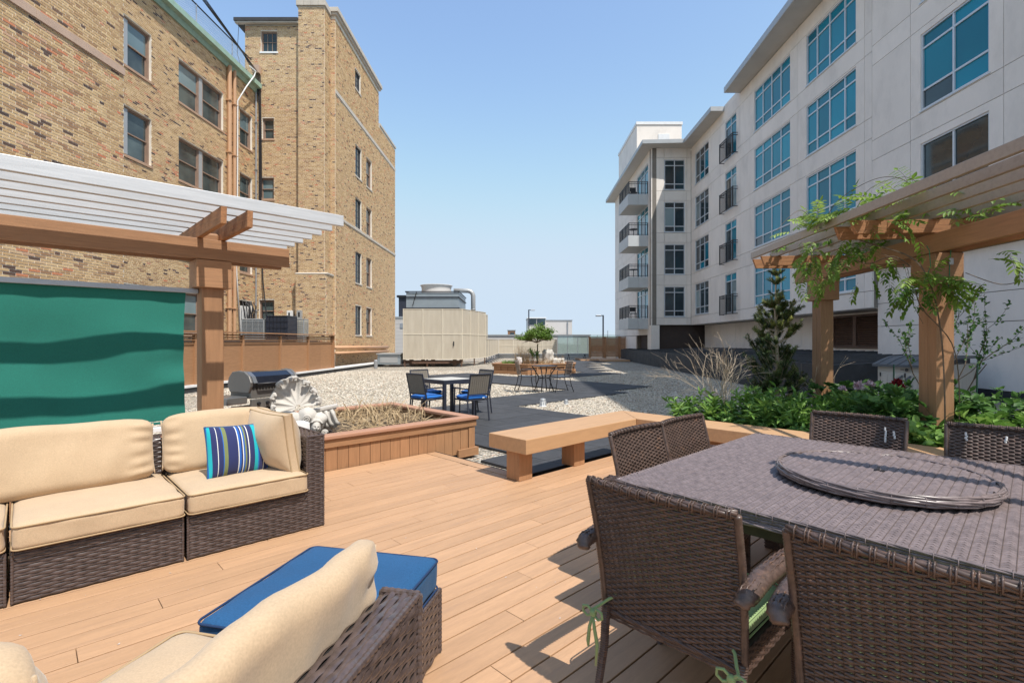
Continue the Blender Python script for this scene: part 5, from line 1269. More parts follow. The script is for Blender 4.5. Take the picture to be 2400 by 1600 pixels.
mb = MB(FP); mb.rbox((-0.075, -0.09, 2.24), (0.012, 0.02, 0.035), 0.008, 4); solo('metal_clip', mb, m_steel, 'small silver clip hanging on the green string by the vine covered post', 'clip', F=FP)

# ---- storage shed
sh = thing('storage_shed', 'beige resin storage shed with dark curved lid and double doors', 'shed', FR(8.17, 9.69, GZ, 1, 0))
S0 = Vector((7.62, 10.55)); S1 = Vector((8.17, 9.69)); S2 = Vector((10.17, 10.88)); 
e1 = (S1 - S0); W1 = e1.length; FS = FR(S0.x, S0.y, GZ, e1.x, e1.y)       # x along the front, y to the back
W2 = (S2 - S1).length; HB = 1.10
m_resin = M('beige_resin', (0.50, 0.465, 0.42), 0.6, 0.05, 3); m_lid = M('slate_resin_lid', (0.10, 0.11, 0.125), 0.55, 0.08, 4)
mb = MB(FS); mb.box((0.02, 0.03, 0), (W1 - 0.02, W2 - 0.02, HB)); part('body', mb, m_resin, sh, root=sh)
for k, (a, b) in enumerate(((0.09, W1 / 2 - 0.006), (W1 / 2 + 0.006, W1 - 0.09))):
    mb = MB(FS); mb.box((a, -0.005, 0.06), (b, 0.028, HB - 0.16)); dr = part('door', mb, m_resin, sh, root=sh, bevel=0.006)
    for i in range(4): mb = MB(FS); xx = a + 0.03 + i * (b - a - 0.06) / 4; mb.box((xx + 0.004, -0.012, 0.1), (xx + (b - a - 0.06) / 4 - 0.004, -0.005, HB - 0.2)); part('plank', mb, m_resin, dr, root=sh)
    hx = W1 / 2 - 0.07 if k == 0 else W1 / 2 + 0.07
    mb = MB(FS); mb.tube([(hx + 0.03, -0.02, HB - 0.22), (hx - 0.02, -0.05, HB - 0.27), (hx - 0.03, -0.055, HB - 0.33), (hx, -0.05, HB - 0.39), (hx + 0.04, -0.02, HB - 0.43)], 0.018, 8); part('handle', mb, m_lid, dr, root=sh, smooth=True)
    mb = MB(FS); mb.box((a - 0.02, -0.015, HB - 0.25), (a + 0.005, 0.0, HB - 0.17)); part('hinge', mb, m_black, dr, root=sh)
mb = MB(FS); mb.lathe([(0.03, 0), (0.03, 0.02)], 12, (0, 0, 0), T=Matrix.Translation((W1 / 2 + 0.03, -0.01, HB - 0.10)) @ Matrix.Rotation(PI / 2, 4, 'X')); part('lock', mb, m_black, sh, root=sh)
mb = MB(FS); mb.box((W1 / 2 - 0.09, 0.022, HB - 0.105), (W1 / 2 - 0.03, 0.028, HB - 0.09)); part('lock_mark', mb, m_black, sh, root=sh)
for i in range(10):
    mb = MB(FS); y0 = 0.06 + i * (W2 - 0.12) / 10; mb.box((W1 - 0.02, y0 + 0.005, 0.05), (W1 - 0.005, y0 + (W2 - 0.12) / 10 - 0.005, HB - 0.02)); part('side_plank', mb, m_resin, sh, root=sh)
V = []; prof = []
for k in range(13):
    t = k / 12; y = -0.06 + (W2 + 0.12) * t; z = HB - 0.0 + 0.17 * math.sin(min(1, t * 2.2) * PI / 2) - 0.02 * t; prof.append((y, z))
mb = MB(FS); mb.extr(prof + [(y, z - 0.045) for y, z in reversed(prof)], 'x', -0.05, W1 + 0.05); lid = part('lid', mb, m_lid, sh, root=sh)
for i in range(6):
    xx = 0.03 + i * (W1 - 0.1) / 5; mb = MB(FS); mb.extr([(y, z + 0.012) for y, z in prof] + [(y, z - 0.01) for y, z in reversed(prof)], 'x', xx, xx + 0.02); part('lid_rib', mb, m_lid, lid, root=sh)

# ---- far planter
fp = thing('wooden_planter', 'low angular tan planter with a small tree and dried grasses', 'planter', FR(1.1, 25, GZ, 1, 0))
poly = [(-0.95, 24.75), (0.74, 23.6), (3.05, 24.75), (3.25, 26.0), (1.3, 27.6), (-0.75, 26.2)]
cx, cy_ = 1.1, 25.4
def scl(k): return [(cx + (x - cx) * k, cy_ + (y - cy_) * k) for x, y in poly]
mb = MB(); mb.prism(scl(0.97), GZ, 0.30); part('box', mb, m_wood, fp, root=fp)
def loopboards(k0, k1, z0, z1, name, mat):
    A, B = scl(k0), scl(k1)
    for i in range(len(A)):
        j = (i + 1) % len(A); mb = MB(); mb.prism([B[i], B[j], A[j], A[i]], z0, z1); part(name, mb, mat, fp, root=fp, bevel=0.006)
loopboards(0.86, 1.03, 0.305, 0.35, 'cap_board', m_wood); loopboards(0.975, 1.01, 0.20, 0.30, 'trim_board', m_wood); loopboards(0.975, 1.02, GZ, 0.0, 'base_board', m_wood)
for i in range(len(poly)):
    A = scl(0.985); j = (i + 1) % len(A)
    for k in range(4):
        f = (k + 1) / 5; x = A[i][0] + (A[j][0] - A[i][0]) * f; y = A[i][1] + (A[j][1] - A[i][1]) * f
        F_ = FR(x, y, 0, A[j][0] - A[i][0], A[j][1] - A[i][1]); mb = MB(F_); mb.box((-0.04, -0.022, 0.002), (0.04, 0.01, 0.199)); part('batten', mb, m_wood, fp, root=fp)
mb = MB(); mb.prism(scl(0.86), 0.2, 0.29); part('soil', mb, m_soil, fp, root=fp)
def infp(x0, x1, y0, y1):
    return lambda rg: (rg.uniform(x0, x1), rg.uniform(y0, y1))
blades('dried_grass', 260, infp(0.1, 1.1, 24.7, 25.6), (0.3, 1.1), (0.006, 0.012), m_dry, seed=8, spread=0.35, curl=0.5, label='tall thin dried grass stems left of the small tree in the far planter', cat='dried grass', z0=0.29, F=FR(0.6, 25.1, 0.29, 1, 0), tb=(3, 1.5))
blades('dried_grass', 300, infp(1.3, 2.6, 24.6, 25.6), (0.2, 0.6), (0.006, 0.014), m_dry, seed=9, spread=0.9, curl=0.8, label='short dried grass around the grey rock in the far planter', cat='dried grass', z0=0.29, F=FR(1.9, 25.1, 0.29, 1, 0), tb=(3, 1.5))
blades('green_grass_tuft', 350, infp(-0.5, 0.15, 24.8, 25.4), (0.1, 0.26), (0.006, 0.012), m_leafa, seed=10, spread=0.6, curl=0.8, label='fresh green grass tuft at the left end of the far planter', cat='grass', z0=0.29, F=FR(-0.2, 25.1, 0.29, 1, 0))
def rock(name, label, c, s, seed, mat=m_stone, n=10):
    mb = MB(); mb.rbox((0, 0, 0), (s[0], s[1], s[2]), min(s) * 0.9, n)
    vs = []
    for v in mb.v:
        P = Vector(v); nn = mnoise.noise(P * 3 / max(s) + Vector((seed, 0, 0))) * 0.35 + mnoise.noise(P * 8 / max(s) + Vector((seed, 5, 0))) * 0.15
        P = P * (1 + nn); vs.append(tuple(P + Vector(c)))
    mb.v = vs; return solo(name, mb, mat, label, 'rock', F=FR(c[0], c[1], c[2] - s[2], 1, 0), smooth=True)
rock('rock', 'large grey rock beside the small tree in the far planter', (1.80, 25.2, 0.62), (0.27, 0.2, 0.38), 2)
rock('rock', 'low grey rock to the right of the tree in the far planter', (2.3, 25.0, 0.42), (0.30, 0.16, 0.17), 5)
rock('rock', 'small white rock at the left of the far planter behind the bistro chair', (0.35, 24.6, 0.45), (0.12, 0.1, 0.2), 7, m_farw)
# landscape lights
def path_light(name, lb, x, y, s):
    t = thing(name, lb, 'garden light', FR(x, y, GZ, 1, 0))
    mb = MB(); mb.lathe([(0.09 * s, GZ), (0.075 * s, GZ + 0.02), (0.055 * s, GZ + 0.15 * s)], 16, (x, y, 0)); part('body', mb, m_white, t, root=t)
    mb = MB()
    for k in range(10): a = k * PI / 5; mb.box((x + 0.08 * s * math.cos(a) - 0.006, y + 0.08 * s * math.sin(a) - 0.006, GZ + 0.01), (x + 0.08 * s * math.cos(a) + 0.006, y + 0.08 * s * math.sin(a) + 0.006, GZ + 0.13 * s))
    part('fin', mb, m_steel, t, root=t)
    mb = MB(); mb.lathe([(0.072 * s, GZ + 0.152 * s), (0.06 * s, GZ + 0.18 * s), (0.02, GZ + 0.19 * s)], 16, (x, y, 0)); part('top', mb, m_eave, t, root=t)
path_light('garden_light', 'small ribbed grey garden light on the gravel beyond the bench', 0.75, 12.25, 1.0)
path_light('garden_light', 'low dark garden light lying on the gravel right of the ribbed one', 1.36, 12.65, 0.62)
# ================================================================== WICKER AND CUSHIONS
def grad(A, axis):
    return np.gradient(A, axis=axis)
def weave(P, Nn, rows_t, hw, th, amp, mod_ns=1, phase=0, mask=None, full=False, aligned=0.0):
    """P (T,S,3) surface samples: one row of samples per strand (T strands), S samples along it, Nn same-shaped normals.
    Each strand is an arched ribbon that goes over and under at every second sample."""
    T, S, _ = P.shape
    i = np.arange(S); j = np.arange(T)
    und = np.cos(PI * (i[None, :] / 2.0 * mod_ns + j[:, None] + phase))      # +1 over, -1 under
    if aligned: und = (1 - aligned) * und + aligned * np.cos(PI * i[None, :] * mod_ns + 0 * j[:, None])
    C = P + Nn * (und * amp)[:, :, None]
    tv = rows_t                                                              # unit vector across the strands (T,S,3)
    a = C + tv * hw - Nn * th; b = C + Nn * th; c = C - tv * hw - Nn * th
    if full: V = np.stack([a, b, c, C - Nn * th * 1.2], 2); K = 4
    else: V = np.stack([a, b, c], 2); K = 3
    V = V.reshape(-1, 3)
    idx = (np.arange(T)[:, None] * S + np.arange(S - 1)[None, :]) * K
    idx = idx.reshape(-1)
    Fs = []
    pairs = [(0, 1), (1, 2)] if not full else [(0, 1), (1, 2), (2, 3), (3, 0)]
    ok = None
    if mask is not None: ok = mask[:, :-1].reshape(-1) & mask[:, 1:].reshape(-1)
    for (m, n_) in pairs:
        q = np.stack([idx + m, idx + K + m, idx + K + n_, idx + n_], 1)
        if ok is not None: q = q[ok]
        Fs.append(q)
    return V, np.concatenate(Fs)
class WV:
    """collects weave patches and plain strips"""
    def __init__(s, F=FW): s.V = []; s.Q = []; s.n = 0; s.F = np.array(F)
    def put(s, V, Q):
        V = np.asarray(V) @ s.F[:3, :3].T + s.F[:3, 3]
        s.V.append(V); s.Q.append(Q + s.n); s.n += len(V)
    def surf(s, path, u0, u1, uvec, vfun, pitch, stake, amp=0.002, hw=None, th=0.0012, full=False, phase=0, mask=None, aligned=0.0, spp=2):
        """strands run along uvec from u0 to u1; path = polyline [(x,y,z)] walked across, strands spaced by pitch.
        vfun(pos,frac_u)->pos may bend the surface"""
        path = [np.array(p, float) for p in path]
        seg = [np.linalg.norm(path[i + 1] - path[i]) for i in range(len(path) - 1)]; Ltot = sum(seg)
        T = max(2, int(round(Ltot / pitch))); S = max(3, int(round((u1 - u0) / stake)) * spp + 1)
        ts = (np.arange(T) + 0.5) / T * Ltot; base = []; tv = []
        for t in ts:
            k = 0
            while k < len(seg) - 1 and t > seg[k]: t -= seg[k]; k += 1
            d = (path[k + 1] - path[k]) / seg[k]; base.append(path[k] + d * t); tv.append(d)
        base = np.array(base); tv = np.array(tv); uvec = np.array(uvec, float); us = np.linspace(u0, u1, S)
        # smooth direction across corners
        tv2 = tv.copy(); tv2[1:-1] = tv[:-2] + tv[2:] + tv[1:-1]; tv2 /= np.linalg.norm(tv2, axis=1)[:, None]
        P = base[:, None, :] + us[None, :, None] * uvec[None, None, :]
        if vfun is not None: P = vfun(P, us)
        TV = np.repeat(tv2[:, None, :], S, 1); N = np.cross(np.broadcast_to(uvec, TV.shape), TV); N /= np.linalg.norm(N, axis=2)[:, :, None]
        mk = mask(P) if mask else None
        V, Q = weave(P, N, TV, hw or pitch * 0.47, th, amp, phase=phase, mask=mk, full=full, aligned=aligned, mod_ns=2.0 / spp)
        s.put(V, Q); return P, N, TV
    def build(s, name, mat, parent, root=None, smooth=True, kind=None):
        return npmesh(name, np.concatenate(s.V), np.concatenate(s.Q), mat, parent=parent, root=root or parent, smooth=smooth, kind=kind)
def corner_path(pts, r=0.015, k=3):
    """rounds the corners of a polyline"""
    out = [np.array(pts[0], float)]
    for i in range(1, len(pts) - 1):
        a, b, c = (np.array(pts[j], float) for j in (i - 1, i, i + 1))
        d1 = (a - b) / np.linalg.norm(a - b); d2 = (c - b) / np.linalg.norm(c - b)
        p1 = b + d1 * r; p2 = b + d2 * r
        for m in range(k + 1):
            t = m / k; out.append((1 - t) ** 2 * p1 + 2 * t * (1 - t) * b + t * t * p2)
    out.append(np.array(pts[-1], float)); return [tuple(o) for o in out]
def braid(mb, pts, r, pitch=0.035, n=3, sr=0.55, sides=5):
    """three strands twisted round a path"""
    pts = [Vector(p) for p in pts]; L = [0]
    for i in range(len(pts) - 1): L.append(L[-1] + (pts[i + 1] - pts[i]).length)
    m = max(4, int(L[-1] / (pitch / 6)))
    def at(t):
        for i in range(len(L) - 1):
            if t <= L[i + 1] or i == len(L) - 2:
                f = (t - L[i]) / max(1e-9, L[i + 1] - L[i]); return pts[i].lerp(pts[i + 1], min(1, f)), (pts[i + 1] - pts[i]).normalized()
    for s in range(n):
        path = []
        for k in range(m + 1):
            t = L[-1] * k / m; c, d = at(t); up = Vector((0, 0, 1)) if abs(d.z) < 0.8 else Vector((1, 0, 0))
            x = d.cross(up).normalized(); y = d.cross(x); a = 2 * PI * (t / pitch + s / n); path.append(c + (x * math.cos(a) + y * math.sin(a)) * r * 0.5)
        mb.tube(path, r * sr, sides)
def wrapped(mb, pts, r, pitch=0.009, sides=8):
    """post wrapped in strand: a tube whose radius ripples"""
    pts = [Vector(p) for p in pts]; L = [0]
    for i in range(len(pts) - 1): L.append(L[-1] + (pts[i + 1] - pts[i]).length)
    n = max(4, int(L[-1] / pitch * 2)); P = []; rs = []
    rr = r if isinstance(r, (list, tuple)) else [r] * len(pts)
    for k in range(n + 1):
        t = L[-1] * k / n; i = 0
        while i < len(L) - 2 and t > L[i + 1]: i += 1
        f = (t - L[i]) / max(1e-9, L[i + 1] - L[i]); P.append(pts[i].lerp(pts[i + 1], min(1, f)))
        rb_ = rr[i] + (rr[i + 1] - rr[i]) * min(1, f); rs.append(rb_ * (1.0 if k % 2 else 0.82))
    mb.tube(P, rs, sides)

# ---- the square dining table
TBL = thing('wicker_dining_table', 'large square brown wicker dining table in the right foreground', 'table', FDt(3.0, 0.525))
H0, H1, TZ = -0.905, 0.905, 0.74
FT = FDt(3.0, 0.525)
wv = WV(FT)
path = corner_path([(H0, 0, TZ - 0.05), (H0, 0, TZ), (H1, 0, TZ), (H1, 0, TZ - 0.05)], 0.012)
# strands run across (local y), spaced along local x
wv.surf(path, H0, H1, (0, -1, 0), None, 0.0125, 0.036, amp=0.0048, th=0.0022, aligned=0.6)
for sgn in (-1, 1):
    wv.surf([(0, sgn * (H1 + 0.004), TZ - 0.05), (0, sgn * (H1 + 0.004), TZ - 0.004)], H0, H1, (sgn, 0, 0), None, 0.0095, 0.034, amp=0.002)
wv.build('woven_top', m_wickt, TBL)
mb = MB(FT)
for i in range(50):
    y = H1 - 0.036202 * (i + 0.5); mb.tube([(H0, y, TZ - 0.0022), (H1, y, TZ - 0.0022)], 0.0022, 4, cap=False)
part('stakes', mb, m_stakel, TBL, root=TBL, kind='stuff')
mb = MB(FT); mb.box((H0 + 0.004, H0 + 0.004, TZ - 0.05), (H1 - 0.004, H1 - 0.004, TZ - 0.006)); part('top_frame', mb, m_wicki, TBL, root=TBL)
mb = MB(FT)
for (a, b) in (((H0, H0), (H1, H0)), ((H1, H0), (H1, H1)), ((H1, H1), (H0, H1)), ((H0, H1), (H0, H0))):
    braid(mb, [(a[0], a[1], TZ - 0.052), (b[0], b[1], TZ - 0.052)], 0.010, 0.4)
    braid(mb, [(a[0], a[1], TZ - 0.004), (b[0], b[1], TZ - 0.004)], 0.008, 0.4)
    for kk in range(1, 30):
        f = kk / 30; x, y = a[0] + (b[0] - a[0]) * f, a[1] + (b[1] - a[1]) * f; nx2, ny2 = (b[1] - a[1]) / 1.81, -(b[0] - a[0]) / 1.81
        mb.tube([(x - nx2 * 0.010, y - ny2 * 0.010, TZ + 0.004), (x + nx2 * 0.009, y + ny2 * 0.009, TZ - 0.001), (x + nx2 * 0.009, y + ny2 * 0.009, TZ - 0.03)], 0.0017, 4)
part('edge_braid', mb, m_wickt, TBL, root=TBL, smooth=True)
for (x, y) in ((-0.72, -0.72), (0.72, -0.72), (-0.72, 0.72), (0.72, 0.72)):
    mb = MB(FT); k = 0
    n = 70
    for i in range(n):
        z = 0.0 + (TZ - 0.06) * i / n; e = 0.05 if i % 2 else 0.046; mb.box((x - e, y - e, z), (x + e, y + e, z + (TZ - 0.06) / n))
    part('leg', mb, m_wick, TBL, root=TBL)
mb = MB(FT)
for s in (-0.8, 0.8): mb.box((-0.8, s - 0.015, TZ - 0.13), (0.8, s + 0.015, TZ - 0.052)); mb.box((s - 0.015, -0.78, TZ - 0.13), (s + 0.015, 0.78, TZ - 0.052))
part('skirt', mb, m_wicki, TBL, root=TBL)
# lazy susan
FLZ = FDt(2.95, 0.515, TZ + 0.004, 0.0)
LS = thing('lazy_susan', 'round woven turntable lying on the wicker dining table', 'turntable', FLZ)
RAD = 0.435
mb = MB(FLZ); mb.lathe([(0.36, 0.0), (0.36, 0.018)], 48); mb.lathe([(RAD - 0.012, 0.02), (RAD - 0.004, 0.035), (RAD - 0.012, 0.052)], 64); part('disc', mb, m_wicki, LS, root=LS)
wv = WV(FLZ)
def circ(P): return (P[:, :, 0] ** 2 + P[:, :, 1] ** 2) < (RAD - 0.012) ** 2
wv.surf([(-RAD, 0, 0.056), (RAD, 0, 0.056)], -RAD, RAD, (0, -1, 0), None, 0.0125, 0.036, amp=0.0048, th=0.0022, mask=circ, aligned=0.6)
wv.build('woven_top', m_wickt, LS)
mb = MB(FLZ)
for i in range(24):
    y = RAD - 0.03625 * (i + 0.5); hx_ = math.sqrt(max(0.0001, (RAD - 0.012) ** 2 - y * y)); mb.tube([(-hx_, y, 0.0538), (hx_, y, 0.0538)], 0.0022, 4, cap=False)
part('stakes', mb, m_stakel, LS, root=LS, kind='stuff')
mb = MB(FLZ)
ring = [(RAD * math.cos(a), RAD * math.sin(a)) for a in np.linspace(0, 2 * PI, 97)]
braid(mb, [(x * 0.985, y * 0.985, 0.054) for x, y in ring], 0.011, 0.5); braid(mb, [(x, y, 0.038) for x, y in ring], 0.011, 0.5); braid(mb, [(x * 0.985, y * 0.985, 0.024) for x, y in ring], 0.011, 0.5)
for kk in range(0, 96, 4):
    x, y = ring[kk]; mb.tube([(x * 0.965, y * 0.965, 0.0605), (x * 0.99, y * 0.99, 0.061), (x * 1.008, y * 1.008, 0.045), (x * 1.01, y * 1.01, 0.02)], 0.0022, 4)
part('rim_braid', mb, m_wickt, LS, root=LS, smooth=True)
mb = MB(FLZ); mb.lathe([(0.022, 0.052), (0.022, 0.060)], 14); mb.tube([(-0.03, 0.0, 0.063), (0.035, 0.01, 0.063)], 0.006, 6); part('hub', mb, m_black, LS, root=LS)

# ---- dining armchair (faces +y, origin on the deck below the seat)
def make_dining_chair(label, group):
    t = thing('wicker_armchair', label, 'chair', FW, group)
    W = 0.58
    def bend(P, us):
        f = us / (W / 2); P = P.copy(); taper = 1 - 0.05 * (1 - (P[:, :, 2] - 0.34) / 0.54)
        P[:, :, 0] *= taper
        P[:, :, 1] += -0.035 * (1 - f[None, :] ** 2) * np.clip((P[:, :, 2] - 0.3) / 0.55, 0, 1); return P
    wv = WV()
    wv.surf([(0, -0.235, 0.335), (0, -0.25, 0.5), (0, -0.285, 0.70), (0, -0.33, 0.87)], -W / 2, W / 2, (1, 0, 0), bend, 0.0112, 0.028, amp=0.0034, hw=0.0076, th=0.0026, full=True)
    wv.build('woven_back', m_wick, t)
    mb = MB()
    for i in range(22):
        u = -W / 2 + 0.0135 + i * 0.027 - 0.0; 
        if u > W / 2: break
        f = u / (W / 2)
        pts = []
        for (y, z) in ((-0.235, 0.335), (-0.25, 0.5), (-0.285, 0.70), (-0.33, 0.87)):
            tp = 1 - 0.05 * (1 - (z - 0.34) / 0.54); pts.append((u * tp, y - 0.035 * (1 - f * f) * max(0, min(1, (z - 0.3) / 0.55)), z))
        mb.tube(pts, 0.0026, 4)
    part('back_stake', mb, m_wicki, t, root=t, kind='stuff')
    mb = MB()
    top = []
    for i in range(13):
        f = -1 + 2 * i / 12; top.append((W / 2 * f, -0.33 - 0.035 * (1 - f * f), 0.878))
    braid(mb, top, 0.017, 0.30, n=5, sr=0.42)
    for s in (-1, 1): wrapped(mb, [(s * W / 2 * 0.95, -0.235, 0.335), (s * W / 2 * 0.97, -0.25, 0.5), (s * W / 2 * 0.99, -0.285, 0.7), (s * W / 2, -0.33, 0.875)], 0.014, 0.0112)
    bot = [(W / 2 * 0.95 * (-1 + 2 * i / 8), -0.235 , 0.335) for i in range(9)]
    braid(mb, bot, 0.012, 0.25)
    for i in range(1, 30):
        f = -1 + (i // 2 + (0.13 if i % 2 else -0.13) + 0.5) / 7.5; x = W / 2 * f
        if abs(f) > 0.97: continue
        y = -0.33 - 0.035 * (1 - f * f)
        mb.tube([(x, y - 0.0165, 0.860), (x, y - 0.0165, 0.888), (x, y, 0.8945), (x, y + 0.0155, 0.888), (x, y + 0.0165, 0.862)], 0.0028, 4)
    part('back_edge', mb, m_wick, t, root=t, smooth=True)
    # arms
    for s in (-1, 1):
        mb = MB(); x = s * 0.315
        arm = [(x - s * 0.01, -0.345, 0.60), (x, -0.33, 0.625), (x, -0.2, 0.645), (x, 0.0, 0.64), (x, 0.17, 0.625), (x, 0.215, 0.60)]
        wrapped(mb, arm, [0.020, 0.027, 0.029, 0.029, 0.027, 0.020], 0.017, 12)
        mb.v = [(x + (vx - x) * 1.32, vy, vz) for vx, vy, vz in mb.v]
        for dx_ in (-0.018, 0.0, 0.018): mb.tube([(x + dx_, y_, z_ + (0.029 if k_ % 2 else 0.0235) - abs(dx_) * 0.25 - (0.012 if k_ in (0, 22) else 0)) for k_, (y_, z_) in enumerate([(-0.34 + 0.0245 * j_, 0.625 + 0.02 * math.sin((j_ / 22) * PI)) for j_ in range(23)])], 0.0035, 4)
        vs = []
        part('arm', mb, m_wick, t, root=t, smooth=True)
        mb = MB(); wrapped(mb, [(x, 0.19, 0.61), (x * 0.97, 0.21, 0.42), (x * 0.93, 0.215, 0.2), (x * 0.93, 0.22, 0.0)], [0.02, 0.021, 0.019, 0.016], 0.009); part('leg', mb, m_wick, t, root=t)
        mb = MB(); wrapped(mb, [(s * 0.27, -0.24, 0.36), (s * 0.265, -0.26, 0.2), (s * 0.275, -0.30, 0.0)], [0.02, 0.018, 0.016], 0.009); part('leg', mb, m_wick, t, root=t)
    mb = MB(); mb.box((-0.265, -0.225, 0.35), (0.265, 0.23, 0.385)); part('seat', mb, m_wicki, t, root=t)
    wv = WV()
    wv.surf([(0, 0.236, 0.30), (0, 0.236, 0.386)], -0.27, 0.27, (-1, 0, 0), None, 0.0108, 0.027, amp=0.0024, th=0.002)
    for s in (-1, 1): wv.surf([(s * 0.27, 0, 0.30), (s * 0.27, 0, 0.386)], -0.235, 0.235, (0, s, 0), None, 0.0108, 0.027, amp=0.0024, th=0.002)
    wv.surf([(0, -0.232, 0.30), (0, -0.232, 0.386)], -0.27, 0.27, (1, 0, 0), None, 0.0108, 0.027, amp=0.0024, th=0.002)
    wv.build('woven_apron', m_wick, t)
    return t
def piping(mb, hx, hy, z, r, pr=0.006, c=(0, 0), n=6):
    pts = []
    for (sx_, sy_, a0) in ((1, 1, 0), (-1, 1, 1), (-1, -1, 2), (1, -1, 3)):
        for k in range(n + 1):
            a = (a0 + k / n) * PI / 2; pts.append((c[0] + sx_ * (hx - r) + r * math.cos(a), c[1] + sy_ * (hy - r) + r * math.sin(a), z))
    pts.append(pts[0]); mb.tube(pts, pr, 6, cap=False)
def make_pad(label, group):
    t = thing('seat_cushion', label, 'cushion', FW, group)
    mb = MB(); mb.rbox((0, 0, 0.035), (0.25, 0.225, 0.035), 0.03, 12, crown=0.012, wr=0.002); part('cover', mb, m_sage, t, root=t, smooth=True)
    mb = MB(); piping(mb, 0.25, 0.225, 0.066, 0.05, 0.004); piping(mb, 0.25, 0.225, 0.008, 0.05, 0.004); part('piping', mb, m_sage, t, root=t, smooth=True)
    for s in (-1, 1):
        mb = MB(); x = s * 0.27; y = -0.265
        mb.tube([(s * 0.2, -0.2, 0.03), (s * 0.25, -0.25, 0.0), (x, y - 0.02, -0.02), (x + s * 0.018, y - 0.045, -0.035), (x - s * 0.005, y - 0.062, -0.035)], 0.006, 5)
        mb.rbox((x, y - 0.062, -0.035), (0.014, 0.012, 0.013), 0.01, 4)
        for sg in (-1, 1):
            mb.tube([(x, y - 0.06, -0.035), (x + sg * 0.022, y - 0.068, -0.012), (x + sg * 0.044, y - 0.068, -0.018), (x + sg * 0.046, y - 0.066, -0.04), (x + sg * 0.026, y - 0.066, -0.052), (x, y - 0.062, -0.04)], 0.0055, 5)
            mb.tube([(x, y - 0.064, -0.04), (x + sg * 0.012, y - 0.07, -0.09), (x + sg * 0.022, y - 0.066, -0.15), (x + sg * 0.018, y - 0.07, -0.20 - 0.03 * sg)], [0.005, 0.007, 0.008, 0.004], 5)
        part('tie', mb, m_sage, t, root=t, smooth=True)
    return t
GC = 'wicker armchairs around the dining table'; GP = 'green seat pads on the wicker armchairs'
seats = [  # p, q of the seat centre, facing angle in deck frame, label
    (1.70 + 0.235, 0.935, 0.0, 'wicker armchair with dangling green ties in the centre foreground, back to the camera'),
    (1.70 + 0.225, 0.215, 0.02, 'largest wicker armchair at the lower right corner, back towards the camera'),
    (2.72, 1.37, -PI / 2, 'wicker armchair at the left side of the table, nearer the camera of the two'),
    (3.30, 1.37, -PI / 2, 'wicker armchair at the left side of the table, nearer the bench corner'),
    (4.03, 0.895, PI, 'wicker armchair with bird droppings across the table in front of the green plants'),
    (4.04, 0.11, PI, 'wicker armchair across the table at the right edge of the photo'),
    (3.45, -0.5, PI / 2, 'wicker armchair on the far right side of the table outside the frame edge')]
seats = seats[:6]
cproto = None; pproto = None
for i, (p, q, a, lb) in enumerate(seats):
    F_ = FDt(p, q, 0, a - PI / 2)
    if cproto is None: o = make_dining_chair(lb, GC); cproto = o
    else: o = copy_tree(cproto)
    place(o, F_); o['label'] = lb
    if i in (0, 1, 2, 3):
        pl_ = ['pale green seat pad with tied ribbons on the foreground chair at the centre', 'pale green seat pad on the lower right corner chair', 'green seat pad on the nearer of the two chairs left of the table', 'green seat pad on the chair nearer the bench corner'][i]
        if pproto is None: c_ = make_pad(pl_, GP); pproto = c_
        else: c_ = copy_tree(pproto)
        place(c_, F_ @ Matrix.Translation((0, 0, 0.388))); c_['label'] = pl_
# bird droppings on the far chair backs
far_chairs = [o for o in bpy.data.objects if o.name.startswith('wicker_armchair') and o.parent is None]
far_chairs = {lb: [o for o in far_chairs if o['label'] == lb][0] for lb in (seats[4][3], seats[5][3])}
for (p, q, z0, z1, k_) in ((4.40, 0.72, 0.80, 0.72, 4), (4.405, 0.67, 0.79, 0.75, 4), (4.40, 0.30, 0.83, 0.79, 5), (4.40, 0.12, 0.83, 0.80, 5), (4.40, -0.03, 0.77, 0.70, 5)):
    dp = -0.075 - (0.88 - z0) * 0.2; mbd = MB()
    for k in range(5):
        z = z0 + (z1 - z0) * k / 4; v = D(p + dp + R.uniform(-0.002, 0.002), q + R.uniform(-0.004, 0.004)); mbd.box((v.x - 0.004, v.y - 0.004, z), (v.x + 0.004, v.y + 0.004, z + (z0 - z1) / 4 + 0.002))
    ch_ = far_chairs[seats[k_][3]]; part('bird_dropping', mbd, m_white, ch_, root=ch_)

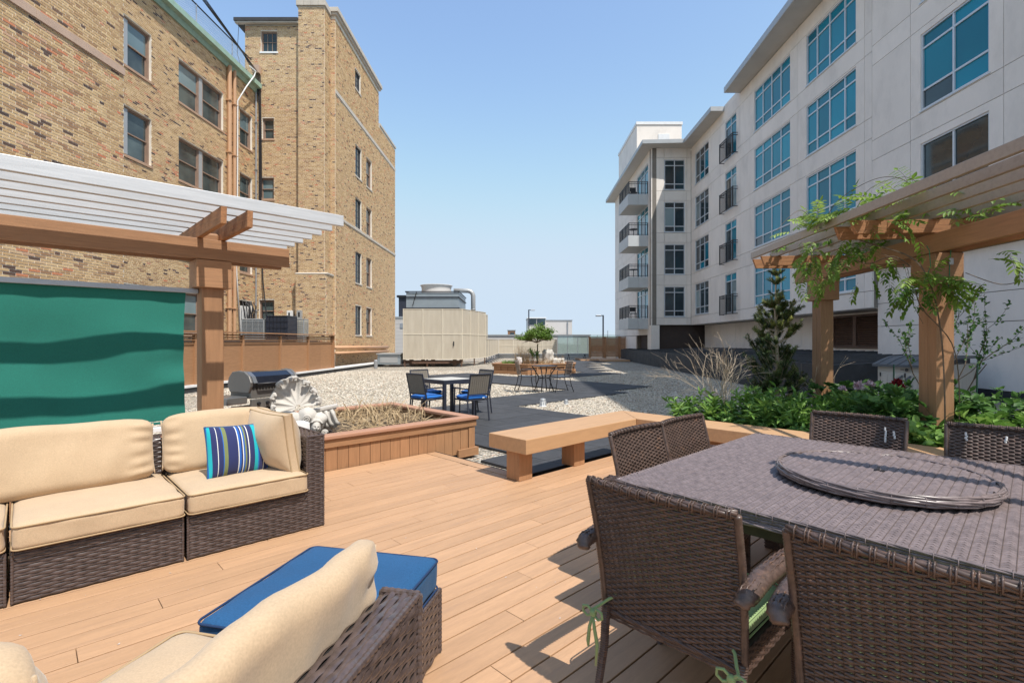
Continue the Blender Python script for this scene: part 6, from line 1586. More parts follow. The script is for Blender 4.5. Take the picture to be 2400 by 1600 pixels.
# ---- sectional sofa on the left (deck frame p,q). Open side faces the camera (-q)
def sofa_weave(wv, path, u0, u1, uvec, pitch=0.0175, stake=0.048, amp=0.0036, **k): return wv.surf(path, u0, u1, uvec, None, pitch, stake, amp=amp, hw=pitch * 0.50, th=0.0030, **k)
def sofa_module(label, P0, P1, arm=False, Q0=3.81, Q1=4.66, corner=False):
    t = thing('wicker_sofa_section', label, 'sofa section', FDt((P0 + P1) / 2, (Q0 + Q1) / 2), 'dark brown wicker sofa sections')
    mb = MB(FD); e = 0.006
    mb.box((P0 + e, Q0 + e, 0.01), (P1 - e, Q1 - e, 0.29 - e)); mb.box((P0 + e, Q1 - 0.12, 0.29 - e), (P1 - e, Q1 - e, 0.69)); 
    if arm: mb.box((P1 - 0.13 + e, Q0 + e, 0.29 - e), (P1 - e, Q1 - 0.12, 0.69))
    part('frame', mb, m_inner, t, root=t)
    wv = WV(FD); EP = P1 - (0.13 if arm else 0)
    sofa_weave(wv, corner_path([(0, Q0, 0.008), (0, Q0, 0.29), (0, Q0 + 0.08, 0.29)]), P0, EP, (1, 0, 0))
    wv.build('woven_front', m_wicks, t)
    wv = WV(FD)
    sofa_weave(wv, corner_path([(0, Q1 - 0.125, 0.30), (0, Q1 - 0.125, 0.70), (0, Q1, 0.70), (0, Q1, 0.02)]), P0, P1, (1, 0, 0))
    wv.build('woven_back', m_wicks, t)
    if arm:
        wv = WV(FD)
        # arm: side, top and inside in one run, strands along q
        sofa_weave(wv, corner_path([(P1, 0, 0.008), (P1, 0, 0.70), (P1 - 0.13, 0, 0.70), (P1 - 0.13, 0, 0.28)]), Q0, Q1, (0, 1, 0))
        sofa_weave(wv, [(0, Q0 - 0.001, 0.008), (0, Q0 - 0.001, 0.695)], P1 - 0.13, P1, (1, 0, 0), stake=0.043)
        wv.build('woven_arm', m_wicks, t)
    tubes = [[(a + (0.004 if a == P0 else -0.004), b, 0.008), (a + (0.004 if a == P0 else -0.004), b, 0.70 if (arm and a == P1) else 0.29)] for (a, b) in ((P0, Q0), (P1, Q0))]
    if arm: tubes += [[(P1, Q0, 0.70), (P1, Q1, 0.70)], [(P1 - 0.13, Q0, 0.29), (P1 - 0.13, Q0, 0.70)], [(P1 - 0.13, Q0, 0.70), (P1, Q0, 0.70)]]
    for tb_ in tubes: mb = MB(FD); wrapped(mb, tb_, 0.0085, 0.0175); part('edge_strand', mb, m_wicks, t, root=t)
    return t
sofa_module('leftmost dark wicker sofa section cut off by the left picture edge', -0.93, -0.075)
sofa_module('middle dark wicker sofa section below the green screen', -0.055, 0.735)
sofa_module('end dark wicker sofa section with high arm beside the planter', 0.755, 1.66, arm=True)
def seat_cushion(label, F, hx, hy, hz, mat, pmat, seed, cat='cushion', group=None):
    t = thing('seat_cushion', label, cat, F, group)
    mb = MB(F); mb.rbox((0, 0, hz), (hx, hy, hz), 0.032, 22, crown=0.014, wr=0.006, seed=seed); part('cover', mb, mat, t, root=t, smooth=True)
    mb = MB(F); piping(mb, hx + 0.001, hy + 0.001, 2 * hz - 0.012, 0.035, 0.0048); piping(mb, hx + 0.001, hy + 0.001, 0.012, 0.035, 0.0048); part('piping', mb, pmat, t, root=t, smooth=True)
    return t
GS = 'tan seat cushions of the wicker sofa'
seat_cushion('tan seat cushion on the leftmost sofa section at the picture edge', FDt(-0.505, 4.155, 0.295), 0.425, 0.38, 0.073, m_tan, m_tanpipe, 1, group=GS)
seat_cushion('tan seat cushion in the middle of the long wicker sofa', FDt(0.34, 4.15, 0.295, 0.005), 0.395, 0.385, 0.073, m_tan, m_tanpipe, 2.3, group=GS)
seat_cushion('tan seat cushion at the arm end of the long wicker sofa', FDt(1.142, 4.15, 0.295), 0.385, 0.385, 0.073, m_tan, m_tanpipe, 4.1, group=GS)
def pillow(label, F, w, h, t, mat, pmat, seed=0.0, box=0.0, group=None, nx=34, nz=24, name='back_cushion', wr=0.012, sagx=0.0):
    """upright pillow in local x (width), z (height), y thickness. box = width of the side band"""
    th = thing(name, label, 'pillow' if name == 'throw_pillow' else 'cushion', F, group)
    mb = MB(F); V = []; Fq = []
    def prof(u, v):
        return max(0.0, (1 - abs(u) ** 2.6)) ** 0.62 * max(0.0, (1 - abs(v) ** 2.3)) ** 0.62
    def pos(u, v, side):
        # outline: corners stick out, sides pull in a bit
        x = w / 2 * u * (1 - 0.045 * (1 - v * v) * abs(u)); z = h / 2 * v * (1 - 0.05 * (1 - u * u) * abs(v))
        y = side * (box / 2 + t / 2 * prof(u, v))
        q = Vector((x * 6 + seed, z * 6, side * 2)); 
        wrk = mnoise.noise(q) * wr + mnoise.noise(Vector((x * 18 + seed, z * 7, side))) * wr * 0.4
        edge = max(abs(u), abs(v)) ; y += side * wrk * prof(u, v)
        # radial puckers near the seams
        y += side * 0.5 * wr * math.sin((x if abs(v) > abs(u) else z) * 90 + seed) * max(0, edge - 0.6) * (1 - edge) * 5
        z -= sagx * (1 - u * u) * (v + 1) / 2
        return (x, y, z)
    for side in (-1, 1):
        b = len(V)
        for j in range(nz + 1):
            for i in range(nx + 1):
                u = math.sin((i / nx - 0.5) * PI); v = math.sin((j / nz - 0.5) * PI); V.append(pos(u, v, side))
        for j in range(nz):
            for i in range(nx):
                a = b + j * (nx + 1) + i; f = (a, a + 1, a + nx + 2, a + nx + 1); Fq.append(f if side < 0 else f[::-1])
    # band
    N1 = (nx + 1) * (nz + 1)
    ring = [i for i in range(nx + 1)] + [j * (nx + 1) + nx for j in range(1, nz + 1)] + [nz * (nx + 1) + i for i in range(nx - 1, -1, -1)] + [j * (nx + 1) for j in range(nz - 1, 0, -1)]
    for k in range(len(ring)):
        a, b = ring[k], ring[(k + 1) % len(ring)]; Fq.append((b, a, a + N1, b + N1))
    mb.add(V, Fq); part('cover', mb, mat, th, root=th, smooth=True)
    for side, off in ((-1, 0), (1, N1)):
        if box == 0 and side == 1: continue
        mb = MB(F); pts = [V[r + off] for r in ring]; pts.append(pts[0]); mb.tube(pts, 0.0055, 6, cap=False)
        part('piping', mb, pmat, th, root=th, smooth=True)
    return th
def soft(label, F, w, h, t, mat, seed, group=None, pinch=0.10):
    th = thing('back_cushion', label, 'cushion', F, group)
    mb = MB(); mb.rbox((0, 0, 0), (w / 2, t / 2, h / 2), min(t * 0.47, 0.10), 30)
    vs = []
    for v in mb.v:
        x, y, z = v; u, q = x / (w / 2), z / (h / 2)
        bulge = 1 + 0.24 * (1 - u * u) * (1 - q * q) - 0.12
        edge = max(0, abs(u) - 0.70) / 0.30
        y *= bulge * (1 - 0.35 * edge * edge); y += (1 if y > 0 else -1) * 0.010 * edge * (1 - edge) * 3 * math.sin(z * 75 + seed + 2 * mnoise.noise(Vector((z * 9, seed, u))))
        z += 0.020 * math.cos(u * 1.5) * (1 if q > 0 else -0.3) - 0.018 * edge * q
        z += 0.012 * mnoise.noise(Vector((x * 3 + seed, 1, 0))) * (q > 0)
        y += 0.018 * mnoise.noise(Vector((x * 4 + seed, z * 4, 2))) + 0.010 * mnoise.noise(Vector((x * 11 + seed, z * 5, 7)))
        vs.append((x * (1 - 0.025 * (1 - q * q)), y, z))
    mb2 = MB(F); mb2.add(vs, mb.f); part('cover', mb2, mat, th, root=th, smooth=True)
    hx, hz_ = w / 2 * 0.985, h / 2
    for s_ in (-1, 1):
        mb = MB(F); mb.tube([(s_ * (hx * (1 - 0.025 * (1 - q * q)) + 0.004), 0.004 * math.sin(q * 9), q * hz_ * 0.93) for q in np.linspace(-0.9, 0.9, 15)], 0.005, 6); part('piping', mb, mat, th, root=th, smooth=True)
    return th
def FPil(p, q, z, rot=0.0, lean=0.18): return FDt(p, q, z, rot) @ Matrix.Rotation(-lean, 4, 'X')
GB = 'tan back cushions of the wicker sofa'
soft('long plump tan back cushion at the left end of the sofa below the green screen', FPil(0.16, 4.41, 0.650, 0.02), 1.03, 0.425, 0.15, m_tan, 1.2, GB)
soft('tan back cushion behind the striped pillow', FPil(1.12, 4.46, 0.655, -0.02), 0.80, 0.43, 0.15, m_tan, 5.2, GB)
soft('tan back cushion far left on the sofa at the picture edge', FPil(-0.80, 4.41, 0.650, 0.0), 0.80, 0.425, 0.15, m_tan, 7.7, GB)
pillow('plump tan cushion leaning in the corner against the sofa arm', FDt(1.405, 4.14, 0.655, -PI / 2 + 0.10) @ Matrix.Rotation(0.14, 4, 'X'), 0.58, 0.445, 0.24, m_tan, m_tanpipe, 9.4, box=0.06, group=GB)
pillow('navy striped throw pillow leaning on the tan sofa cushions', FDt(1.14, 4.12, 0.615, 0.10) @ Matrix.Rotation(-0.30, 4, 'X') @ Matrix.Rotation(0.04, 4, 'Y'), 0.43, 0.37, 0.16, m_stripe, m_blue, 3.3, name='throw_pillow', wr=0.006)

# ---- near sofa group: blue ottoman, section with long tan cushion
FE = Matrix(((0.9744, 0.2249, 0, -0.329), (-0.2249, 0.9744, 0, 2.301), (0, 0, 1, 0), (0, 0, 0, 1)))   # x to the right, y away; origin = far right corner of the ottoman
ot = thing('wicker_ottoman', 'square dark wicker ottoman under the blue cushion in the foreground', 'ottoman', FE @ Matrix.Translation((-0.33, -0.345, 0)))
x0, x1, y0, y1 = -0.655, 0.0, -0.69, 0.0
mb = MB(FE); mb.box((x0 + .006, y0 + .006, 0.01), (x1 - .006, y1 - .006, 0.284)); part('frame', mb, m_inner, ot, root=ot)
wv = WV(FE)
wv.surf(corner_path([(x1, 0, 0.008), (x1, 0, 0.29), (x1 - 0.08, 0, 0.29)]), y0, y1, (0, 1, 0), None, 0.0185, 0.05, amp=0.0030, hw=0.0107, th=0.0026, spp=4)
wv.surf(corner_path([(0, y0, 0.008), (0, y0, 0.29), (0, y0 + .08, 0.29)]), x0, x1, (1, 0, 0), None, 0.0185, 0.05, amp=0.0030, hw=0.0107, th=0.0026, spp=4)
wv.surf(corner_path([(0, y1, 0.008), (0, y1, 0.29), (0, y1 - .08, 0.29)]), -x1, -x0, (-1, 0, 0), None, 0.0185, 0.05, amp=0.0030, hw=0.0107, th=0.0026, spp=4)
wv.surf(corner_path([(x0, 0, 0.008), (x0, 0, 0.29), (x0 + 0.08, 0, 0.29)]), -y1, -y0, (0, -1, 0), None, 0.0185, 0.05, amp=0.0030, hw=0.0107, th=0.0026, spp=4)
wv.build('woven_sides', m_wicks, ot)
for (a, b) in ((x0, y0), (x1, y0), (x1, y1), (x0, y1)): mb = MB(FE); wrapped(mb, [(a, b, 0.008), (a, b, 0.29)], 0.010, 0.0185); part('edge_strand', mb, m_wicks, ot, root=ot)
mb = MB(FE); wrapped(mb, [(x1, y0, 0.290), (x1, y1, 0.290)], 0.010, 0.025); part('edge_strand', mb, m_wicks, ot, root=ot)
seat_cushion('blue seat cushion on the foreground ottoman', FE @ Matrix.Translation((-0.3275, -0.345, 0.295)), 0.325, 0.343, 0.072, m_blue, m_bluepipe, 6.1)
# section with back wall on its right
sf = thing('wicker_sofa_section', 'foreground dark wicker sofa section seen from behind next to the blue ottoman', 'sofa section', FE @ Matrix.Translation((-0.2, -1.2, 0)), 'dark brown wicker sofa sections')
X0, X1, Y0, Y1 = -0.66, 0.235, -1.62, -0.775
mb = MB(FE); mb.box((X0 + .006, Y0 + .006, 0.01), (X1 - .006, Y1 - .006, 0.284)); mb.box((X1 - 0.115, Y0 + .006, 0.284), (X1 - .006, Y1 - .006, 0.665)); part('frame', mb, m_inner, sf, root=sf)
wv = WV(FE)
wv.surf(corner_path([(X1, 0, 0.008), (X1, 0, 0.672), (X1 - 0.12, 0, 0.672), (X1 - 0.12, 0, 0.30)], 0.02), Y0, Y1, (0, 1, 0), None, 0.0195, 0.05, amp=0.0030, hw=0.0112, th=0.0026, spp=4)
wv.surf([(0, Y1 + 0.001, 0.008), (0, Y1 + 0.001, 0.665)], -X1, -(X1 - 0.12), (-1, 0, 0), None, 0.0195, 0.04, amp=0.0030, hw=0.0112, th=0.0026, spp=4)
wv.surf(corner_path([(0, Y1, 0.008), (0, Y1, 0.29), (0, Y1 - .08, 0.29)]), -(X1 - 0.12), -X0, (-1, 0, 0), None, 0.0195, 0.05, amp=0.0030, hw=0.0112, th=0.0026, spp=4)
wv.surf(corner_path([(X0, 0, 0.008), (X0, 0, 0.29), (X0 + 0.08, 0, 0.29)]), -Y1, -Y0, (0, -1, 0), None, 0.0195, 0.05, amp=0.0030, hw=0.0112, th=0.0026, spp=4)
wv.build('woven_sides', m_wicks, sf)
for tb_ in ([(X1, Y1, 0.008), (X1, Y1, 0.672)], [(X1 - 0.12, Y1, 0.3), (X1 - 0.12, Y1, 0.672)], [(X1 - 0.12, Y1, 0.672), (X1, Y1, 0.672)], [(X1 - 0.004, Y0, 0.670), (X1 - 0.004, Y1, 0.670)]):
    mb = MB(FE); wrapped(mb, tb_, 0.011, 0.0195); part('edge_strand', mb, m_wicks, sf, root=sf)
seat_cushion('tan seat cushion of the foreground sofa section beside the blue cushion', FE @ Matrix.Translation((-0.275, -1.165, 0.295)), 0.385, 0.425, 0.073, m_tan, m_tanpipe, 8.3)
soft('long tan back cushion leaning over the foreground wicker sofa back', FE @ Matrix.Translation((0.045, -1.20, 0.595)) @ Matrix.Rotation(PI / 2, 4, 'Z') @ Matrix.Rotation(0.16, 4, 'X'), 0.93, 0.47, 0.11, m_tan, 2.7)
# second section towards the camera with its cushion in the lower left corner
soft('tan cushion cut off at the lower left corner of the picture', FE @ Matrix.Translation((-0.74, -1.44, 0.55)) @ Matrix.Rotation(0.25, 4, 'Z') @ Matrix.Rotation(0.25, 4, 'X'), 0.80, 0.46, 0.22, m_tan, 12.7)

# ---- black metal dining set on the pavers
def FCH(x, y, ang): return FR(x, y, GZ + 0.02, math.cos(ang), math.sin(ang))
mt = thing('metal_dining_table', 'square charcoal metal table with grey top among four blue padded chairs', 'table', FR(-1.34, 10.60, GZ + 0.02, AX[0], AX[1]))
FT2 = FR(-1.34, 10.60, GZ + 0.02, AX[0], AX[1]); hz = 0.77; hh = 0.41
mb = MB(FT2)
for (a, b, c, d) in ((-hh, -hh, hh, -hh + 0.05), (-hh, hh - 0.05, hh, hh), (-hh, -hh + 0.05, -hh + 0.05, hh - 0.05), (hh - 0.05, -hh + 0.05, hh, hh - 0.05)): mb.box((a, b, hz - 0.08), (c, d, hz))
part('frame', mb, m_char, mt, root=mt, bevel=0.004)
for i in range(8):
    mb = MB(FT2); a = -hh + 0.052 + i * (2 * hh - 0.104) / 8; mb.box((a + 0.003, -hh + 0.052, hz - 0.02), (a + (2 * hh - 0.104) / 8 - 0.003, hh - 0.052, hz + 0.002)); part('top_slat', mb, M('grey_table_slat', (0.50, 0.48, 0.44), 0.65, 0.1, 3), mt, root=mt)
for (x, y) in ((-hh, -hh), (hh - 0.06, -hh), (-hh, hh - 0.06), (hh - 0.06, hh - 0.06)): mb = MB(FT2); mb.box((x, y, 0), (x + 0.06, y + 0.06, hz - 0.081)); part('leg', mb, m_char, mt, root=mt)
m_sling = M('taupe_sling', (0.20, 0.175, 0.145), 0.7, 0.06, 3)
def make_metal_chair(label, group):
    t = thing('metal_armchair', label, 'chair', FW, group); w_ = 0.235
    for s in (-1, 1):
        mb = MB(); mb.tube([(s * w_, -0.27, 0.0), (s * w_, -0.21, 0.42), (s * w_, -0.25, 0.62), (s * w_, -0.32, 0.92)], 0.016, 6); part('rear_leg', mb, m_char, t, root=t)
        mb = MB(); mb.tube([(s * (w_ + 0.02), 0.23, 0.0), (s * (w_ + 0.02), 0.22, 0.62)], 0.016, 6); part('front_leg', mb, m_char, t, root=t)
        mb = MB(); mb.box((s * (w_ + 0.02) - 0.022, -0.25, 0.625), (s * (w_ + 0.02) + 0.022, 0.25, 0.65)); part('arm', mb, m_char, t, root=t, bevel=0.006)
    mb = MB(); mb.tube([(-w_, -0.32, 0.92), (w_, -0.32, 0.92)], 0.016, 6); mb.tube([(-w_, -0.235, 0.53), (w_, -0.235, 0.53)], 0.014, 6); part('back_frame', mb, m_char, t, root=t)
    for i in range(9):
        a = -w_ + 0.018 + i * (2 * w_ - 0.036) / 9; mb = MB(); b = a + (2 * w_ - 0.036) / 9 - 0.006
        mb.add([(a, -0.238, 0.54), (b, -0.238, 0.54), (b, -0.318, 0.905), (a, -0.318, 0.905), (a, -0.228, 0.54), (b, -0.228, 0.54), (b, -0.308, 0.905), (a, -0.308, 0.905)], [(0, 3, 2, 1), (4, 5, 6, 7), (0, 1, 5, 4), (1, 2, 6, 5), (2, 3, 7, 6), (3, 0, 4, 7)]); part('back_slat', mb, m_sling, t, root=t)
    mb = MB(); mb.box((-w_ - 0.02, -0.22, 0.40), (w_ + 0.02, 0.24, 0.43)); part('seat', mb, m_char, t, root=t, bevel=0.008)
    return t
def make_blue_pad(label, group):
    t = thing('seat_pad', label, 'cushion', FW, group)
    mb = MB(); mb.rbox((0, 0, 0.03), (0.235, 0.225, 0.03), 0.028, 12, crown=0.012, wr=0.006); part('cover', mb, m_royal, t, root=t, smooth=True)
    mb = MB()
    for i in range(5): mb.tube([(-0.18 + 0.09 * i, -0.22, 0.045), (-0.18 + 0.09 * i, 0, 0.066), (-0.18 + 0.09 * i, 0.22, 0.045)], 0.006, 5)
    part('tuft_seam', mb, m_royal, t, root=t, smooth=True)
    mb = MB(); mb.box((0.10, -0.232, 0.012), (0.15, -0.226, 0.03)); part('tag', mb, m_white, t, root=t)
    return t
angA = math.atan2(AX[1], AX[0])
mch = [(-0.80, 9.98, angA - 0.10, 'charcoal slatted armchair nearest the bench, right front of the metal table'),
       (-1.70, 10.06, angA - PI / 2 + 0.12, 'charcoal slatted armchair at the left front of the metal table'),
       (-1.83, 10.95, angA + PI + 0.05, 'charcoal slatted armchair at the left back of the metal table'),
       (-0.80, 10.95, angA + PI / 2 - 0.03, 'charcoal slatted armchair at the right back of the metal table')]
cp2 = None; pp2 = None
for i, (x, y, a, lb) in enumerate(mch):
    F_ = FR(x, y, GZ + 0.018, math.cos(a), math.sin(a))
    if cp2 is None: o = cp2 = make_metal_chair(lb, 'slatted armchairs round the metal table')
    else: o = copy_tree(cp2)
    place(o, F_); o['label'] = lb
    l2 = 'royal blue seat pad on the ' + ['nearest right front', 'left front', 'left back', 'right back'][i] + ' charcoal chair of the metal table'
    if pp2 is None: o = pp2 = make_blue_pad(l2, 'royal blue seat pads on the metal chairs')
    else: o = copy_tree(pp2)
    place(o, F_ @ Matrix.Translation((0, 0, 0.432))); o['label'] = l2
# ---- bistro set
bt = thing('bistro_table', 'tall black bistro table with splayed bent legs in front of the far planter', 'table', FR(1.0, 15.75, GZ + 0.02, 1, 0))
FBt = FR(1.0, 15.75, GZ + 0.02, 0.90, 0.44); hh = 0.31
mb = MB(FBt); mb.rbox((0, 0, 0.79), (hh, hh, 0.014), 0.012, 6); part('tabletop', mb, m_char, bt, root=bt)
for (sx_, sy_) in ((-1, -1), (1, -1), (-1, 1), (1, 1)):
    mb = MB(FBt); mb.tube([(sx_ * 0.27, sy_ * 0.27, 0.77), (sx_ * 0.12, sy_ * 0.12, 0.44), (sx_ * 0.13, sy_ * 0.13, 0.36), (sx_ * 0.22, sy_ * 0.22, 0.0)], 0.017, 6); part('leg', mb, m_black, bt, root=bt, smooth=True)
mb = MB(FBt); mb.lathe([(0.16, 0.40), (0.165, 0.41), (0.16, 0.42)], 20, cap=False); mb.tube([(-0.13, -0.13, 0.4), (0.13, 0.13, 0.4)], 0.01, 5); mb.tube([(0.13, -0.13, 0.4), (-0.13, 0.13, 0.4)], 0.01, 5); part('ring', mb, m_black, bt, root=bt)
m_rat = M('greyed_rattan', (0.22, 0.17, 0.135), 0.7, 0.3, 25)
def make_bistro_chair(label):
    t = thing('bistro_chair', label, 'chair', FW, 'bistro chairs at the tall black table')
    for s in (-1, 1):
        mb = MB(); mb.tube([(s * 0.2, -0.36, 0.0), (s * 0.2, -0.27, 0.25), (s * 0.2, -0.23, 0.45), (s * 0.2, -0.26, 0.6), (s * 0.2, -0.34, 0.95)], 0.013, 6); part('rear_leg', mb, m_black, t, root=t, smooth=True)
        mb = MB(); mb.tube([(s * 0.23, 0.27, 0.0), (s * 0.24, 0.22, 0.3), (s * 0.25, 0.21, 0.66), (s * 0.25, 0.16, 0.685), (s * 0.25, -0.05, 0.68), (s * 0.22, -0.28, 0.63)], 0.013, 6); part('arm', mb, m_black, t, root=t, smooth=True)
    mb = MB(); mb.tube([(-0.2, -0.31, 0.16), (0, -0.25, 0.2), (0.2, -0.31, 0.16)], 0.009, 5); mb.tube([(-0.23, 0.24, 0.14), (0.23, 0.24, 0.14)], 0.009, 5); part('stretcher', mb, m_black, t, root=t)
    mb = MB(); mb.rbox((0, 0, 0.465), (0.23, 0.23, 0.018), 0.015, 6); part('seat', mb, m_char, t, root=t)
    for k in range(11):
        z = 0.55 + k * 0.038; y = -0.245 - (z - 0.5) * 0.21; mb = MB(); mb.tube([(-0.215, y, z), (-0.1, y - 0.02, z + 0.004), (0.1, y - 0.02, z - 0.003), (0.215, y, z)], 0.0175, 6); part('back_strand', mb, m_rat, t, root=t)
    return t
b1 = make_bistro_chair('rattan backed bistro chair left of the tall black table'); place(b1, FR(0.47, 15.8, GZ + 0.018, 0.25, -1))
b2_ = copy_tree(b1); place(b2_, FR(1.50, 15.65, GZ + 0.018, -0.35, 1)); b2_['label'] = 'rattan backed bistro chair right of the tall black table'

# ---- gas grill
gd = Vector((0.466, 0.885)).normalized(); FG = FR(-3.72, 7.55, GZ + 0.0, gd.x, gd.y)       # x along the grill (away), -y = front? the hood opens to +X side
gg = thing('gas_grill', 'grey and black gas grill with rolled hood standing behind the near planter', 'grill', FG)
HW = 0.40
m_grey = M('grill_grey', (0.17, 0.16, 0.15), 0.45, 0.06, 3, metallic=0.3); m_enam = M('black_enamel', (0.008, 0.010, 0.018), 0.12, 0.1, 3, coat=0.5); m_ss = M('stainless_shelf', (0.28, 0.28, 0.28), 0.3, 0.05, 3, metallic=0.7)
hp = [(-0.26, 0.93), (-0.27, 0.98), (-0.22, 1.07), (-0.12, 1.13), (0.0, 1.14), (0.14, 1.12), (0.22, 1.04), (0.25, 0.93)]
mb = MB(FG); mb.extr([(y, z) for y, z in hp], 'x', -HW + 0.04, HW - 0.04); hd = part('hood', mb, m_enam, gg, root=gg)
for s in (-1, 1):
    mb = MB(FG); a = s * HW; mb.extr([(y * 1.03, z if z < 0.94 else z + 0.012) for y, z in hp] + [(0.2, 0.84), (-0.22, 0.84)], 'x', a - 0.0385 if s > 0 else a, a if s > 0 else a + 0.0385); part('end_cap', mb, m_grey, gg, root=gg, bevel=0.01)
    mb = MB(FG); mb.extr([(y * 1.035, z + 0.003) for y, z in hp[1:]] + [(y * 0.99, z - 0.01) for y, z in reversed(hp[1:])], 'x', s * (HW - 0.075) - 0.03, s * (HW - 0.075) + 0.03); part('chrome_strip', mb, m_ss, gg, root=gg)
mb = MB(FG); mb.tube([(-0.3, -0.31, 0.97), (0.3, -0.31, 0.97)], 0.014, 8); mb.tube([(-0.3, -0.31, 0.97), (-0.3, -0.25, 0.97)], 0.01, 6); mb.tube([(0.3, -0.31, 0.97), (0.3, -0.25, 0.97)], 0.01, 6); part('hood_handle', mb, m_black, gg, root=gg, smooth=True)
mb = MB(FG); mb.box((-HW + 0.03, -0.24, 0.76), (HW - 0.03, 0.23, 0.925)); part('firebox', mb, m_grey, gg, root=gg, bevel=0.01)
mb = MB(FG); mb.box((-HW + 0.02, -0.27, 0.62), (HW - 0.02, -0.22, 0.755)); part('control_panel', mb, m_grey, gg, root=gg, bevel=0.01)
for i in range(5): mb = MB(FG); mb.lathe([(0.026, 0), (0.022, 0.03)], 12, T=Matrix.Translation((-0.28 + 0.14 * i, -0.272, 0.69)) @ Matrix.Rotation(PI / 2, 4, 'X')); part('knob', mb, m_black, gg, root=gg)
for i in range(14): mb = MB(FG); mb.box((-0.35 + 0.05 * i, -0.246, 0.885), (-0.35 + 0.05 * i + 0.03, -0.2405, 0.91)); part('vent_slot', mb, m_inner, gg, root=gg)
for i in range(7): mb = MB(FG); mb.box((-HW + 0.03, -0.225, 0.2 + 0.055 * i), (HW - 0.03, -0.205, 0.2 + 0.055 * i + 0.03)); part('side_louvre', mb, m_grey, gg, root=gg)
mb = MB(FG); mb.box((-HW + 0.04, -0.2, 0.1), (HW - 0.04, 0.22, 0.62)); part('cabinet', mb, m_black, gg, root=gg)
for s in (-1, 1): mb = MB(FG); mb.box((s * (HW + 0.015) - 0.01, -0.24, 0.70), (s * (HW + 0.33), 0.22, 0.80)); part('side_shelf', mb, m_ss, gg, root=gg, bevel=0.01)
for (x, y) in ((-HW + 0.03, -0.2), (HW - 0.07, -0.2), (-HW + 0.03, 0.18), (HW - 0.07, 0.18)): mb = MB(FG); mb.box((x, y, 0.0), (x + 0.04, y + 0.04, 0.62)); part('leg', mb, m_black, gg, root=gg)
# ================================================================== PLANTS AND STONE ORNAMENT
class LV:
    def __init__(s): s.p = []; s.d = []; s.n = []; s.l = []; s.w = []; s.t = []; s.dr = []
    def add(s, p, d, n, l, w, t, droop=0.25): s.p.append(tuple(p)); s.d.append(tuple(d)); s.n.append(tuple(n)); s.l.append(l); s.w.append(w); s.t.append(t); s.dr.append(droop)
    def arrays(s):
        p = np.array(s.p); d = np.array(s.d); n = np.array(s.n); l = np.array(s.l)[:, None]; w = np.array(s.w)[:, None]; dr = np.array(s.dr)[:, None]
        d /= np.linalg.norm(d, axis=1)[:, None] + 1e-9; sd_ = np.cross(d, n); sd_ /= np.linalg.norm(sd_, axis=1)[:, None] + 1e-9; up = np.cross(sd_, d)
        B = p; C = p + d * l * 0.45 - up * w * 0.18; Lm = p + d * l * 0.42 + sd_ * w / 2; Rm = p + d * l * 0.42 - sd_ * w / 2
        T = p + d * l - up * l * dr; L2 = p + d * l * 0.75 + sd_ * w * 0.33 - up * l * dr * 0.5; R2 = p + d * l * 0.75 - sd_ * w * 0.33 - up * l * dr * 0.5; C2 = p + d * l * 0.76 - up * (l * dr * 0.5 + w * 0.12)
        V = np.stack([B, Lm, C, Rm, L2, C2, R2, T], 1).reshape(-1, 3)
        F_ = np.array([(0, 1, 2), (0, 2, 3), (1, 4, 2), (4, 5, 2), (2, 5, 3), (5, 6, 3), (4, 7, 5), (5, 7, 6)])
        Fq = (F_[None] + (np.arange(len(p)) * 8)[:, None, None]).reshape(-1, 3)
        return V, Fq, np.repeat(np.array(s.t), 8)
def rdir(rg, el0, el1):
    a = rg.uniform(0, 2 * PI); e = rg.uniform(el0, el1); return Vector((math.cos(a) * math.cos(e), math.sin(a) * math.cos(e), math.sin(e)))
def rnorm(rg, up=0.8): return Vector((rg.uniform(-1, 1), rg.uniform(-1, 1), rg.uniform(up, 1.6))).normalized()
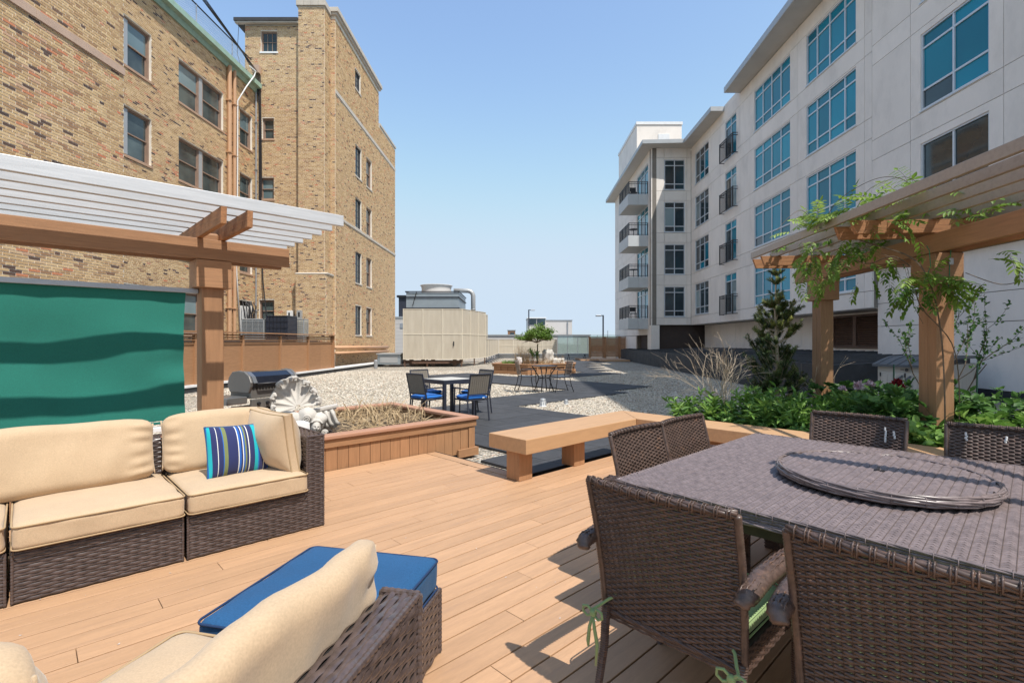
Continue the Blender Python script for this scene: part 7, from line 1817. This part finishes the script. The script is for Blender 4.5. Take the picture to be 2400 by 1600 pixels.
def herb(name, label, c, rad, n, H, leaf, wid, mat, seed, cat='plant', per=16, lean=0.35, group=None, z0=0.27, palm=False, el=(-0.1, 0.7), flowers=()):
    rg = random.Random(seed); t = thing(name, label, cat, FR(c[0], c[1], z0, 1, 0), group)
    lv = LV(); st = MB()
    for i in range(n):
        a = rg.uniform(0, 2 * PI); r = rad * math.sqrt(rg.random()); x, y = c[0] + r * math.cos(a), c[1] + r * math.sin(a)
        h = H * rg.uniform(0.55, 1.0) * (1 - 0.25 * (r / rad) ** 2); lx, ly = math.cos(a) * lean * (r / rad) + rg.uniform(-.12, .12), math.sin(a) * lean * (r / rad) + rg.uniform(-.12, .12)
        P = [Vector((x + lx * h * f * f, y + ly * h * f * f, z0 + h * f)) for f in (0, 0.35, 0.7, 1.0)]
        st.tube(P, [0.005, 0.0045, 0.004, 0.002], 4, cap=False)
        tone = rg.betavariate(2, 2)
        for k in range(per):
            f = 0.18 + 0.82 * (k + rg.random()) / per
            j = min(2, int(f * 3)); pp = P[j].lerp(P[j + 1], f * 3 - j); d = rdir(rg, *el); 
            if f > 0.85: d.z += 0.6
            d.normalize(); l = leaf * rg.uniform(0.65, 1.15) * (0.75 if f > 0.9 else 1)
            if palm:
                q = pp + d * leaf * 0.5; st.tube([pp, q], 0.0018, 3, cap=False)
                nn = rnorm(rg)
                for b in (-0.8, -0.35, 0.1, 0.5, 0.95):
                    d2 = (Matrix.Rotation(b, 3, nn) @ d); lv.add(q, d2, nn, l * (1 - 0.2 * abs(b)), wid, min(1, max(0, tone + rg.uniform(-.3, .3))), rg.uniform(0.05, 0.35))
            else: lv.add(pp, d, rnorm(rg), l, wid * rg.uniform(.7, 1.2), min(1, max(0, tone + rg.uniform(-.3, .3))), rg.uniform(0.0, 0.4))
    part('stem', st, mat, t, root=t, kind='stuff')
    V, Fq, T = lv.arrays(); npmesh('foliage', V, Fq, mat, parent=t, root=t, smooth=False, tint=T, kind='stuff')
    for (fx, fy, fz, fr_, fm) in flowers:
        fl = LV(); c0 = Vector((fx, fy, fz))
        for k in range(70):
            d = rdir(rg, -0.2, 1.5); e = rg.uniform(0.2, 1.0); fl.add(c0 + d * fr_ * 0.25 * e, d, Vector((rg.uniform(-1, 1), rg.uniform(-1, 1), rg.uniform(-1, 1))), fr_ * rg.uniform(0.6, 1.0), fr_ * 0.5, rg.random(), -0.25)
        V, Fq, T = fl.arrays(); npmesh('flower', V, Fq, fm, parent=t, root=t, smooth=False, tint=T)
        st2 = MB(); st2.tube([(fx, fy, fz - 0.3), (fx, fy, fz)], 0.004, 5); part('flower_stem', st2, mat, t, root=t)
    return t
m_pink = leafmat('pink_petal', (0.55, 0.33, 0.42), (0.72, 0.52, 0.60), (0.85, 0.74, 0.76), 0.3, 0.7)
m_red = leafmat('dark_red_petal', (0.12, 0.002, 0.008), (0.25, 0.005, 0.015), (0.38, 0.015, 0.03), 0.2, 0.7)
GH = 'green perennials in the planting bed'
lan = [((2.55, 6.75), 0.30, 26, 0.42, 3, 'bright green lance-leaved plant at the left end of the planting bed'),
       ((3.05, 6.25), 0.32, 30, 0.46, 4, 'bright green lance-leaved plant below the bare twiggy shrub'),
       ((3.42, 6.75), 0.33, 30, 0.52, 5, 'bright green lance-leaved plant between the bare shrub and the conifer'),
       ((3.62, 5.95), 0.32, 30, 0.46, 6, 'low bright green leafy plant behind the bench, left of the far chair backs'),
       ((4.25, 6.35), 0.34, 28, 0.50, 21, 'bright green leafy plant in front of the farther right pergola post')]
for c, r, n, h, sd_, lb in lan: herb('leafy_plant', lb, c, r * 1.1, int(n * 1.3), h * 1.12, 0.16, 0.034, m_leafa, sd_, per=24, group=GH)
herb('peony_bush', 'peony bush with three pale pink flowers near the farther right post', (4.70, 6.95), 0.36, 26, 0.55, 0.17, 0.062, m_leafb, 31, per=8, palm=True, cat='peony', group=GH,
     flowers=((4.26, 6.5, 0.80, 0.055, m_pink), (4.42, 6.42, 0.83, 0.085, m_pink), (4.62, 6.5, 0.86, 0.06, m_pink)))
herb('peony_bush', 'peony bush with one dark red flower left of the nearer right post', (5.15, 6.35), 0.42, 34, 0.62, 0.18, 0.064, m_leafb, 32, per=8, palm=True, cat='peony', group=GH, flowers=((4.55, 5.95, 0.90, 0.085, m_red),))
herb('peony_bush', 'dark green large leaved bush in front of the shed without flowers', (4.25, 5.65), 0.38, 34, 0.58, 0.18, 0.064, m_leafb, 33, per=8, palm=True, cat='peony', group=GH)
herb('leafy_plant', 'dark green bushy plant between the nearer right post and the shed', (5.55, 5.75), 0.34, 34, 0.74, 0.14, 0.065, m_leafb, 34, per=16, group=GH)
herb('leafy_plant', 'broad leaved ground plant at the foot of the nearer right post', (4.22, 4.85), 0.32, 30, 0.36, 0.13, 0.075, m_leafa, 35, per=14, group=GH)
herb('leafy_plant', 'broad leaved green plant between the two chair backs across the table', (3.86, 5.15), 0.30, 30, 0.38, 0.13, 0.075, m_leafa, 36, per=14, group=GH)
herb('leafy_plant', 'pale green leafy plant right of the nearer right post', (4.95, 4.95), 0.36, 34, 0.48, 0.15, 0.07, m_leafa, 37, per=16, group=GH)
herb('leafy_plant', 'long bladed green plant at the right picture edge behind the chair', (5.35, 4.85), 0.3, 24, 0.5, 0.24, 0.026, m_leafa, 38, per=8, el=(0.3, 1.2), group=GH)
herb('leafy_plant', 'low green plant against the bench back at the right edge', (4.62, 4.40), 0.30, 28, 0.34, 0.14, 0.075, m_leafa, 39, per=14, group=GH)
def inbed(rg):
    p = rg.uniform(6.15, 9.0); q = rg.uniform(-1.8, 2.85); v = D(p, q); return v.x, v.y
rgp = random.Random(77); lv = LV()
for k in range(5200):
    p = 6.14 + 2.4 * rgp.random() ** 1.3; q = rgp.uniform(-1.8, 2.85); v = D(p, q)
    lv.add((v.x, v.y, 0.29 + rgp.uniform(0, 0.2)), rdir(rgp, -0.1, 0.9), rnorm(rgp), rgp.uniform(0.07, 0.14), rgp.uniform(0.03, 0.07), rgp.random(), rgp.uniform(0, 0.4))
V, Fq, T = lv.arrays(); o = npmesh('ground_cover', V, Fq, m_leafb, smooth=False, tint=T, kind='stuff', F=FDt(7.5, 0.5, 0.27)); tag(o, 'low green ground cover over the soil of the planting bed', 'ground cover')
# garden stakes
for i, (x, y, z, lb) in enumerate(((5.0, 6.6, 1.12, 'dark green garden stake in front of the shed doors'), (5.42, 5.9, 1.16, 'dark green garden stake right of the nearer pergola post'))):
    mb = MB(); mb.tube([(x, y, 0.2), (x + 0.03 * i, y, z)], 0.009, 6); solo('garden_stake', mb, M('green_stake', (0.01, 0.05, 0.035), 0.5), lb, 'stake', F=FR(x, y, 0.27, 1, 0))

# bare shrub
def twigs(mb, p, d, L, r, depth, rg, spread=0.5, tips=None, up=0.0):
    n = 4; pts = [Vector(p)]; dd = Vector(d).normalized()
    for k in range(n):
        dd = (dd + Vector((rg.uniform(-1, 1), rg.uniform(-1, 1), rg.uniform(-1, 1) + up)) * 0.16).normalized(); pts.append(pts[-1] + dd * L / n)
    mb.tube(pts, [r * (1 - 0.4 * k / n) for k in range(n + 1)], 5 if r > 0.006 else 3, cap=False)
    if tips is not None: tips.append((pts[-1], dd, depth)); 
    if tips is not None and depth <= 1: tips.append((pts[2], dd, depth))
    if depth > 0:
        for k in range(rg.choice((2, 3)) if depth > 1 else rg.choice((2, 3, 4))):
            j = rg.choice((2, 3, 4)); a = rg.uniform(0, 2 * PI); ax = dd.orthogonal().normalized(); ax.rotate(Matrix.Rotation(a, 3, dd))
            d2 = (dd + ax * spread * rg.uniform(0.5, 1.3)).normalized(); twigs(mb, pts[j], d2, L * rg.uniform(0.5, 0.8), r * 0.6, depth - 1, rg, spread, tips, up)
rg = random.Random(12); mb = MB()
for k in range(13):
    a = rg.uniform(0, 2 * PI); d = Vector((-0.28 + 0.45 * math.cos(a), 0.1 + 0.3 * math.sin(a), 1.0)); twigs(mb, (2.98 + rg.uniform(-.05, .05), 6.95, 0.27), d, 0.58, 0.007, 3, rg, 0.55)
o = solo('bare_shrub', mb, m_twig, 'leafless tan twiggy shrub standing in the green bed left of the conifer', 'shrub', F=FR(2.98, 6.95, 0.27, 1, 0))
mb = MB()
for k in range(4): twigs(mb, (4.55, 7.4, 0.27), Vector((0.3 * math.cos(k * 1.6) + 0.15, 0.2, 1)), 0.5, 0.005, 2, rg, 0.5)
solo('bare_shrub', mb, m_twig, 'small leafless twigs beside the farther right post', 'shrub', F=FR(4.55, 7.4, 0.27, 1, 0))

# conifer
cf = thing('conifer', 'slim young conifer with upswept branches and bare leader behind the green bed', 'conifer', FR(4.1, 7.75, 0.27, 1, 0))
rg = random.Random(21); TX, TY = 4.08, 7.78; tr = MB(); tr.tube([(TX, TY, 0.2), (TX + 0.02, TY, 1.1), (TX - 0.02, TY, 1.9), (TX + 0.0, TY, 2.45), (TX - 0.03, TY, 2.72)], [0.035, 0.026, 0.015, 0.008, 0.004], 7, cap=False)
part('trunk', tr, m_twig, cf, root=cf, smooth=True)
br = MB(); V = []; Fq = []; T = []
def needles(p0, p1, n, ln, tone):
    d = (p1 - p0); L = d.length; d.normalize()
    for k in range(n):
        f = rg.random(); q = p0 + d * L * f; o_ = d.orthogonal().normalized(); o_.rotate(Matrix.Rotation(rg.uniform(0, 2 * PI), 3, d))
        nd = (d * rg.uniform(0.35, 0.9) + o_).normalized(); l = ln * rg.uniform(0.7, 1.1); sdv = nd.cross(d); sdv = sdv.normalized() * 0.0045
        b = len(V); tip = q + nd * l; V.extend([tuple(q - sdv), tuple(q + sdv), tuple(tip + sdv * 0.5), tuple(tip - sdv * 0.5)]); Fq.append((b, b + 1, b + 2, b + 3)); T.append(min(1, max(0, tone + rg.uniform(-.2, .2) + 0.25 * (f - 0.5))))
for k in range(125):
    f = rg.random() ** 0.9; z = 0.42 + 1.66 * f; reach = (0.44 - 0.22 * f ** 2) * rg.uniform(0.4, 1.15)
    if 0.86 < f: reach *= 0.6
    a = rg.uniform(0, 2 * PI); rise = rg.uniform(0.5, 1.15)
    p0 = Vector((TX, TY, z - 0.12)); p1 = p0 + Vector((math.cos(a) * reach * 0.5, math.sin(a) * reach * 0.5, reach * rise * 0.3)); p2 = p0 + Vector((math.cos(a) * reach, math.sin(a) * reach, reach * rise))
    br.tube([p0, p1, p2], [0.007, 0.005, 0.003], 4, cap=False); tone = rg.betavariate(1.6, 3.4) + (0.25 if f > 0.6 else 0)
    needles(p1, p2, 75, 0.045, tone)
    for j in range(rg.choice((3, 4, 5))):
        q0 = p1.lerp(p2, rg.uniform(0.0, 0.9)); dv = (p2 - p1).normalized() + Vector((rg.uniform(-.8, .8), rg.uniform(-.8, .8), rg.uniform(-.1, .7))); q1 = q0 + dv.normalized() * rg.uniform(0.07, 0.15)
        br.tube([q0, q1], 0.003, 3, cap=False); needles(q0, q1, 60, 0.044, tone)
for (z, r, n) in ((2.35, 0.13, 7), (2.48, 0.11, 7), (2.60, 0.10, 6), (2.68, 0.07, 5), (2.16, 0.12, 3)):
    for k in range(n):
        a = k * 2 * PI / n + z * 3; p0 = Vector((TX, TY, z - 0.05)); p1 = p0 + Vector((math.cos(a) * r, math.sin(a) * r, r * 0.75)); br.tube([p0, p1], 0.003, 3, cap=False); needles(p0, p1, 75, 0.040, 0.45 if z > 2.3 else 0.25)
part('branch', br, m_twig, cf, root=cf, kind='stuff')
npmesh('needles', V, Fq, m_needle, parent=cf, root=cf, smooth=False, tint=T, kind='stuff')

# leafy shrub behind the near post
def shrub(name, label, base, stems, leaf, wid, mat, seed, cat='shrub', dens=5, depth=2, spread=0.6, L=0.6, bark=m_bark, rad=0.012):
    rg = random.Random(seed); t = thing(name, label, cat, FR(base[0], base[1], base[2], 1, 0)); mb = MB(); tips = []
    for d in stems: twigs(mb, base, d, L * rg.uniform(0.85, 1.15), rad, depth, rg, spread, tips, up=0.15)
    part('branches', mb, bark, t, root=t, smooth=True); lv = LV()
    for (p, d, dep) in tips:
        if dep > 1: continue
        for k in range(dens + (2 if dep == 0 else 0)):
            q = p - d * rg.uniform(0, 0.16) + Vector((rg.uniform(-1, 1), rg.uniform(-1, 1), rg.uniform(-1, 1))) * 0.02
            dd = (d * 0.6 + Vector((rg.uniform(-1, 1), rg.uniform(-1, 1), rg.uniform(-.4, 1)))).normalized(); lv.add(q, dd, rnorm(rg, 0.3), leaf * rg.uniform(.6, 1.15), wid * rg.uniform(.7, 1.1), rg.betavariate(2, 2), rg.uniform(0, .3))
    V, Fq, T = lv.arrays(); npmesh('foliage', V, Fq, mat, parent=t, root=t, smooth=False, tint=T, kind='stuff'); return t
shrub('leafy_shrub', 'open green shrub with small round leaves behind the nearer right post', (5.62, 6.6, 0.27), [(-0.42, 0.1, 1), (-0.2, -.1, 1), (0.25, 0, 1), (0.5, .1, 1), (0.7, -.1, 1), (0.05, 0.2, 1)], 0.052, 0.036, m_leafb, 5, L=1.0, dens=8, depth=2, spread=0.42, rad=0.010)
# small tree in the far planter
shrub('small_tree', 'small round headed tree growing in the far planter', (1.25, 25.1, 0.29), [(0, 0, 1)], 0.1, 0.07, m_leaft, 14, cat='tree', L=1.15, dens=0, depth=0, rad=0.05)
tt = [o for o in bpy.data.objects if o.name.startswith('small_tree')][0]
rg = random.Random(44); mb = MB(); lv = LV(); tips = []
for k in range(9):
    a = k * 2 * PI / 9 + rg.uniform(-.3, .3); twigs(mb, (1.25, 25.1, 1.36), Vector((math.cos(a) * 1.1, math.sin(a) * 1.1, rg.uniform(0.35, 1.1))), 0.52, 0.022, 2, rg, 0.6, tips)
part('limb', mb, m_bark, tt, root=tt)
for (p, d, dep) in tips:
    for k in range(26):
        q = p + Vector((rg.gauss(0, 1), rg.gauss(0, 1), rg.gauss(0, .8))) * 0.085
        q.z = max(q.z, 1.5 + 0.1 * rg.random()); lv.add(q, rdir(rg, -0.6, 0.9), rnorm(rg, 0), rg.uniform(0.06, 0.11), rg.uniform(0.04, 0.07), rg.betavariate(2, 2), 0.1)
V, Fq, T = lv.arrays(); npmesh('crown', V, Fq, m_leaft, parent=tt, root=tt, smooth=False, tint=T, kind='stuff')
shrub('leafy_shrub', 'dark evergreen twig bush at the foot of the small tree', (1.15, 24.7, 0.29), [(0, 0, 1), (.2, 0, 1), (-.2, 0, 1), (0.05, 0.1, 1.2)], 0.06, 0.04, m_leafb, 9, L=0.45, dens=7)

# climbing vine
vn = thing('climbing_vine', 'bright green climbing vine with feathery leaves over the right pergola', 'vine', FR(4.2, 5.5, 0.27, 1, 0))
rg = random.Random(61); vs = MB(); lv = LV()
def pinnate(p, d, tone, n=5, L=0.20, ll=0.078, lw=0.032):
    d = Vector(d).normalized(); pts = [Vector(p)]; dd = d.copy()
    for k in range(n): dd = (dd + Vector((0, 0, -0.16))).normalized(); pts.append(pts[-1] + dd * L / n)
    vs.tube(pts, 0.0016, 3, cap=False)
    nn = Vector((rg.uniform(-.6, .6), rg.uniform(-.6, .6), 1)).normalized()
    for k in range(1, n + 1):
        c = (pts[k] - pts[k - 1]).normalized(); s = c.cross(nn).normalized()
        for sg in (-1, 1): lv.add(pts[k], (c * 0.55 + s * sg + Vector((0, 0, -0.15))), nn, ll * rg.uniform(.8, 1.15), lw, min(1, max(0, tone + rg.uniform(-.2, .2))), 0.2)
    lv.add(pts[-1], c, nn, ll, lw, tone, 0.1)
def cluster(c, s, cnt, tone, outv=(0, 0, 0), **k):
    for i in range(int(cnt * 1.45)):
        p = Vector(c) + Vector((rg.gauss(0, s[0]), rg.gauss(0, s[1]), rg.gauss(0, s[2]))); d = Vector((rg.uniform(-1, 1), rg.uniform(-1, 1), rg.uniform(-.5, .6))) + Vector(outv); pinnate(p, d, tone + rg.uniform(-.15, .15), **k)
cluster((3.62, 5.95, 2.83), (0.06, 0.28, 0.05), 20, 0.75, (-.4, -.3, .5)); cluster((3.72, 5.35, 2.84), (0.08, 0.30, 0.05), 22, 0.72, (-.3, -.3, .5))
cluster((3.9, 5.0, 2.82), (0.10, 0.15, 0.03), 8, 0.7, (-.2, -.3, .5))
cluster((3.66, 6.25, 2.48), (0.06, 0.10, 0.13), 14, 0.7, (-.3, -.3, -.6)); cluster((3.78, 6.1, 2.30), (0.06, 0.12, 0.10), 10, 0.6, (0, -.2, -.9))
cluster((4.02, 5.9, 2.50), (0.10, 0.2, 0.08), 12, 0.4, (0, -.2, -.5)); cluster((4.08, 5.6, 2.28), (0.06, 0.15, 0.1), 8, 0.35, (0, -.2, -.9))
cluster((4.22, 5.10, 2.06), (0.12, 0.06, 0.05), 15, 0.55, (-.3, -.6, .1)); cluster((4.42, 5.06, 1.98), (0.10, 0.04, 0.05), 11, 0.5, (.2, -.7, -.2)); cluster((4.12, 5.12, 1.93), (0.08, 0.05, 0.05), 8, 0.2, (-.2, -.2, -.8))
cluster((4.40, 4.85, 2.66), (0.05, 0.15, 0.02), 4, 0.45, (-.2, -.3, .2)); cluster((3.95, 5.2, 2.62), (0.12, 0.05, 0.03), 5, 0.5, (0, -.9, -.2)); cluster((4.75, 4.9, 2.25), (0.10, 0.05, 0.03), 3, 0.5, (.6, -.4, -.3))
cluster((4.75, 5.75, 2.87), (0.42, 0.42, 0.035), 85, 0.35, (0, 0, .3), L=0.24, ll=0.10, lw=0.05); cluster((4.9, 6.9, 2.87), (0.45, 0.45, 0.035), 70, 0.35, (0, 0, .3), L=0.24, ll=0.10, lw=0.05)
def arc(pts, r=0.004):
    pts = [Vector(p) for p in pts]; out = []
    for i in range(len(pts) - 1):
        for k in range(5):
            t = k / 5; p0 = pts[max(0, i - 1)]; p1 = pts[i]; p2 = pts[i + 1]; p3 = pts[min(len(pts) - 1, i + 2)]
            out.append(0.5 * ((2 * p1) + (-p0 + p2) * t + (2 * p0 - 5 * p1 + 4 * p2 - p3) * t * t + (-p0 + 3 * p1 - 3 * p2 + p3) * t ** 3))
    out.append(pts[-1]); vs.tube(out, r, 4, cap=False)
arc([(4.38, 5.1, 0.27), (4.36, 5.08, 0.9), (4.34, 5.10, 1.5), (4.25, 5.12, 2.0), (4.2, 5.3, 2.3), (4.0, 5.6, 2.5), (3.8, 5.9, 2.7)], 0.009)
arc([(4.60, 5.2, 0.27), (4.66, 5.25, 0.9), (4.45, 5.1, 1.4), (4.15, 5.1, 1.75), (4.1, 5.12, 1.95)], 0.006)
arc([(3.7, 6.0, 2.8), (3.62, 5.6, 2.98), (3.8, 5.3, 3.12), (3.98, 5.15, 3.08), (4.05, 5.0, 2.86)]); arc([(3.6, 6.0, 2.82), (3.4, 5.9, 2.95), (3.2, 5.8, 2.86), (3.05, 5.8, 2.7)], 0.003); arc([(3.75, 5.5, 2.85), (3.7, 5.2, 3.0), (3.9, 5.0, 3.05), (3.95, 4.8, 2.85)], 0.003)
arc([(4.1, 5.6, 2.4), (4.15, 5.3, 2.2), (4.1, 5.2, 1.9), (4.2, 5.15, 1.6)], 0.003); arc([(4.5, 5.0, 2.1), (4.8, 4.95, 1.98), (5.05, 4.95, 2.03)], 0.004); arc([(3.7, 6.2, 2.5), (3.62, 6.1, 2.3), (3.75, 6.0, 2.22)], 0.003); arc([(3.8, 5.9, 2.5), (4.0, 5.7, 2.3), (4.15, 5.5, 2.35), (4.2, 5.3, 2.2)], 0.005)
part('vine_stem', vs, m_bark, vn, root=vn, kind='stuff')
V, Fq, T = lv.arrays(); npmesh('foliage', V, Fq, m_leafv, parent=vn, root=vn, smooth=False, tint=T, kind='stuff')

# ---- cast stone ornament: scallop shell, scrolls, mask and bracket
FO = FR(-2.56, 6.02, 0.27, 0.93, 0.36)       # x to the right, y away from the camera
so_ = thing('stone_ornament', 'broken grey stone shell ornament with a small carved face lying in the near planter', 'stone ornament', FO)
V = []; Fq = []; NA, NRr = 84, 26
A0, A1 = math.radians(5), math.radians(218); lobes = 8
for side in (0, 1):
    for j in range(NRr + 1):
        for i in range(NA + 1):
            a = A0 + (A1 - A0) * i / NA; lf = (i / NA) * lobes; lob = abs(math.sin(PI * lf)); f = j / NRr
            Rm_ = 0.255 + 0.11 * math.exp(-((a - 1.95) / 0.85) ** 2) + 0.018 * lob
            r = 0.03 + (Rm_ - 0.03) * f; y = 0.07 - 0.085 * f ** 2.2 - 0.022 * (1 - lob) * f + 0.022 * lob * f
            if f > 0.86: y -= (f - 0.86) * 0.25 * lob
            if side: y += 0.028 + 0.02 * (1 - f)
            x = r * math.cos(a); z = 0.36 + r * math.sin(a); y += 0.42 * (z - 0.36)
            V.append((x, y, z))
n1 = (NA + 1) * (NRr + 1)
for side in (0, 1):
    for j in range(NRr):
        for i in range(NA):
            a = side * n1 + j * (NA + 1) + i; f = (a, a + 1, a + NA + 2, a + NA + 1); Fq.append(f if side == 0 else f[::-1])
for i in range(NA): a = NRr * (NA + 1) + i; Fq.append((a, a + 1, a + 1 + n1, a + n1))
for j in range(NRr):
    a = j * (NA + 1); Fq.append((a, a + NA + 1, a + NA + 1 + n1, a + n1)); a += NA; Fq.append((a + NA + 1, a, a + n1, a + NA + 1 + n1))
mb = MB(FO); mb.add(V, Fq); part('shell', mb, m_stone, so_, root=so_, smooth=True)
for k in range(lobes):
    mb = MB(FO)
    a = A0 + (A1 - A0) * (k + 0.5) / lobes; Rm_ = 0.262 + 0.11 * math.exp(-((a - 1.95) / 0.85) ** 2)
    T_ = Matrix.Translation((Rm_ * 0.97 * math.cos(a), -0.045 + 0.42 * Rm_ * 0.97 * math.sin(a), 0.36 + Rm_ * 0.97 * math.sin(a))) @ Matrix.Rotation(-(a - PI / 2), 4, 'Y')
    mb.rbox((0, 0, 0), (0.046, 0.032, 0.022), 0.02, 8, wr=0.012, seed=k, T=T_); mb.rbox((0.022, -0.018, -0.024), (0.018, 0.018, 0.018), 0.016, 6, wr=0.008, seed=k + 4, T=T_); mb.rbox((-0.024, -0.016, -0.022), (0.018, 0.016, 0.018), 0.016, 6, wr=0.008, seed=k + 9, T=T_)
    part('shell_lobe', mb, m_stone, so_, root=so_, smooth=True)
mb = MB(FO)
def blob(c, s, seed, rot=0, n=12): mb.rbox((0, 0, 0), s, min(s) * 0.97, n, wr=0.012, seed=seed, T=Matrix.Translation(c) @ Matrix.Rotation(rot, 4, 'Y'))
blob((-0.12, -0.03, 0.17), (0.17, 0.10, 0.15), 1); blob((0.10, -0.03, 0.24), (0.11, 0.10, 0.12), 2, 0.5); blob((0.0, 0.05, 0.12), (0.26, 0.10, 0.13), 3); blob((-0.30, -0.0, 0.08), (0.12, 0.09, 0.09), 4); blob((0.22, -0.04, 0.17), (0.09, 0.08, 0.13), 6, 0.5)
for (c, r0, sg) in (((-0.13, -0.125, 0.17), 0.065, 1), ((-0.02, -0.12, 0.06), 0.05, -1), ((0.10, -0.13, 0.235), 0.048, 1), ((-0.27, -0.09, 0.08), 0.05, 1), ((0.30, -0.10, 0.06), 0.035, 1)):
    pts = []
    for k in range(40):
        a = k * 0.36; r = r0 * (1 - k / 44); pts.append((c[0] + sg * r * math.cos(a), c[1] - 0.015 * k / 40, c[2] + r * math.sin(a)))
    mb.tube(pts, [0.012 * (1 - 0.5 * k / 40) for k in range(40)], 6)
for k in range(7): mb.tube([(-0.28 + 0.055 * k, -0.10 - 0.02 * math.sin(k), 0.06), (-0.25 + 0.055 * k, -0.125, 0.15), (-0.20 + 0.05 * k, -0.10, 0.27)], [0.008, 0.012, 0.006], 6)
part('scrollwork', mb, m_stone, so_, root=so_, smooth=True)
# face
V = []; Fq = []; n = 30
for j in range(n + 1):
    for i in range(n + 1):
        th = PI * j / n; ph = PI * (i / n) - PI / 2          # front half, towards -y
        x = math.sin(th) * math.sin(ph); z = math.cos(th); yv = math.sin(th) * math.cos(ph)
        sx_ = 0.050 * (1 - 0.16 * max(0, -z)); px = x * sx_ ; pz = z * 0.072; d = 0.045 * yv
        g = lambda cx, cz, wx, wz: math.exp(-((x - cx) / wx) ** 2 - ((z - cz) / wz) ** 2)
        d += 0.022 * g(0, -0.08, 0.13, 0.20) + 0.010 * g(0, 0.1, 0.10, 0.25) - 0.009 * (g(0.36, 0.12, 0.17, 0.09) + g(-0.36, 0.12, 0.17, 0.09)) + 0.010 * (g(0.36, 0.28, 0.24, 0.06) + g(-0.36, 0.28, 0.24, 0.06))
        d += 0.007 * (g(0, -0.38, 0.22, 0.035) + g(0, -0.50, 0.18, 0.04)) - 0.010 * g(0, -0.44, 0.24, 0.025) + 0.008 * g(0, -0.75, 0.25, 0.14) + 0.006 * (g(0.5, -0.2, 0.2, 0.2) + g(-0.5, -0.2, 0.2, 0.2))
        V.append((px, -d, pz))
for j in range(n):
    for i in range(n): a = j * (n + 1) + i; Fq.append((a, a + n + 1, a + n + 2, a + 1))
TF = Matrix.Translation((0.205, -0.14, 0.135)) @ Matrix.Rotation(0.15, 4, 'Y') @ Matrix.Rotation(0.12, 4, 'Z')
mb = MB(FO); mb.add(V, Fq, TF); mb.rbox((0, 0.035, 0.02), (0.060, 0.05, 0.085), 0.045, 12, wr=0.006, T=TF)
for k in range(9):
    a = -1.2 + 0.3 * k; mb.tube([(0.05 * math.sin(a), -0.02, 0.055 + 0.02 * math.cos(a)), (0.066 * math.sin(a), 0.0, 0.04 + 0.045 * math.cos(a)), (0.07 * math.sin(a), 0.03, 0.0 + 0.05 * math.cos(a))], [0.010, 0.012, 0.008], 6, T=TF)
part('carved_face', mb, m_stone, so_, root=so_, smooth=True)
# bracket to the right and broken base slab
bk_ = thing('stone_bracket', 'white grey carved stone bracket with leaves leaning behind the shell ornament', 'stone bracket', FO @ Matrix.Translation((0.33, 0.12, 0)))
mb = MB(FO); TB = Matrix.Translation((0.33, 0.10, 0.20)) @ Matrix.Rotation(-0.18, 4, 'Y')
mb.box((-0.14, -0.07, 0.12), (0.15, 0.10, 0.145), TB); mb.box((-0.12, -0.05, 0.095), (0.13, 0.08, 0.12), TB); mb.rbox((0.0, 0.0, -0.02), (0.11, 0.06, 0.115), 0.03, 8, wr=0.01, T=TB); part('slab', mb, m_stone, bk_, root=bk_)
mb = MB(FO)
for x in (-0.06, 0.0, 0.07): mb.tube([(x, -0.06, 0.10), (x + 0.015, -0.085, 0.03), (x + 0.03, -0.09, -0.05), (x + 0.045, -0.075, -0.09)], [0.022, 0.018, 0.02, 0.03], 8, T=TB)
part('carved_leaf', mb, m_stone, bk_, root=bk_, smooth=True)
sl = MB(FO); sl.box((-0.55, -0.02, 0.19), (-0.12, 0.14, 0.215)); sl.box((-0.5, 0.0, 0.0), (-0.15, 0.12, 0.19))
for i in range(9): sl.rbox((-0.52 + 0.045 * i, -0.025, 0.165), (0.016, 0.014, 0.02), 0.012, 4)
solo('stone_slab', sl, m_stone, 'grey stone slab with beaded edge at the left of the shell ornament', 'stone slab', F=FO @ Matrix.Translation((-0.33, 0.06, 0)), smooth=False)

# small pale petals and specks blown over deck and pavers
rg = random.Random(91); V = []; Fq = []
for k in range(260):
    if k < 130: v = D(rg.uniform(-1, 3.7), rg.uniform(-0.5, 5.2), 0.003)
    else: v = D(rg.uniform(4.8, 9.5), rg.uniform(4.0, 10.0), GZ + 0.022)
    a = rg.uniform(0, 6.28); s_ = rg.uniform(0.002, 0.0055); b = len(V)
    for t_ in range(4): V.append((v.x + s_ * math.cos(a + t_ * PI / 2) * (1.5 if t_ % 2 else 0.8), v.y + s_ * math.sin(a + t_ * PI / 2) * (1.5 if t_ % 2 else 0.8), v.z + 0.0025 * (t_ % 2)))
    Fq.append((b, b + 1, b + 2, b + 3))
mb = MB(); mb.v = V; mb.f = Fq; o = part('fallen_petals', mb, m_farw); tag(o, 'tiny pale petals and specks scattered over the deck boards and black pavers', 'petals', kind='stuff')
